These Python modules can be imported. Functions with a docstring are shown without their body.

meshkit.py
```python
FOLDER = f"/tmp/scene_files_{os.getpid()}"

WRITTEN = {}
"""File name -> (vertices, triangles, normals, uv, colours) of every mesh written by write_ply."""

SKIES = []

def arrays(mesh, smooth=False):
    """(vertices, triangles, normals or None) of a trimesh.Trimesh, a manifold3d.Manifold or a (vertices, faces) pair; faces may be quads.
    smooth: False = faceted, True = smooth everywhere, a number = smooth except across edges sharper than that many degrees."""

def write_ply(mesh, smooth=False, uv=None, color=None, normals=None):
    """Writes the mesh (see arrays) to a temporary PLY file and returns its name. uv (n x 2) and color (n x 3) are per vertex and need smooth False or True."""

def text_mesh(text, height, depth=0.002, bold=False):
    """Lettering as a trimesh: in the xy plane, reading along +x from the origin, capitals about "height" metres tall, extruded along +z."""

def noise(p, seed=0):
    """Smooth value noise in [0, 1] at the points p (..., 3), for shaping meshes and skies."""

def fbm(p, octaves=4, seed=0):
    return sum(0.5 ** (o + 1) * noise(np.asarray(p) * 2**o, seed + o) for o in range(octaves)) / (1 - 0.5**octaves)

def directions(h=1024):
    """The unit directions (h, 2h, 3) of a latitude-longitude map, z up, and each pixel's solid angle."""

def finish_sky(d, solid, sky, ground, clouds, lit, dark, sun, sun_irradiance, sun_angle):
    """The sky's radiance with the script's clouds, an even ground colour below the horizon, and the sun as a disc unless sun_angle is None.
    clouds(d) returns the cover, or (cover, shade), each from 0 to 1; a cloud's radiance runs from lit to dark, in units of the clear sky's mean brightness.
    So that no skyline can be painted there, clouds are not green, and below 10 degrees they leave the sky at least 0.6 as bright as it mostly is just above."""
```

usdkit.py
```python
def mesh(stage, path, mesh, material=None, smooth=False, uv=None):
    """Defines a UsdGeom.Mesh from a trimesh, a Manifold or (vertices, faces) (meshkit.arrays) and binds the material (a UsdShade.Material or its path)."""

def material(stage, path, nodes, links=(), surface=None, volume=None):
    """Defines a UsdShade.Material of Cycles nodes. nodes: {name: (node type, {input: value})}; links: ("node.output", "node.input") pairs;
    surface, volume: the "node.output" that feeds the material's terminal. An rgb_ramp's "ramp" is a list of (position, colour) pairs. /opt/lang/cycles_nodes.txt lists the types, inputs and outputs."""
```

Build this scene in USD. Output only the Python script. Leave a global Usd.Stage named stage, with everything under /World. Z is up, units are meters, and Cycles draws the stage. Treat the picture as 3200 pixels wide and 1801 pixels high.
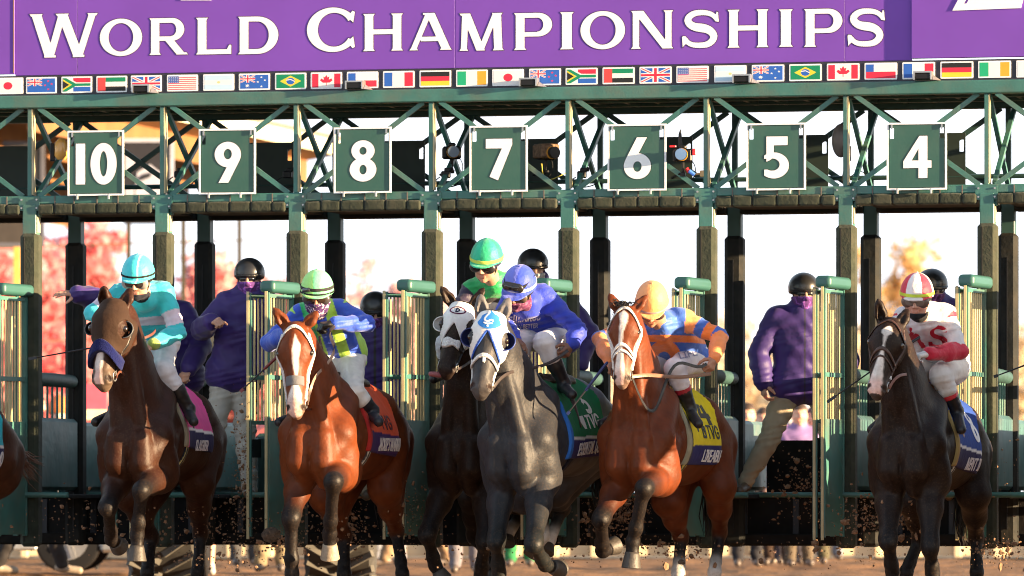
import math, random
import numpy as np, trimesh, shapely, usdkit, meshkit
from shapely.geometry import Polygon, Point, LineString, box as sbox
from shapely import affinity
from shapely.ops import unary_union
from pxr import Usd, UsdGeom, UsdLux, UsdShade, Sdf, Gf, Vt

stage = Usd.Stage.CreateInMemory()
UsdGeom.SetStageUpAxis(stage, 'Z')
UsdGeom.Xform.Define(stage, '/World')
random.seed(7)
RNG = np.random.default_rng(7)

# ---------------------------------------------------------------- camera, sky, sun, exposure
EYE = 0.75                      # a low long lens by the rail
FOC, APER = 197.1, 36.0
FPX, CX, HY = 17520.0, 1600.0, 1553.0     # the same lens in units of the photograph (3200 wide): used to turn sightings into places
cam = UsdGeom.Camera.Define(stage, '/World/camera')
cam.AddTranslateOp().Set(Gf.Vec3d(0, 0, EYE))
cam.AddRotateXOp().Set(90.0)
cam.CreateFocalLengthAttr(FOC)
cam.CreateHorizontalApertureAttr(APER)
cam.CreateVerticalApertureAttr(APER * 576 / 1024)
cam.CreateVerticalApertureOffsetAttr((HY - 900.5) / 3200 * APER)
cam.CreateFStopAttr(2.8)
cam.CreateFocusDistanceAttr(40.6)
EXPOSURE = 2.3
cam.CreateExposureAttr(EXPOSURE)

SUN_AZ = math.radians(20.5)     # from +x towards the camera
SUN_EL = math.radians(6.5)
SUN = np.array([math.cos(SUN_AZ) * math.cos(SUN_EL), -math.sin(SUN_AZ) * math.cos(SUN_EL), math.sin(SUN_EL)])
SKY_STRENGTH = 0.075
SUN_INTENSITY = 1.25
SUN_COLOR = (1.0, 0.71, 0.41)

dome = UsdLux.DomeLight.Define(stage, '/World/sky')
dome.GetPrim().SetCustomDataByKey('kind', 'structure')
skym = usdkit.material(stage, '/World/Looks/sky_material', {
    'sky': ('sky_texture', {'sky_type': 'single_scattering', 'sun_disc': False, 'sun_elevation': SUN_EL, 'sun_rotation': math.atan2(SUN[0], SUN[1]),
                            'aerosol_density': 1.6, 'air_density': 1.0, 'ozone_density': 1.2}),
    'tc': ('texture_coordinate', {}),
    'sep': ('separate_xyz', {}),
    'el': ('rgb_ramp', {'ramp': [(0.0, (1, 1, 1)), (0.085, (0.97, 0.97, 0.97)), (0.18, (0.66, 0.66, 0.66)), (0.35, (0.36, 0.36, 0.36)), (0.6, (0.20, 0.20, 0.20)), (1.0, (0.12, 0.12, 0.12))]}),
    'nz': ('noise_texture', {'scale': 1.6, 'detail': 5.0, 'roughness': 0.55}),
    'rmp': ('rgb_ramp', {'ramp': [(0.2, (0.88, 0.88, 0.88)), (0.7, (1, 1, 1))]}),
    'f': ('mix_color', {'blend_type': 'multiply', 'fac': 1.0}),
    'mx': ('mix_color', {'b': (4.3, 4.55, 5.0), 'use_clamp': False}),
    'bg': ('background_shader', {'strength': SKY_STRENGTH}),
}, [('tc.generated', 'sep.vector'), ('sep.z', 'el.fac'), ('tc.generated', 'nz.vector'), ('nz.fac', 'rmp.fac'), ('el.color', 'f.a'), ('rmp.color', 'f.b'), ('f.result', 'mx.fac'), ('sky.color', 'mx.a'), ('mx.result', 'bg.color')], surface='bg.background')
UsdShade.MaterialBindingAPI.Apply(dome.GetPrim()).Bind(skym)

sun = UsdLux.DistantLight.Define(stage, '/World/sun')
sun.AddRotateZOp().Set(math.degrees(math.atan2(SUN[0], -SUN[1])))
sun.AddRotateXOp().Set(90 - math.degrees(SUN_EL))
sun.CreateNormalizeAttr(True)
sun.CreateIntensityAttr(SUN_INTENSITY)
sun.CreateAngleAttr(0.5)
sun.CreateColorAttr(Gf.Vec3f(*SUN_COLOR))

# ---------------------------------------------------------------- helpers
def W(ox, oy, Y):
    """The point at depth Y that the photograph shows at (ox, oy) of 3200 x 1801."""
    return np.array([(ox - CX) * Y / FPX, Y, EYE + (HY - oy) * Y / FPX])

def zat(oy, Y):
    return EYE + (HY - oy) * Y / FPX

def lin(h):
    c = [int(h[i:i + 2], 16) / 255 for i in (1, 3, 5)]
    return tuple(x / 12.92 if x <= 0.04045 else ((x + 0.055) / 1.055) ** 2.4 for x in c)

_names = {}
def numbered(parent, name):
    n = _names.get((parent, name), 0)
    _names[(parent, name)] = n + 1
    return name if n == 0 else f'{name}_{n:03d}'

def tag(prim, label=None, cat=None, group=None, kind=None):
    for k, v in (('label', label), ('category', cat), ('group', group), ('kind', kind)):
        if v:
            prim.SetCustomDataByKey(k, v)
    return prim

class Thing:
    """An Xform at the thing's base; parts are given in its own axes (rot about z in degrees) or, with world=True, in world coordinates."""
    def __init__(self, name, label, cat, loc=(0, 0, 0), rotz=0.0, group=None):
        self.path = '/World/' + numbered('/World', name)
        self.loc, self.rot = np.array(loc, float), rotz
        x = UsdGeom.Xform.Define(stage, self.path)
        x.AddTranslateOp().Set(Gf.Vec3d(*map(float, loc)))
        if rotz:
            x.AddRotateZOp().Set(rotz)
        self.prim = tag(x.GetPrim(), label, cat, group)

def obj(name, mesh, mat, parent=None, smooth=False, col=None, label=None, world=False, kind=None, cat=None, group=None):
    """ONE Mesh prim under a Thing, under another part (its path), or under /World."""
    if isinstance(parent, Thing):
        base, off = parent.path, parent.loc
    elif isinstance(parent, tuple):
        base, off = parent
    else:
        base, off = '/World', np.zeros(3)
    path = base + '/' + numbered(base, name)
    if hasattr(mesh, 'to_mesh'):
        mm = mesh.to_mesh(); v, f = np.array(mm.vert_properties[:, :3], float), np.array(mm.tri_verts)
    elif isinstance(mesh, tuple):
        v, f = np.asarray(mesh[0], float), np.asarray(mesh[1])
    else:
        v, f = np.array(mesh.vertices, float), np.array(mesh.faces)
    if world:
        v = v - off
    if col is not None:
        col = np.asarray(col, np.float32)
        if col.ndim == 1:
            col = np.repeat(col[None], len(v), 0)
        m = usdkit.mesh(stage, path, (v, f), mat, smooth=smooth if smooth in (True, False) else True)
        pv = UsdGeom.PrimvarsAPI(m).CreatePrimvar('col', Sdf.ValueTypeNames.Color3fArray, 'vertex')
        pv.Set(Vt.Vec3fArray.FromNumpy(col))
    else:
        m = usdkit.mesh(stage, path, trimesh.Trimesh(v, f, process=False), mat, smooth=smooth)
    tag(m.GetPrim(), label, cat, group, kind)
    return path, off

def cat_mesh(ms):
    ms = [m for m in ms if m is not None]
    return trimesh.util.concatenate([m if isinstance(m, trimesh.Trimesh) else trimesh.Trimesh(*m, process=False) for m in ms])

_BOXF = None
def bx(x0, x1, y0, y1, z0, z1, c=0.0):
    if c <= 0:
        m = trimesh.creation.box([abs(x1 - x0), abs(y1 - y0), abs(z1 - z0)])
        m.apply_translation([(x0 + x1) / 2, (y0 + y1) / 2, (z0 + z1) / 2])
        return m
    P = []
    for sx, xa in ((1, x0), (-1, x1)):
        for sy, ya in ((1, y0), (-1, y1)):
            for sz, za in ((1, z0), (-1, z1)):
                P += [(xa + sx * c, ya + sy * c, za), (xa + sx * c, ya, za + sz * c), (xa, ya + sy * c, za + sz * c)]
    return trimesh.convex.convex_hull(np.array(P))

def frame(a, b):
    a, b = np.asarray(a, float), np.asarray(b, float)
    d = b - a; L = np.linalg.norm(d); d = d / max(L, 1e-9)
    u = np.array([0, 0, 1.0]) if abs(d[2]) < 0.95 else np.array([1.0, 0, 0])
    x = np.cross(u, d); x /= np.linalg.norm(x)
    return d, x, np.cross(d, x), L

def tube(a, b, r, n=8, r2=None):
    d, x, y, L = frame(a, b)
    r2 = r if r2 is None else r2
    t = np.linspace(0, 2 * np.pi, n, endpoint=False)
    ring = np.cos(t)[:, None] * x + np.sin(t)[:, None] * y
    v = np.vstack([np.asarray(a) + ring * r, np.asarray(b) + ring * r2, [a], [b]])
    f = []
    for i in range(n):
        j = (i + 1) % n
        f += [(i, j, n + j), (i, n + j, n + i), (2 * n, j, i), (2 * n + 1, n + i, n + j)]
    return trimesh.Trimesh(v, np.array(f), process=False)

def strut(a, b, w, h):
    d, x, y, L = frame(a, b)
    a, b = np.asarray(a, float), np.asarray(b, float)
    P = [p + x * sx * w / 2 + y * sy * h / 2 for p in (a, b) for sx, sy in ((-1, -1), (1, -1), (1, 1), (-1, 1))]
    f = [(0, 2, 1), (0, 3, 2), (4, 5, 6), (4, 6, 7), (0, 1, 5), (0, 5, 4), (1, 2, 6), (1, 6, 5), (2, 3, 7), (2, 7, 6), (3, 0, 4), (3, 4, 7)]
    return trimesh.Trimesh(np.array(P), np.array(f), process=False)

def polytube(P, R, n=8, closed=False):
    """A tube along points P with radii R (scalar or list)."""
    P = np.asarray(P, float); m = len(P)
    R = np.broadcast_to(np.asarray(R, float), (m,))
    T = np.gradient(P, axis=0)
    T /= np.maximum(np.linalg.norm(T, axis=1, keepdims=True), 1e-9)
    u = np.array([0, 0, 1.0]) if abs(T[0][2]) < 0.9 else np.array([1.0, 0, 0])
    X = np.cross(u, T[0]); X /= np.linalg.norm(X)
    vs = []; t = np.linspace(0, 2 * np.pi, n, endpoint=False)
    for i in range(m):
        X = X - T[i] * (X @ T[i]); X /= max(np.linalg.norm(X), 1e-9)
        Y = np.cross(T[i], X)
        vs.append(P[i] + R[i] * (np.cos(t)[:, None] * X + np.sin(t)[:, None] * Y))
    v = np.vstack(vs + [P[:1], P[-1:]])
    f = []
    for i in range(m - 1):
        for k in range(n):
            l = (k + 1) % n
            f += [(i * n + k, i * n + l, i * n + n + l), (i * n + k, i * n + n + l, i * n + n + k)]
    for k in range(n):
        l = (k + 1) % n
        f += [(m * n, l, k), (m * n + 1, (m - 1) * n + k, (m - 1) * n + l)]
    return trimesh.Trimesh(v, np.array(f), process=False)

def spline(P, n=24):
    from scipy.interpolate import CubicSpline
    P = np.asarray(P, float)
    t = np.r_[0, np.cumsum(np.linalg.norm(np.diff(P, axis=0), axis=1))]
    return CubicSpline(t, P)(np.linspace(0, t[-1], n))

def strap(P, width_dir, w, th=0.004):
    """A flat strap along points P; width_dir is one vector or one per point."""
    P = np.asarray(P, float); n = len(P)
    D = np.broadcast_to(np.asarray(width_dir, float), P.shape)
    T = np.gradient(P, axis=0); T /= np.linalg.norm(T, axis=1, keepdims=True)
    D = D - T * (D * T).sum(1, keepdims=True); D = D / np.linalg.norm(D, axis=1, keepdims=True)
    N = np.cross(T, D)
    v = np.stack([P - D * w / 2 - N * th / 2, P + D * w / 2 - N * th / 2, P + D * w / 2 + N * th / 2, P - D * w / 2 + N * th / 2], 1).reshape(-1, 3)
    f = []
    for i in range(n - 1):
        for k in range(4):
            l = (k + 1) % 4
            f += [(4 * i + k, 4 * i + l, 4 * i + 4 + l), (4 * i + k, 4 * i + 4 + l, 4 * i + 4 + k)]
    f += [(0, 2, 1), (0, 3, 2), (4 * n - 4, 4 * n - 3, 4 * n - 2), (4 * n - 4, 4 * n - 2, 4 * n - 1)]
    return trimesh.Trimesh(v, np.array(f), process=False)

def flat(poly, depth):
    """A shapely polygon in the xy plane extruded along +z."""
    gs = [g for g in getattr(poly, 'geoms', [poly]) if isinstance(g, Polygon) and g.area > 1e-9]
    return trimesh.util.concatenate([trimesh.creation.extrude_polygon(g, depth, engine='earcut') for g in gs])

def upright(m, front=0.0):
    """(x, y, z) -> (x, front - z, y): a drawing set up facing -y with its back at front."""
    m = m.copy(); v = m.vertices.copy()
    m.vertices = np.stack([v[:, 0], front - v[:, 2], v[:, 1]], 1)
    return m

# ---------------------------------------------------------------- materials
LK = '/World/Looks/'
_mats = {}
def mat(name, rgb, rough=0.6, metal=0.0, var=0.12, scale=9.0, bump=0.0, bscale=60.0, sheen=0.0, coat=0.0, spec=0.5, dirt=None, dirt_amt=0.4):
    if name in _mats:
        return _mats[name]
    a = tuple(np.clip(np.array(rgb) * (1 - var), 0, 1)); b = tuple(np.clip(np.array(rgb) * (1 + var), 0, 1))
    nodes = {'g': ('texture_coordinate', {}), 'n': ('noise_texture', {'scale': scale, 'detail': 4.0}),
             'r': ('rgb_ramp', {'ramp': [(0.3, a), (0.7, b)]}),
             'p': ('principled_bsdf', {'roughness': rough, 'metallic': metal, 'sheen_weight': sheen, 'coat_weight': coat, 'specular_ior_level': spec})}
    links = [('g.object', 'n.vector'), ('n.fac', 'r.fac')]
    last = 'r.color'
    if dirt is not None:
        nodes['dn'] = ('noise_texture', {'scale': scale * 0.45, 'detail': 6.0, 'roughness': 0.7})
        nodes['dr'] = ('rgb_ramp', {'ramp': [(0.45, (0, 0, 0)), (0.7, (dirt_amt,) * 3)]})
        nodes['dm'] = ('mix_color', {'b': dirt})
        links += [('g.object', 'dn.vector'), ('dn.fac', 'dr.fac'), ('dr.color', 'dm.fac'), (last, 'dm.a')]
        last = 'dm.result'
    links.append((last, 'p.base_color'))
    if bump:
        nodes['bn'] = ('noise_texture', {'scale': bscale, 'detail': 3.0})
        nodes['b'] = ('bump', {'strength': bump, 'distance': 0.01})
        links += [('g.object', 'bn.vector'), ('bn.fac', 'b.height'), ('b.normal', 'p.normal')]
    _mats[name] = usdkit.material(stage, LK + name, nodes, links, surface='p.BSDF')
    return _mats[name]

def mat_col(name, rough=0.6, var=0.15, scale=20.0, bump=0.0, bscale=80.0, sheen=0.0, coat=0.0, spec=0.5, metal=0.0, sss=0.0, stretch=(1, 1, 1), translucent=0.0, dust=None):
    """Base colour from the mesh's own colours (dye, coat pattern), broken up by noise."""
    if name in _mats:
        return _mats[name]
    nodes = {'a': ('attribute', {'attribute': 'col'}), 'g': ('texture_coordinate', {}), 'm': ('mapping', {'scale': stretch}), 'n': ('noise_texture', {'scale': scale, 'detail': 5.0, 'roughness': 0.6}),
             'r': ('rgb_ramp', {'ramp': [(0.3, (1 - var,) * 3), (0.7, (1 + var,) * 3)]}),
             'x': ('mix_color', {'blend_type': 'multiply', 'fac': 1.0, 'use_clamp': False}),
             'p': ('principled_bsdf', {'roughness': rough, 'sheen_weight': sheen, 'coat_weight': coat, 'specular_ior_level': spec, 'metallic': metal, 'subsurface_weight': sss, 'subsurface_scale': 0.01, 'coat_roughness': 0.2})}
    links = [('g.object', 'm.vector'), ('m.vector', 'n.vector'), ('n.fac', 'r.fac'), ('a.color', 'x.a'), ('r.color', 'x.b'), ('x.result' if dust is None else 'dx.result', 'p.base_color')]
    if dust is not None:
        nodes['dn'] = ('noise_texture', {'scale': 75.0, 'detail': 6.0, 'roughness': 0.75}); nodes['dl'] = ('noise_texture', {'scale': 3.5, 'detail': 2.0})
        nodes['dr'] = ('rgb_ramp', {'ramp': [(0.52, (0, 0, 0)), (0.68, (0.75, 0.75, 0.75))]}); nodes['dm'] = ('mix_color', {'blend_type': 'multiply', 'fac': 1.0}); nodes['dx'] = ('mix_color', {'b': dust})
        links += [('g.object', 'dn.vector'), ('g.object', 'dl.vector'), ('dn.fac', 'dr.fac'), ('dr.color', 'dm.a'), ('dl.color', 'dm.b'), ('dm.result', 'dx.fac'), ('x.result', 'dx.a')]
    if bump:
        nodes['bn'] = ('noise_texture', {'scale': bscale, 'detail': 4.0})
        nodes['b'] = ('bump', {'strength': bump, 'distance': 0.01})
        links += [('m.vector', 'bn.vector'), ('bn.fac', 'b.height'), ('b.normal', 'p.normal')]
    out = 'p.BSDF'
    if translucent:
        nodes['t'] = ('translucent_bsdf', {})
        nodes['mc'] = ('mix_closure', {'fac': translucent})
        links += [('x.result', 't.color'), ('p.BSDF', 'mc.closure1'), ('t.BSDF', 'mc.closure2')]
        out = 'mc.closure'
    _mats[name] = usdkit.material(stage, LK + name, nodes, links, surface=out)
    return _mats[name]

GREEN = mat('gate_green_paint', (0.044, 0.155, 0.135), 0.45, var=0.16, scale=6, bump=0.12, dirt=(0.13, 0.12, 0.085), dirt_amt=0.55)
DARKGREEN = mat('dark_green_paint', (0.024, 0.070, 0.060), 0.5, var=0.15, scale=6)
BOARDGREEN = mat('board_green', (0.028, 0.098, 0.076), 0.4, var=0.08, scale=4, bump=0.05, dirt=(0.09, 0.12, 0.09), dirt_amt=0.35)
WHITE = mat('white_paint', (0.80, 0.80, 0.78), 0.5, var=0.03)
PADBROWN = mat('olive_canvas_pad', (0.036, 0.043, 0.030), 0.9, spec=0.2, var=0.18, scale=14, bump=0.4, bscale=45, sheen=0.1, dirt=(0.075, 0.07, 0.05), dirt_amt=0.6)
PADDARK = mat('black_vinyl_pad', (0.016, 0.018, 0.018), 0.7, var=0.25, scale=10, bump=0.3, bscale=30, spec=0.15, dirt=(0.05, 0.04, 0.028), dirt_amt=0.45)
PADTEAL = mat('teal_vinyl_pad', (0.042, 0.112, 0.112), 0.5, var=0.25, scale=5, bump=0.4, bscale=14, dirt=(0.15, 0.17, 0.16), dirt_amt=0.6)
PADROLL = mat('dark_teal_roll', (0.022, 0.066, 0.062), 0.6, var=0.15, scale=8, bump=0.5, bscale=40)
CAPPAD = mat('green_vinyl_cap', (0.026, 0.098, 0.086), 0.45, var=0.06, scale=5, coat=0.1)
RUBBER = mat('black_rubber', (0.010, 0.011, 0.012), 0.75, var=0.3, scale=7, bump=0.4, bscale=25, spec=0.15, dirt=(0.035, 0.024, 0.015), dirt_amt=0.5)
PURPLE = mat('sign_purple', (0.172, 0.062, 0.420), 0.5, var=0.06, scale=1.6, spec=0.3, bump=0.06, bscale=2.5)
SIGNWHITE = mat('sign_white', (0.82, 0.845, 0.88), 0.5, var=0.02, spec=0.3)
SIGNDARK = mat('sign_navy', (0.022, 0.022, 0.036), 0.5, var=0.05)
PURPLEDARK = mat('letter_edge', (0.05, 0.015, 0.09), 0.6, var=0.02)
STEEL = mat('worn_steel', (0.42, 0.42, 0.42), 0.35, metal=0.8, var=0.1)
BLACK = mat('black_plastic', (0.010, 0.010, 0.011), 0.45, var=0.1, spec=0.3)
COLS = mat_col('printed_colour', rough=0.5, var=0.03, scale=6, spec=0.3)
DIRT = mat('track_dirt', (0.26, 0.14, 0.07), 0.95, var=0.3, scale=6, bump=1.0, bscale=22, dirt=(0.11, 0.065, 0.038), dirt_amt=0.6, spec=0.2)

SUNEDGE = mat('cream_edge_paint', (0.50, 0.43, 0.26), 0.45, var=0.1)  # cream that stands in for low sun on right-hand faces
# ---------------------------------------------------------------- ground
def sheet(x0, x1, y0, y1, z, nx=2, ny=2, amp=0.0, seed=0, xs=None, ys=None):
    if xs is None: xs, ys = np.linspace(x0, x1, nx), np.linspace(y0, y1, ny)
    nx, ny = len(xs), len(ys)
    X, Y = np.meshgrid(xs, ys, indexing='ij')
    P = np.stack([X.ravel(), Y.ravel(), np.full(X.size, z)], 1)
    if amp:
        P[:, 2] += amp * (meshkit.fbm(np.c_[P[:, 0] * 1.7, P[:, 1] * 1.7, np.zeros(len(P))], 5, seed) - 0.5)
    i = np.arange(nx * ny).reshape(nx, ny)
    f = np.vstack([np.stack([i[:-1, :-1], i[1:, :-1], i[1:, 1:]], -1).reshape(-1, 3), np.stack([i[:-1, :-1], i[1:, 1:], i[:-1, 1:]], -1).reshape(-1, 3)])
    return trimesh.Trimesh(P, f, process=False)

GRASS = mat('dry_turf', (0.10, 0.12, 0.045), 0.9, var=0.3, scale=3, bump=0.5)
obj('ground', sheet(-900, 900, -150, 3000, -0.10), GRASS, kind='structure')
obj('dirt_track', sheet(0, 0, 0, 0, -0.03, amp=0.10, seed=3, xs=np.r_[np.linspace(-60, -9, 40), np.linspace(-8.9, 8.9, 240), np.linspace(9, 60, 40)], ys=np.r_[np.linspace(20, 50, 40), np.linspace(50.1, 69.5, 190)]), DIRT, smooth=True, kind='structure')
obj('infield_path', sheet(-80, 80, 69.6, 84, -0.012, 60, 20, 0.02, 5), mat('pale_sand', (0.34, 0.27, 0.18), 0.95, var=0.15, scale=4, bump=0.5), smooth=True, kind='structure')

# ---------------------------------------------------------------- the starting gate, in its own axes: s along the front, d into the depth, z up
TH = 0.22094; CT, ST = math.cos(TH), math.sin(TH)
PITCH, S0, D1, GY = 1.07461, -3.85377, 1.194, 43.0
GROT = -math.degrees(TH)
def G2W(s, d, z):
    return np.array([s * CT + d * ST, GY - s * ST + d * CT, z])
def gate_at(ox, oy, d=0.0):
    """(s, z) on the gate plane at depth d of what the photograph shows at (ox, oy)."""
    k = (ox - CX) / FPX
    s = (k * (GY + d * CT) - d * ST) / (CT + k * ST)
    Y = GY - s * ST + d * CT
    return s, zat(oy, Y)
class GThing(Thing):
    """A thing set in the gate's axes: parts given in (s, d, z)."""
    def __init__(self, name, label, cat, s=0, d=0, z=0, group=None):
        super().__init__(name, label, cat, G2W(s, d, z), GROT, group)
        self.loc = np.array([s, d, z], float)      # parts come in gate axes: subtract the base there
def gobj(name, mesh, m, parent, **k):
    return obj(name, mesh, m, parent, world=True, **k)

gate = GThing('starting_gate', 'long green steel starting gate with padded posts, truss and open barred stall doors', 'starting gate', 0, 0, 0)
NPOST = 9
post_s = [S0 + i * PITCH for i in range(-1, NPOST)]          # one more at either end than the frame shows
SL, SR = post_s[0] - 0.3, post_s[-1] + 0.3
ZT0, ZT1, ZB0, ZB1 = 3.785, 3.885, 2.99, 3.10
# beams
gobj('top_beam', bx(SL, SR, -0.05, 0.05, ZT0, ZT1, 0.008), GREEN, gate)
gobj('lower_beam', bx(SL, SR, -0.045, 0.045, 3.035, ZB1, 0.008), GREEN, gate)
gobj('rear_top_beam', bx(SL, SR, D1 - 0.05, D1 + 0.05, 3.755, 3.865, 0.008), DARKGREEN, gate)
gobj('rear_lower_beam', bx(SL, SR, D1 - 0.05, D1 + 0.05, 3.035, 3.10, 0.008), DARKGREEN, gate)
gobj('rear_rod', tube((SL, D1 - 0.08, 3.226), (SR, D1 - 0.08, 3.226), 0.019, 8), mat('rod_green', (0.05, 0.11, 0.1), 0.3, metal=0.4), gate, smooth=40)
# the catwalk deck between the beams: ribbed dark plate
gobj('catwalk_deck', bx(SL, SR, 0.06, D1 - 0.06, 3.845, 3.862), BLACK, gate)
for k in range(46):
    s = SL + 0.1 + k * 0.235
    if s < SR:
        gobj('deck_rib', bx(s, s + 0.03, 0.06, D1 - 0.06, 3.80, 3.842), DARKGREEN, gate)
for dd in (0.35, 0.8):
    gobj('deck_runner', bx(SL, SR, dd, dd + 0.05, 3.785, 3.80), DARKGREEN, gate)

# padded rolls along the lower beams, strapped into lengths
def pad_len(s0, s1, d0, d1, z0, z1, seed):
    m = bx(s0, s1, d0, d1, z0, z1, 0.012)
    m = m.subdivide().subdivide()
    v = m.vertices.copy(); n = meshkit.fbm(v * 14 + seed, 3)
    c = (v - v.mean(0)); c[:, 0] = 0
    v += c * (n[:, None] - 0.5) * 0.07
    m.vertices = v
    return m
for i, s in enumerate(post_s[:-1]):
    e0, e1 = s + 0.075, s + PITCH - 0.075
    cuts = np.cumsum([0] + [0.145, 0.17, 0.205, 0.185, 0.185, 0.12][:6]); cuts = e0 + cuts / cuts[-1] * (e1 - e0)
    for k in range(6):
        zt = 3.036 if 0 < k < 5 else 3.030
        gobj('beam_pad', pad_len(cuts[k] + 0.002, cuts[k + 1] - 0.002, -0.075, 0.10, 2.955, zt, i * 7 + k), PADBROWN, gate, smooth=50)
        gobj('pad_strap', bx(cuts[k] - 0.004, cuts[k] + 0.004, -0.051, -0.046, 3.03, 3.096), mat('pad_cord', (0.12, 0.1, 0.09), 0.8), gate)
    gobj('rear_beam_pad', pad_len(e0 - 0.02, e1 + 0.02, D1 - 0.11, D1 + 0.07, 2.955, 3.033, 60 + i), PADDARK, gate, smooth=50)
    gobj('inner_canopy', bx(e0, e1, 0.102, D1 - 0.112, 2.985, 3.02, 0.008), PADDARK, gate)

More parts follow.
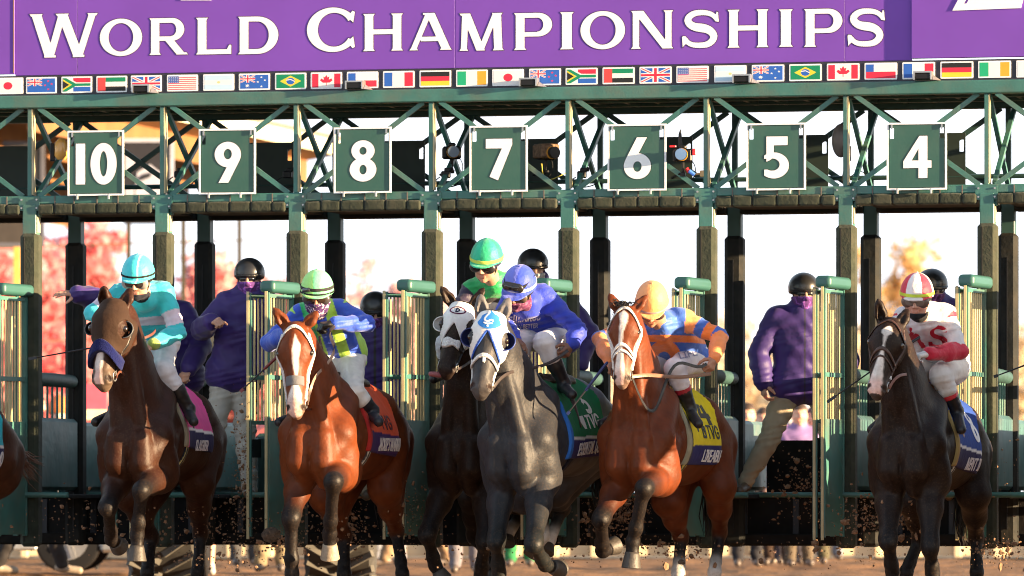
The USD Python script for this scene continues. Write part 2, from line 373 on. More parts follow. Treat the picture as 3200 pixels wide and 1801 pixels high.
def post_pad(s, d, w, z0, z1, depth, m, seed):
    b = bx(s - w / 2, s + w / 2, d - depth / 2, d + depth / 2, z0, z1, 0.028)
    return b
for i, s in enumerate(post_s):
    last = i == len(post_s) - 1
    # front post
    gobj('post', bx(s - 0.052, s + 0.058, -0.06, 0.05, 2.78, 3.033, 0.006), GREEN, gate)
    gobj('post_plate', bx(s - 0.085, s + 0.085, -0.0535, -0.047, 2.985, 3.09), GREEN, gate)
    gobj('post_bracket', cat_mesh([bx(s + 0.060, s + 0.078, -0.03, 0.03, 2.94, 2.985, 0.004), bx(s + 0.0585, s + 0.0600, -0.05, 0.03, 2.79, 2.96)]), GREEN, gate)
    gobj('post_pad', post_pad(s + 0.004, -0.01, 0.148, 0.36, 2.81, 0.15, PADBROWN, i), PADBROWN, gate)
    gobj('pad_seam', bx(s - 0.034, s - 0.026, -0.0905, -0.0855, 0.40, 2.78), mat('seam_black', (0.012, 0.012, 0.011), 0.8), gate)
    gobj('bolt', cat_mesh([tube((s + x, -.0535, z), (s + x, -.062, z), .008, 6) for x in (-.062, .062) for z in (3.005, 3.07)]), STEEL, gate, kind='stuff')
    # mid post
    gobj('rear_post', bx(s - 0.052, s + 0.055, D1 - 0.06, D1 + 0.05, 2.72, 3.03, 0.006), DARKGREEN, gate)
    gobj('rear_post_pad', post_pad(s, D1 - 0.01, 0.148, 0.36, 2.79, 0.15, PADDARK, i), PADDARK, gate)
    gobj('rear_pad_seam', bx(s - 0.004, s + 0.004, D1 - 0.092, D1 - 0.084, 0.5, 2.6), BLACK, gate)
    # truss uprights
    gobj('truss_upright', bx(s - 0.022, s + 0.012, -0.026, 0.026, ZB1, ZT0, 0.004), GREEN, gate)
    gobj('edge_strip', bx(s + 0.0125, s + 0.018, -0.026, 0.055, ZB1 + .01, ZT0 - .004), SUNEDGE, gate)  # added strip: sunlight on the upright's right side, put into its colour
    gobj('edge_strip', bx(s + 0.0605, s + 0.066, -0.05, 0.035, 2.815, 2.935), SUNEDGE, gate)  # the same painted sunlight on the post's right side
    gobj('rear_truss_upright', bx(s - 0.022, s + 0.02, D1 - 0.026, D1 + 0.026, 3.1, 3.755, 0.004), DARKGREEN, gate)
    # braces across the depth
    gobj('cross_brace', strut((s + 0.01, 0.03, 3.775), (s + 0.01, D1 - 0.03, 3.11), 0.034, 0.034), GREEN, gate)
    gobj('cross_brace', strut((s + 0.048, 0.03, 3.11), (s + 0.048, D1 - 0.03, 3.745), 0.034, 0.034), GREEN, gate)
    if not last:
        a, b = s + 0.03, s + PITCH - 0.03
        gobj('diagonal', strut((a + 0.04, -0.02, ZT0 + 0.002), (b - 0.03, -0.02, ZB1 - 0.002), 0.024, 0.036), GREEN, gate)
        gobj('diagonal', strut((a + 0.03, 0.012, ZB1 - 0.002), (b - 0.04, 0.012, ZT0 + 0.002), 0.024, 0.036), GREEN, gate)
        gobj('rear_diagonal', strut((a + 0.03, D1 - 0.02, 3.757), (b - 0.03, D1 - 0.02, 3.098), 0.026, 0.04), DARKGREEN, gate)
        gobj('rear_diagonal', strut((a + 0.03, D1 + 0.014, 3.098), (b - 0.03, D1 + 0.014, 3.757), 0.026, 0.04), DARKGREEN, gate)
        # board on the rear truss: dark, with two slots
        c = s + PITCH / 2 - 0.01
        q = sbox(-0.225, 0, 0.225, 0.42).difference(unary_union([sbox(x - 0.011, 0.28, x + 0.011, 0.36).buffer(0.006) for x in (-0.195, 0.195)]))
        m = upright(flat(q, 0.012)); m.apply_translation([c, D1 - 0.085, 3.145])
        if i != 1: gobj('rear_board', m, mat('rear_board_green', (0.016, 0.030, 0.022), 0.6), gate)
        gobj('rear_board_rail', bx(c - 0.225, c + 0.225, D1 - 0.075, D1 - 0.06, 3.09, 3.143), DARKGREEN, gate)

# side walls of the stalls, roll and bars above, rear doors, tube and rubber skirt
for i, s in enumerate(post_s):
    gobj('side_wall_pad', bx(s - 0.05, s + 0.05, 0.09, D1 - 0.10, 0.80, 1.372, 0.03), PADTEAL, gate)
    gobj('side_wall_pad', bx(s - 0.05, s + 0.05, D1 + 0.08, D1 + 1.15, 0.80, 1.35, 0.03), PADTEAL, gate)
    gobj('side_ledge', bx(s - 0.16, s + 0.16, 0.09, D1 + 1.1, 0.735, 0.77, 0.006), RUBBER, gate)
    r = polytube([(s, 0.10, 1.67), (s, 0.16, 1.672), (s, 0.6, 1.675), (s, D1 - 0.12, 1.672)], [0.052, 0.055, 0.055, 0.052], 12)
    gobj('side_roll', r, PADROLL, gate, smooth=50)
    for k in range(7):
        dd = 0.16 + k * 0.13
        gobj('side_bar', tube((s, dd, 1.36), (s, dd, 1.63), 0.010, 6), GREEN, gate, smooth=40)
    gobj('door_rail_tube', tube((s - 0.34, D1 * 0 - 0.12, 0.765), (s + 0.34, -0.12, 0.765), 0.022, 10), GREEN, gate, smooth=40)
gobj('rear_tube', tube((SL, D1 + 0.2, 0.765), (SR, D1 + 0.2, 0.765), 0.022, 10), GREEN, gate, smooth=40)
gobj('rubber_skirt', bx(SL, SR, D1 + 0.22, D1 + 0.25, 0.365, 0.75, 0.004), RUBBER, gate)
for k in range(26):
    s = SL + 0.2 + k * 0.41
    gobj('skirt_rib', bx(s, s + 0.05, D1 + 0.2, D1 + 0.218, 0.40, 0.735, 0.004), mat('skirt_rib_blue', (0.02, 0.025, 0.035), 0.5), gate)
gobj('lower_skid', bx(SL, SR, D1 + 0.1, D1 + 0.19, 0.37, 0.46, 0.01), RUBBER, gate)
for i, s in enumerate(post_s[:-1]):
    if i == 6:     # the stall whose rear door stands open, with a black board low down
        gobj('rear_board_low', bx(s + 0.09, s + 0.80, D1 + 0.9, D1 + 0.94, 0.38, 1.20, 0.004), RUBBER, gate)
        continue
    for k in (0, 1):
        a = s + 0.07 + k * 0.475
        gobj('rear_door_pad', bx(a, a + 0.46, D1 + 1.18, D1 + 1.30, 0.42, 1.27, 0.045), PADROLL, gate, smooth=30)

# front doors: two barred leaves at each post, swung out
def leaf(hs, hd, ts, td, kind, i):
    h = np.array([hs, hd]); t = np.array([ts, td])
    ax = (t - h); L = np.linalg.norm(ax); ax = ax / L
    nx = np.array([-ax[1], ax[0]])
    def P(u, z, off=0.0):
        q = h + ax * u + nx * off
        return (q[0], q[1], z)
    zt, zm, zb, z0 = 2.30, 1.665, 1.318, 0.447
    d = gobj('door', cat_mesh([strut(P(L - 0.015, z0), P(L - 0.015, zt + 0.012), 0.03, 0.036), strut(P(0.015, z0), P(0.015, zt + 0.012), 0.03, 0.036),
                               strut(P(0.03, zt - 0.012), P(L - 0.03, zt - 0.012), 0.024, 0.03), strut(P(0.03, zm), P(L - 0.03, zm), 0.024, 0.034),
                               strut(P(0.03, zb), P(L - 0.03, zb), 0.024, 0.03)]), GREEN, gate)
    nb = 7
    for k in range(nb):
        u = 0.03 + (L - 0.06) * (k + 1) / (nb + 1)
        gobj('door_bar', tube(P(u, zb), P(u, zt - 0.02), 0.0078, 6), mat('bar_paint', (0.50, 0.41, 0.22), 0.4, metal=0.0), d, smooth=40)
    if kind:
        gobj('door_panel', hullbox(P, 0.03, L - 0.03, z0 + 0.01, zb - 0.014, 0.011), GREEN, d)
    else:
        gobj('door_latch', cat_mesh([hullbox(P, L - .14, L - .03, 1.05, 1.19, .02)]), BLACK, d)
    gobj('door_edge', strut(P(L + 0.006, z0 - 0.02), P(L + 0.006, zt + 0.02), 0.012, 0.02), mat('bar_paint', (0.50, 0.41, 0.22), 0.4, metal=0.0), d)  # gold strip gives the leaf edge a sunlit look by colour
    if kind:
        c = []
        ca, cb, hh, ww = -0.03, L * 0.99, 0.046, 0.066
        pts = []
        for uu in (ca + 0.03, cb - 0.03):
            for zz in (zt + 0.045, zt + 0.07):
                for oo in (-ww + 0.035, ww - 0.035):
                    pts.append(P(uu, zz, oo))
        ic = trimesh.creation.icosphere(2, 0.034).vertices
        gobj('door_cap', trimesh.convex.convex_hull(np.vstack([np.array(p) + ic for p in pts])), CAPPAD, d, smooth=True)
        gobj('cap_stem', tube(P(L * 0.3, zt), P(L * 0.3, zt + 0.03), 0.015, 6), GREEN, d)

def hullbox(P, u0, u1, z0, z1, off):
    pts = np.array([P(u, z, o) for u in (u0, u1) for z in (z0, z1) for o in (-off, off)])
    return trimesh.convex.convex_hull(pts)

for i, s in enumerate(post_s):
    leaf(s - 0.085, -0.10, s - (0.245 if i < 6 else 0.155), -0.53, 0, i)
    leaf(s - 0.012, -0.10, s - 0.082, -0.60, 1, i)

# ---------------------------------------------------------------- number boards
def ell(cx, cy, rx, ry, n=48):
    t = np.linspace(0, 2 * np.pi, n, endpoint=False)
    return Polygon(np.c_[cx + rx * np.cos(t), cy + ry * np.sin(t)])
def digit(c):
    if c == '7': return Polygon([(0, 1), (.607, 1), (.607, .86), (.28, 0), (.085, .09), (.37, .77), (0, .77)]), .607
    if c == '8': return unary_union([ell(.31, .745, .27, .255), ell(.31, .29, .31, .29)]).difference(ell(.31, .745, .085, .095)).difference(ell(.31, .29, .085, .115)), .62
    if c in '69':
        p = unary_union([ell(.31, .31, .31, .31), Polygon([(.03, .45), (.30, 1), (.53, 1), (.30, .55), (.25, .30)])]).difference(ell(.31, .30, .095, .125))
        if c == '9': p = affinity.rotate(p, 180, origin=(.31, .5))
        return p, .62
    if c == '5':
        bowl = ell(.22, .31, .34, .31).difference(ell(.18, .33, .17, .145)).intersection(sbox(.0, -.1, .8, .8))
        bowl = bowl.difference(Polygon([(-.2, .2), (.17, .22), (.17, .47), (-.2, .47)]))
        return unary_union([bowl, Polygon([(.05, .40), (.05, 1), (.53, 1), (.53, .79), (.22, .79), (.22, .52), (.14, .44)])]).buffer(.008).buffer(-.008), .56
    if c == '4': return Polygon([(.34, 0), (.54, 0), (.54, .24), (.63, .24), (.63, .42), (.54, .42), (.54, 1), (.36, 1), (0, .40), (0, .24), (.34, .24)]).difference(Polygon([(.19, .42), (.34, .42), (.34, .70)])), .63
    if c == '1': return sbox(0, 0, .22, 1), .22
    if c == '0': return ell(.31, .5, .31, .51).difference(ell(.31, .5, .09, .31)), .62
cen = [242, 573, 913, 1255, 1603, 1953, 2307]
BL = {'10': 'leftmost green number board, the only one with two digits', '9': 'green number board reading nine, above the turquoise cap', '8': 'green number board reading eight, above the lime cap', '7': 'green number board reading seven, between two cameras on the truss',
      '6': 'green number board reading six, above and left of the orange cap', '5': 'green number board reading five, above the open stall with the tall crew member', '4': 'green number board reading four, rightmost, above the red and white cap'}
for i, n in enumerate(['10', '9', '8', '7', '6', '5', '4']):
    D = -0.075
    s, zb = gate_at(cen[i] * 3200 / 2576, [493, 489.5, 486.5, 483.5, 480.5, 479, 478.5][i] * 3200 / 2576, D)
    w, h = 0.228, 0.508
    t = GThing('number_board', BL[n], 'number board', s, D, zb, 'number boards along the gate truss')
    slots = unary_union([sbox(x - .010, h - .115, x + .010, h - .045).buffer(.006) for x in (-.190, .190)])
    pl = sbox(-w, 0, w, h)
    m = upright(flat(pl.difference(slots), .012)); m.apply_translation([s, D, zb]); gobj('panel', m, BOARDGREEN, t)
    m = upright(flat(pl.difference(sbox(-w + .014, .014, w - .014, h - .014)), .018)); m.apply_translation([s, D, zb]); gobj('rim', m, SIGNWHITE, t)
    m = upright(flat(sbox(-w + .014, .014, w - .014, h - .014).difference(sbox(-w + .018, .018, w - .018, h - .018)), .014)); m.apply_translation([s, D, zb]); gobj('rim_line', m, BLACK, t)
    polys, x = [], 0
    for ch in n:
        p, wd = digit(ch); polys.append((p, x, wd)); x += wd + .13
    x -= .13; H = .318
    for p, xx, wd in polys:
        q = affinity.translate(affinity.scale(p, H * 1.07, H, origin=(0, 0)), (xx - x / 2) * H * 1.07 + .004, h * .175)
        m = upright(flat(q.buffer(.004), .0135)); m.apply_translation([s, D, zb]); e = gobj('digit_outline', m, BLACK, t)
        m = upright(flat(q, .015)); m.apply_translation([s, D, zb]); gobj('digit', m, SIGNWHITE, t)
    for x in (-.19, .19):
        gobj('hook', cat_mesh([bx(s + x - .006, s + x + .006, D - .022, D - .013, zb + h - .05, zb + h - .012)]), STEEL, t)
    for x in (-.145, .11):
        gobj('latch_pin', cat_mesh([tube((s + x, D - .03, zb - .028), (s + x, D - .03, zb + .012), .009, 8), bx(s + x - .012, s + x + .012, D - .03, D, zb - .004, zb + .004)]), STEEL, t, smooth=40)

# ---------------------------------------------------------------- the sign
SD = 0.02
def S(ox, oy): return gate_at(ox, oy, SD)
_, zst = S(1600, 211)
sign = GThing('race_sign', 'long purple sign with white capital lettering along the top of the gate', 'sign', 0, SD, 3.886)
ZS0, ZS1 = 4.047, 5.15
seams = [S(x, 100)[0] for x in (47, 242, 1422, 2640, 2850)]
edges = [SL - 0.2, seams[0], seams[1], seams[2], seams[3], seams[4], SR + 0.4]
for k in range(6):
    pr = {0: .012, 5: .03}.get(k, 0.0)
    gobj('sign_panel', bx(edges[k] + .0012, edges[k + 1] - .0012, SD - pr, SD + 0.03, ZS0 + (.012 if k in (0, 5) else 0), ZS1, 0.002), PURPLE, sign)
gobj('panel_trim', bx(edges[1] - .010, edges[1] - .002, SD - .016, SD - .0125, ZS0 + .02, ZS1), mat('copper_trim', (.45, .22, .13), .35, metal=.6), sign)
def stem(x, y0, y1, w, e=.045):
    h = .028
    return unary_union([sbox(x - w / 2, y0, x + w / 2, y1), Polygon([(x - w / 2 - e, y0), (x + w / 2 + e, y0), (x + w / 2, y0 + h * 2.2), (x - w / 2, y0 + h * 2.2)]), Polygon([(x - w / 2 - e, y1), (x + w / 2 + e, y1), (x + w / 2, y1 - h * 2.2), (x - w / 2, y1 - h * 2.2)])])
def quad(x0, y0, x1, y1, w):
    return Polygon([(x0 - w / 2, y0), (x0 + w / 2, y0), (x1 + w / 2, y1), (x1 - w / 2, y1)])
def serif(x, y, w, up):
    e, h = .04, .055
    return Polygon([(x - w / 2 - e, y), (x + w / 2 + e, y), (x + w / 2, y + (h if up else -h)), (x - w / 2, y + (h if up else -h))])
def glyph(c):
    if c == 'W': return unary_union([quad(.46, 0, .12, 1, .24), quad(.46, 0, .76, 1, .17), quad(1.16, 0, .76, 1, .24), quad(1.16, 0, 1.50, 1, .17), serif(.12, 1, .24, 0), serif(.76, 1, .24, 0), serif(1.5, 1, .17, 0), sbox(.32, 0, .60, .05), sbox(1.02, 0, 1.30, .05)])
    if c == 'O': return ell(.58, .5, .58, .51).difference(ell(.58, .5, .34, .39))
    if c == 'C':
        p = ell(.55, .5, .55, .51).difference(ell(.58, .5, .35, .39)).difference(Polygon([(.60, .5), (1.4, 1.05), (1.4, -.05)]))
        return unary_union([p, Polygon([(.86, .78), (.985, .66), (1.02, .90), (.97, .93)]), Polygon([(.86, .22), (.985, .34), (1.02, .10), (.97, .07)])])
    if c == 'R': return unary_union([stem(.15, 0, 1, .23), sbox(.15, .38, .62, .50), sbox(.15, .87, .62, 1), ell(.62, .69, .34, .31).difference(ell(.60, .69, .14, .18)).intersection(sbox(.6, 0, 2, 2)), quad(.88, 0, .50, .45, .25), serif(.90, 0, .25, 1)])
    if c == 'P': return unary_union([stem(.15, 0, 1, .23), sbox(.15, .36, .62, .48), sbox(.15, .87, .62, 1), ell(.62, .68, .37, .32).difference(ell(.60, .68, .16, .19)).intersection(sbox(.6, 0, 2, 2))])
    if c == 'L': return unary_union([stem(.15, 0, 1, .23), sbox(.15, 0, .88, .13), Polygon([(.80, .10), (.88, .25), (.93, .25), (.93, 0), (.80, 0)])])
    if c == 'D': return unary_union([stem(.15, 0, 1, .23), sbox(.15, 0, .5, .13), sbox(.15, .87, .5, 1), ell(.5, .5, .56, .5).difference(ell(.5, .5, .31, .37)).intersection(sbox(.48, -1, 3, 3))])
    if c == 'H': return unary_union([stem(.15, 0, 1, .23), stem(.92, 0, 1, .23), sbox(.15, .45, .92, .58)])
    if c == 'A': return unary_union([quad(.08, 0, .52, 1, .16), quad(1.02, 0, .56, 1, .25), sbox(.30, .24, .80, .36), serif(.10, 0, .16, 1), serif(1.0, 0, .25, 1), sbox(.36, .955, .66, 1)])
    if c == 'M': return unary_union([quad(.12, 0, .16, 1, .17), quad(1.10, 0, 1.06, 1, .23), quad(.60, 0, .18, 1, .24), quad(.60, 0, 1.03, 1, .16), serif(.12, 0, .17, 1), serif(1.10, 0, .23, 1), serif(.15, 1, .22, 0), serif(1.07, 1, .22, 0)])
    if c == 'I': return stem(.16, 0, 1, .23)
    if c == 'N': return unary_union([stem(.12, 0, 1, .17), stem(1.0, 0, 1, .17), Polygon([(.04, 1), (.32, 1), (1.085, 0), (.84, 0)])])
    if c == 'S':
        t = np.array([(.88, .80), (.74, .90), (.50, .935), (.26, .88), (.155, .74), (.24, .61), (.48, .535), (.74, .45), (.84, .29), (.74, .13), (.48, .07), (.22, .11), (.10, .22)])
        p = spline(np.c_[t, np.zeros(len(t))], 50)[:, :2]
        wd = np.interp(np.linspace(0, 1, 50), [0, .2, .5, .8, 1], [.06, .075, .115, .075, .06])
        b = unary_union([Point(*q).buffer(r) for q, r in zip(p, wd)] + [Polygon([*( p[i] + np.array([0, 0]) for i in (0,)), (.92, .96), (.98, .70)]), Polygon([(.02, .02), (.0, .30), (.12, .26)])])
        return unary_union([b, LineString(p).buffer(.06), Polygon([(.82, .80), (.95, .95), (.97, .68), (.88, .70)]), Polygon([(.03, .05), (.02, .32), (.10, .31), (.18, .18)])])
c1 = lambda x: x / 2.072; c2 = lambda x: 1000 + x / 2.072; c3 = lambda x: 2100 + x / 2.072
LET = [('W', c1(192), c1(633), 90, 372), ('O', c1(647), c1(920), 122, 364), ('R', c1(968), c1(1217), 118, 355), ('L', c1(1270), c1(1497), 115, 352), ('D', c1(1542), c1(1802), 108, 350),
       ('C', c1(1988), c2(226), 50, 338), ('H', c2(280), c2(537), 90, 330), ('A', c2(580), c2(853), 85, 325), ('M', c2(903), c2(1190), 87, 328), ('P', c2(1257), c2(1503), 85, 323), ('I', c2(1555), c2(1643), 80, 320),
       ('O', c2(1687), c2(1975), 73, 320), ('N', c2(2015), c3(8), 70, 316), ('S', c3(65), c3(305), 65, 312), ('H', c3(360), c3(625), 63, 308), ('I', c3(693), c3(783), 62, 304), ('P', c3(855), c3(1103), 58, 303), ('S', c3(1137), c3(1380), 55, 303)]
for ch, x0, x1, y0, y1 in LET:
    xm = (x0 + x1) / 2
    s0, s1 = S(x0, 100)[0], S(x1, 100)[0]
    z1, z0 = S(xm, y0 / 2.072)[1], S(xm, y1 / 2.072)[1]
    g = glyph(ch); b = g.bounds
    g = affinity.translate(g, -b[0], -b[1]); g = affinity.scale(g, (s1 - s0) / (b[2] - b[0]), (z1 - z0) / (b[3] - b[1]), origin=(0, 0))
    g = g.buffer(.0035).buffer(-.0035)
    m = upright(flat(g, .0022)); m.apply_translation([s0, SD - .0005, z0]); e = gobj('letter', m, SIGNWHITE, sign)
    m = upright(flat(g.buffer(.0055), .0012)); m.apply_translation([s0, SD - .0005, z0]); gobj('letter_edge', m, PURPLEDARK, e)
# what shows of the lettering and emblem above
for pts in ([(565, -60), (660, -60), (660, 2), (565, 2)], [(690, -60), (705, -60), (705, -3), (690, -3)]):
    q = Polygon([S(*p) for p in pts]); m = upright(flat(q, .006)); m.apply_translation([0, SD - .0005, 0]); gobj('letter_foot', m, SIGNWHITE, sign)
q = Polygon([S(*p) for p in [(2978, 35), (3192, 27), (3232, -120), (3060, -120)]]).difference(Polygon([S(*p) for p in [(3014, 13), (3022, 13), (3092, -100), (3080, -100)]]))
m = upright(flat(q, .006)); m.apply_translation([0, SD - .031, 0]); gobj('emblem', m, SIGNWHITE, sign)

# ---------------------------------------------------------------- the strip of flags
FD = 0.0
strip = GThing('flag_strip', 'dark strip of small national flags under the purple sign', 'flag strip', 0, FD, 3.886)
gobj('strip_panel', bx(SL - .2, SR + .4, FD + .003, FD + .045, 3.887, 4.044, .002), SIGNDARK, strip)
RD, BL, GN, YL, WH, BK = lin('#d8304a'), lin('#2f62b8'), lin('#14855e'), lin('#e8c83c'), (.82, .81, .79), (.02, .02, .02)
def star(cx, cy, r, n=5):
    a = np.arange(2 * n) * np.pi / n + np.pi / 2
    rr = np.where(np.arange(2 * n) % 2 == 0, r, r * .42)
    return Polygon(np.c_[cx + rr * np.cos(a), cy + rr * np.sin(a)])
def jack(x0, y0, w, h):
    cl = sbox(x0, y0, x0 + w, y0 + h)
    d1, d2 = LineString([(x0, y0), (x0 + w, y0 + h)]), LineString([(x0, y0 + h), (x0 + w, y0)])
    return [(cl, BL)] + [(p.intersection(cl), c) for p, c in ((d1.buffer(.09 * h), WH), (d2.buffer(.09 * h), WH), (d1.buffer(.035 * h), RD), (d2.buffer(.035 * h), RD),
            (sbox(x0, y0 + h * .36, x0 + w, y0 + h * .64), WH), (sbox(x0 + w * .4, y0, x0 + w * .6, y0 + h), WH), (sbox(x0, y0 + h * .42, x0 + w, y0 + h * .58), RD), (sbox(x0 + w * .45, y0, x0 + w * .55, y0 + h), RD))]
def flag(c):
    A = sbox(0, 0, 1.6, 1); R = lambda x0, y0, x1, y1, k: (sbox(x0, y0, x1, y1), k)
    LB = lin('#bcd8ee')
    if c == 'jp': return [(A, WH), (ell(.8, .5, .26, .28), RD)]
    if c == 'nz': return [(A, BL)] + jack(0, .45, .85, .55) + [(star(x, y, .09), RD) for x, y in ((1.2, .8), (1.2, .2), (1.02, .5), (1.4, .58))]
    if c == 'au': return [(A, BL)] + jack(0, .45, .85, .55) + [(star(.4, .22, .14, 7), WH)] + [(star(x, y, .08), WH) for x, y in ((1.2, .82), (1.2, .15), (1.0, .48), (1.4, .6))]
    if c == 'za': return [(A, WH), R(.6, .66, 1.6, 1, RD), R(.6, 0, 1.6, .34, BL), (Polygon([(.1, 1), (.75, .62), (1.6, .62), (1.6, .66), (.8, .67), (.3, 1)]), WH), (sbox(0, 0, 0.001, .001), WH), (unary_union([LineString([(0, 1.02), (.7, .5)]).buffer(.1), LineString([(0, -.02), (.7, .5)]).buffer(.1), sbox(.7, .4, 1.6, .6)]).intersection(A), GN), (Polygon([(0, .92), (.52, .5), (0, .08)]), YL), (Polygon([(0, .80), (.38, .5), (0, .2)]), BK)]
    if c == 'ae': return [(A, WH), R(.4, .67, 1.6, 1, GN), R(.4, 0, 1.6, .33, BK), R(0, 0, .45, 1, lin('#e24a4a'))]
    if c == 'uk': return jack(0, 0, 1.6, 1)
    if c == 'us': return [(A, WH)] + [R(0, k / 7, 1.6, k / 7 + 1 / 14, lin('#e8606c')) for k in range(7)] + [R(0, .5, .6, 1, lin('#4a62a8'))] + [(Point(.07 + .11 * a, .56 + .12 * b).buffer(.02), WH) for a in range(5) for b in range(4)]
    if c == 'ar': return [(A, WH), R(0, .67, 1.6, 1, LB), R(0, 0, 1.6, .33, LB), (ell(.8, .5, .09, .09), lin('#e8c890'))]
    if c == 'br': return [(A, GN), (Polygon([(.2, .5), (.8, .1), (1.4, .5), (.8, .9)]), YL), (ell(.8, .5, .24, .24), BL), (Polygon([(.56, .54), (.8, .6), (1.04, .44), (1.04, .5), (.8, .66), (.57, .6)]), WH)]
    if c == 'ca': return [(A, WH), R(0, 0, .36, 1, RD), R(1.24, 0, 1.6, 1, RD), (unary_union([Polygon([(.8, .92), (.88, .74), (.98, .8), (.94, .56), (1.08, .66), (1.16, .52), (1.0, .34), (.82, .34), (.82, .12), (.78, .12), (.78, .34), (.6, .34), (.44, .52), (.52, .66), (.66, .56), (.62, .8), (.72, .74)])]), RD)]
    if c == 'cl': return [(A, WH), R(0, 0, 1.6, .46, RD), R(0, .46, .42, 1, BL)]
    if c == 'fr': return [(A, WH), R(0, 0, .45, 1, BL), R(1.12, 0, 1.6, 1, RD)]
    if c == 'de': return [(A, BK), R(0, .33, 1.6, .67, RD), R(0, 0, 1.6, .33, YL)]
    if c == 'ie': return [(A, WH), R(0, 0, .48, 1, lin('#22a878')), R(1.1, 0, 1.6, 1, lin('#e8a438'))]
seq = ['jp', 'nz', 'za', 'ae', 'uk', 'us', 'ar', 'au', 'br', 'ca', 'cl', 'fr', 'de', 'ie']
cxs = [20, 104, 193, 281, 368, 459, 550, 640, 731, 821, 912, 1003, 1095, 1187, 1278, 1371, 1463, 1556, 1649, 1742, 1837, 1932, 2026, 2121, 2216, 2311, 2407, 2502, 2598]
sc = [gate_at(x * 3200 / 2576, 245, FD)[0] for x in cxs]
fw, fh, zc = .124, .078, 3.9665
for k, s in enumerate(sc):
    plate = sbox(-fw, -.064, fw, .064).buffer(-.008).buffer(.008)
    m = upright(flat(plate, .004)); m.apply_translation([s, FD + .0025, zc]); e = gobj('flag_plate', m, SIGNWHITE, strip)
    vs, fs, cs, n = [], [], [], 0
    sx, sy = .226 / 1.6, .106
    done, out = None, []
    for p, c in reversed(flag(seq[k % 14])):
        q = p if done is None else p.difference(done)
        done = p if done is None else done.union(p)
        if not q.is_empty: out.append((q, c))
    for q, c in out:
        for g in getattr(q, 'geoms', [q]):
            if not isinstance(g, Polygon) or g.area < 1e-5: continue
            m = upright(flat(affinity.scale(affinity.translate(g, -.8, -.5), sx, sy, origin=(0, 0)), .0012))
            vs.append(m.vertices); fs.append(m.faces + n); cs.append(np.repeat([c], len(m.vertices), 0)); n += len(m.vertices)
    v = np.vstack(vs) + [s, FD - .0012, zc]
    gobj('flag', (v, np.vstack(fs)), COLS, e, col=np.vstack(cs))
# small floodlights clamped on the beam
for ox in (357, 893, 1330, 1866, 2321):
    s, z = gate_at((ox + 3) * 3200 / 2576, 300, -.04)
    t = GThing('floodlight', {357: 'small silver framed floodlight under the left-hand British flag', 893: 'small silver framed floodlight under the left-hand Chilean flag', 1330: 'small silver framed floodlight under the middle Japanese flag', 1866: 'small silver framed floodlight under the right-hand Argentine flag', 2321: 'small silver framed floodlight under the right-hand French flag'}[ox], 'floodlight', s, -.05, 3.886, 'floodlights along the top beam')
    gobj('housing', bx(s - .058, s + .058, -.115, -.02, 3.893, 3.940, .006), BLACK, t)
    q = unary_union([sbox(-.07, 0, -.058, .052), sbox(.058, 0, .07, .052), sbox(-.07, .052, .07, .064)])
    m = upright(flat(q, .1)); m.apply_translation([s, -.018, 3.890]); gobj('bracket', m, STEEL, t)
    gobj('visor', trimesh.convex.convex_hull(np.array([(s + .074, -.1, 3.89), (s + .074, -.02, 3.89), (s + .13, -.03, 3.888), (s + .074, -.06, 3.925), (s + .078, -.03, 3.925), (s + .12, -.05, 3.887)])), STEEL, t)
# ---------------------------------------------------------------- bodies: smooth solids from tapered limbs
def unit(v):
    v = np.asarray(v, float); return v / max(np.linalg.norm(v), 1e-9)

class Cap:
    __slots__ = ('a', 'b', 'ra', 'rb', 'k', 'ca', 'cb', 'sq', 'sub', 'tag')
    def __init__(self, a, b, ra, rb=None, k=0.03, c=None, c2=None, sq=None, sub=False, tag=''):
        self.a, self.b = np.asarray(a, float), np.asarray(b, float)
        self.ra, self.rb = ra, ra if rb is None else rb
        self.k, self.sub, self.tag = k, sub, tag
        self.ca = np.array(c if c is not None else (.5, .5, .5), float); self.cb = np.array(c2, float) if c2 is not None else self.ca
        self.sq = None if sq is None else (unit(sq[0]), sq[1])
    def dist(self, x, y, z):
        ax, ay, az = self.a; bxx, by, bz = self.b - self.a
        x, y, z = x - ax, y - ay, z - az
        s = 1.0
        if self.sq is not None:
            n, s = self.sq
            e = 1 / s - 1
            q = (x * n[0] + y * n[1] + z * n[2]) * e
            x, y, z = x + q * n[0], y + q * n[1], z + q * n[2]
            qb = (bxx * n[0] + by * n[1] + bz * n[2]) * e
            bxx, by, bz = bxx + qb * n[0], by + qb * n[1], bz + qb * n[2]
        L2 = bxx * bxx + by * by + bz * bz
        t = np.clip((x * bxx + y * by + z * bz) / L2, 0, 1) if L2 > 1e-12 else 0 * x
        d = np.sqrt((x - t * bxx) ** 2 + (y - t * by) ** 2 + (z - t * bz) ** 2) - (self.ra + (self.rb - self.ra) * t)
        return d, t
    def grown(self, g, k=None):
        c = Cap(self.a, self.b, self.ra + g, self.rb + g, self.k if k is None else k, self.ca, self.cb, self.sq, self.sub, self.tag)
        return c

def bounds(prims, pad):
    A = np.array([np.minimum(p.a - p.ra, p.b - p.rb) for p in prims if not p.sub]).min(0) - pad
    B = np.array([np.maximum(p.a + p.ra, p.b + p.rb) for p in prims if not p.sub]).max(0) + pad
    return A, B

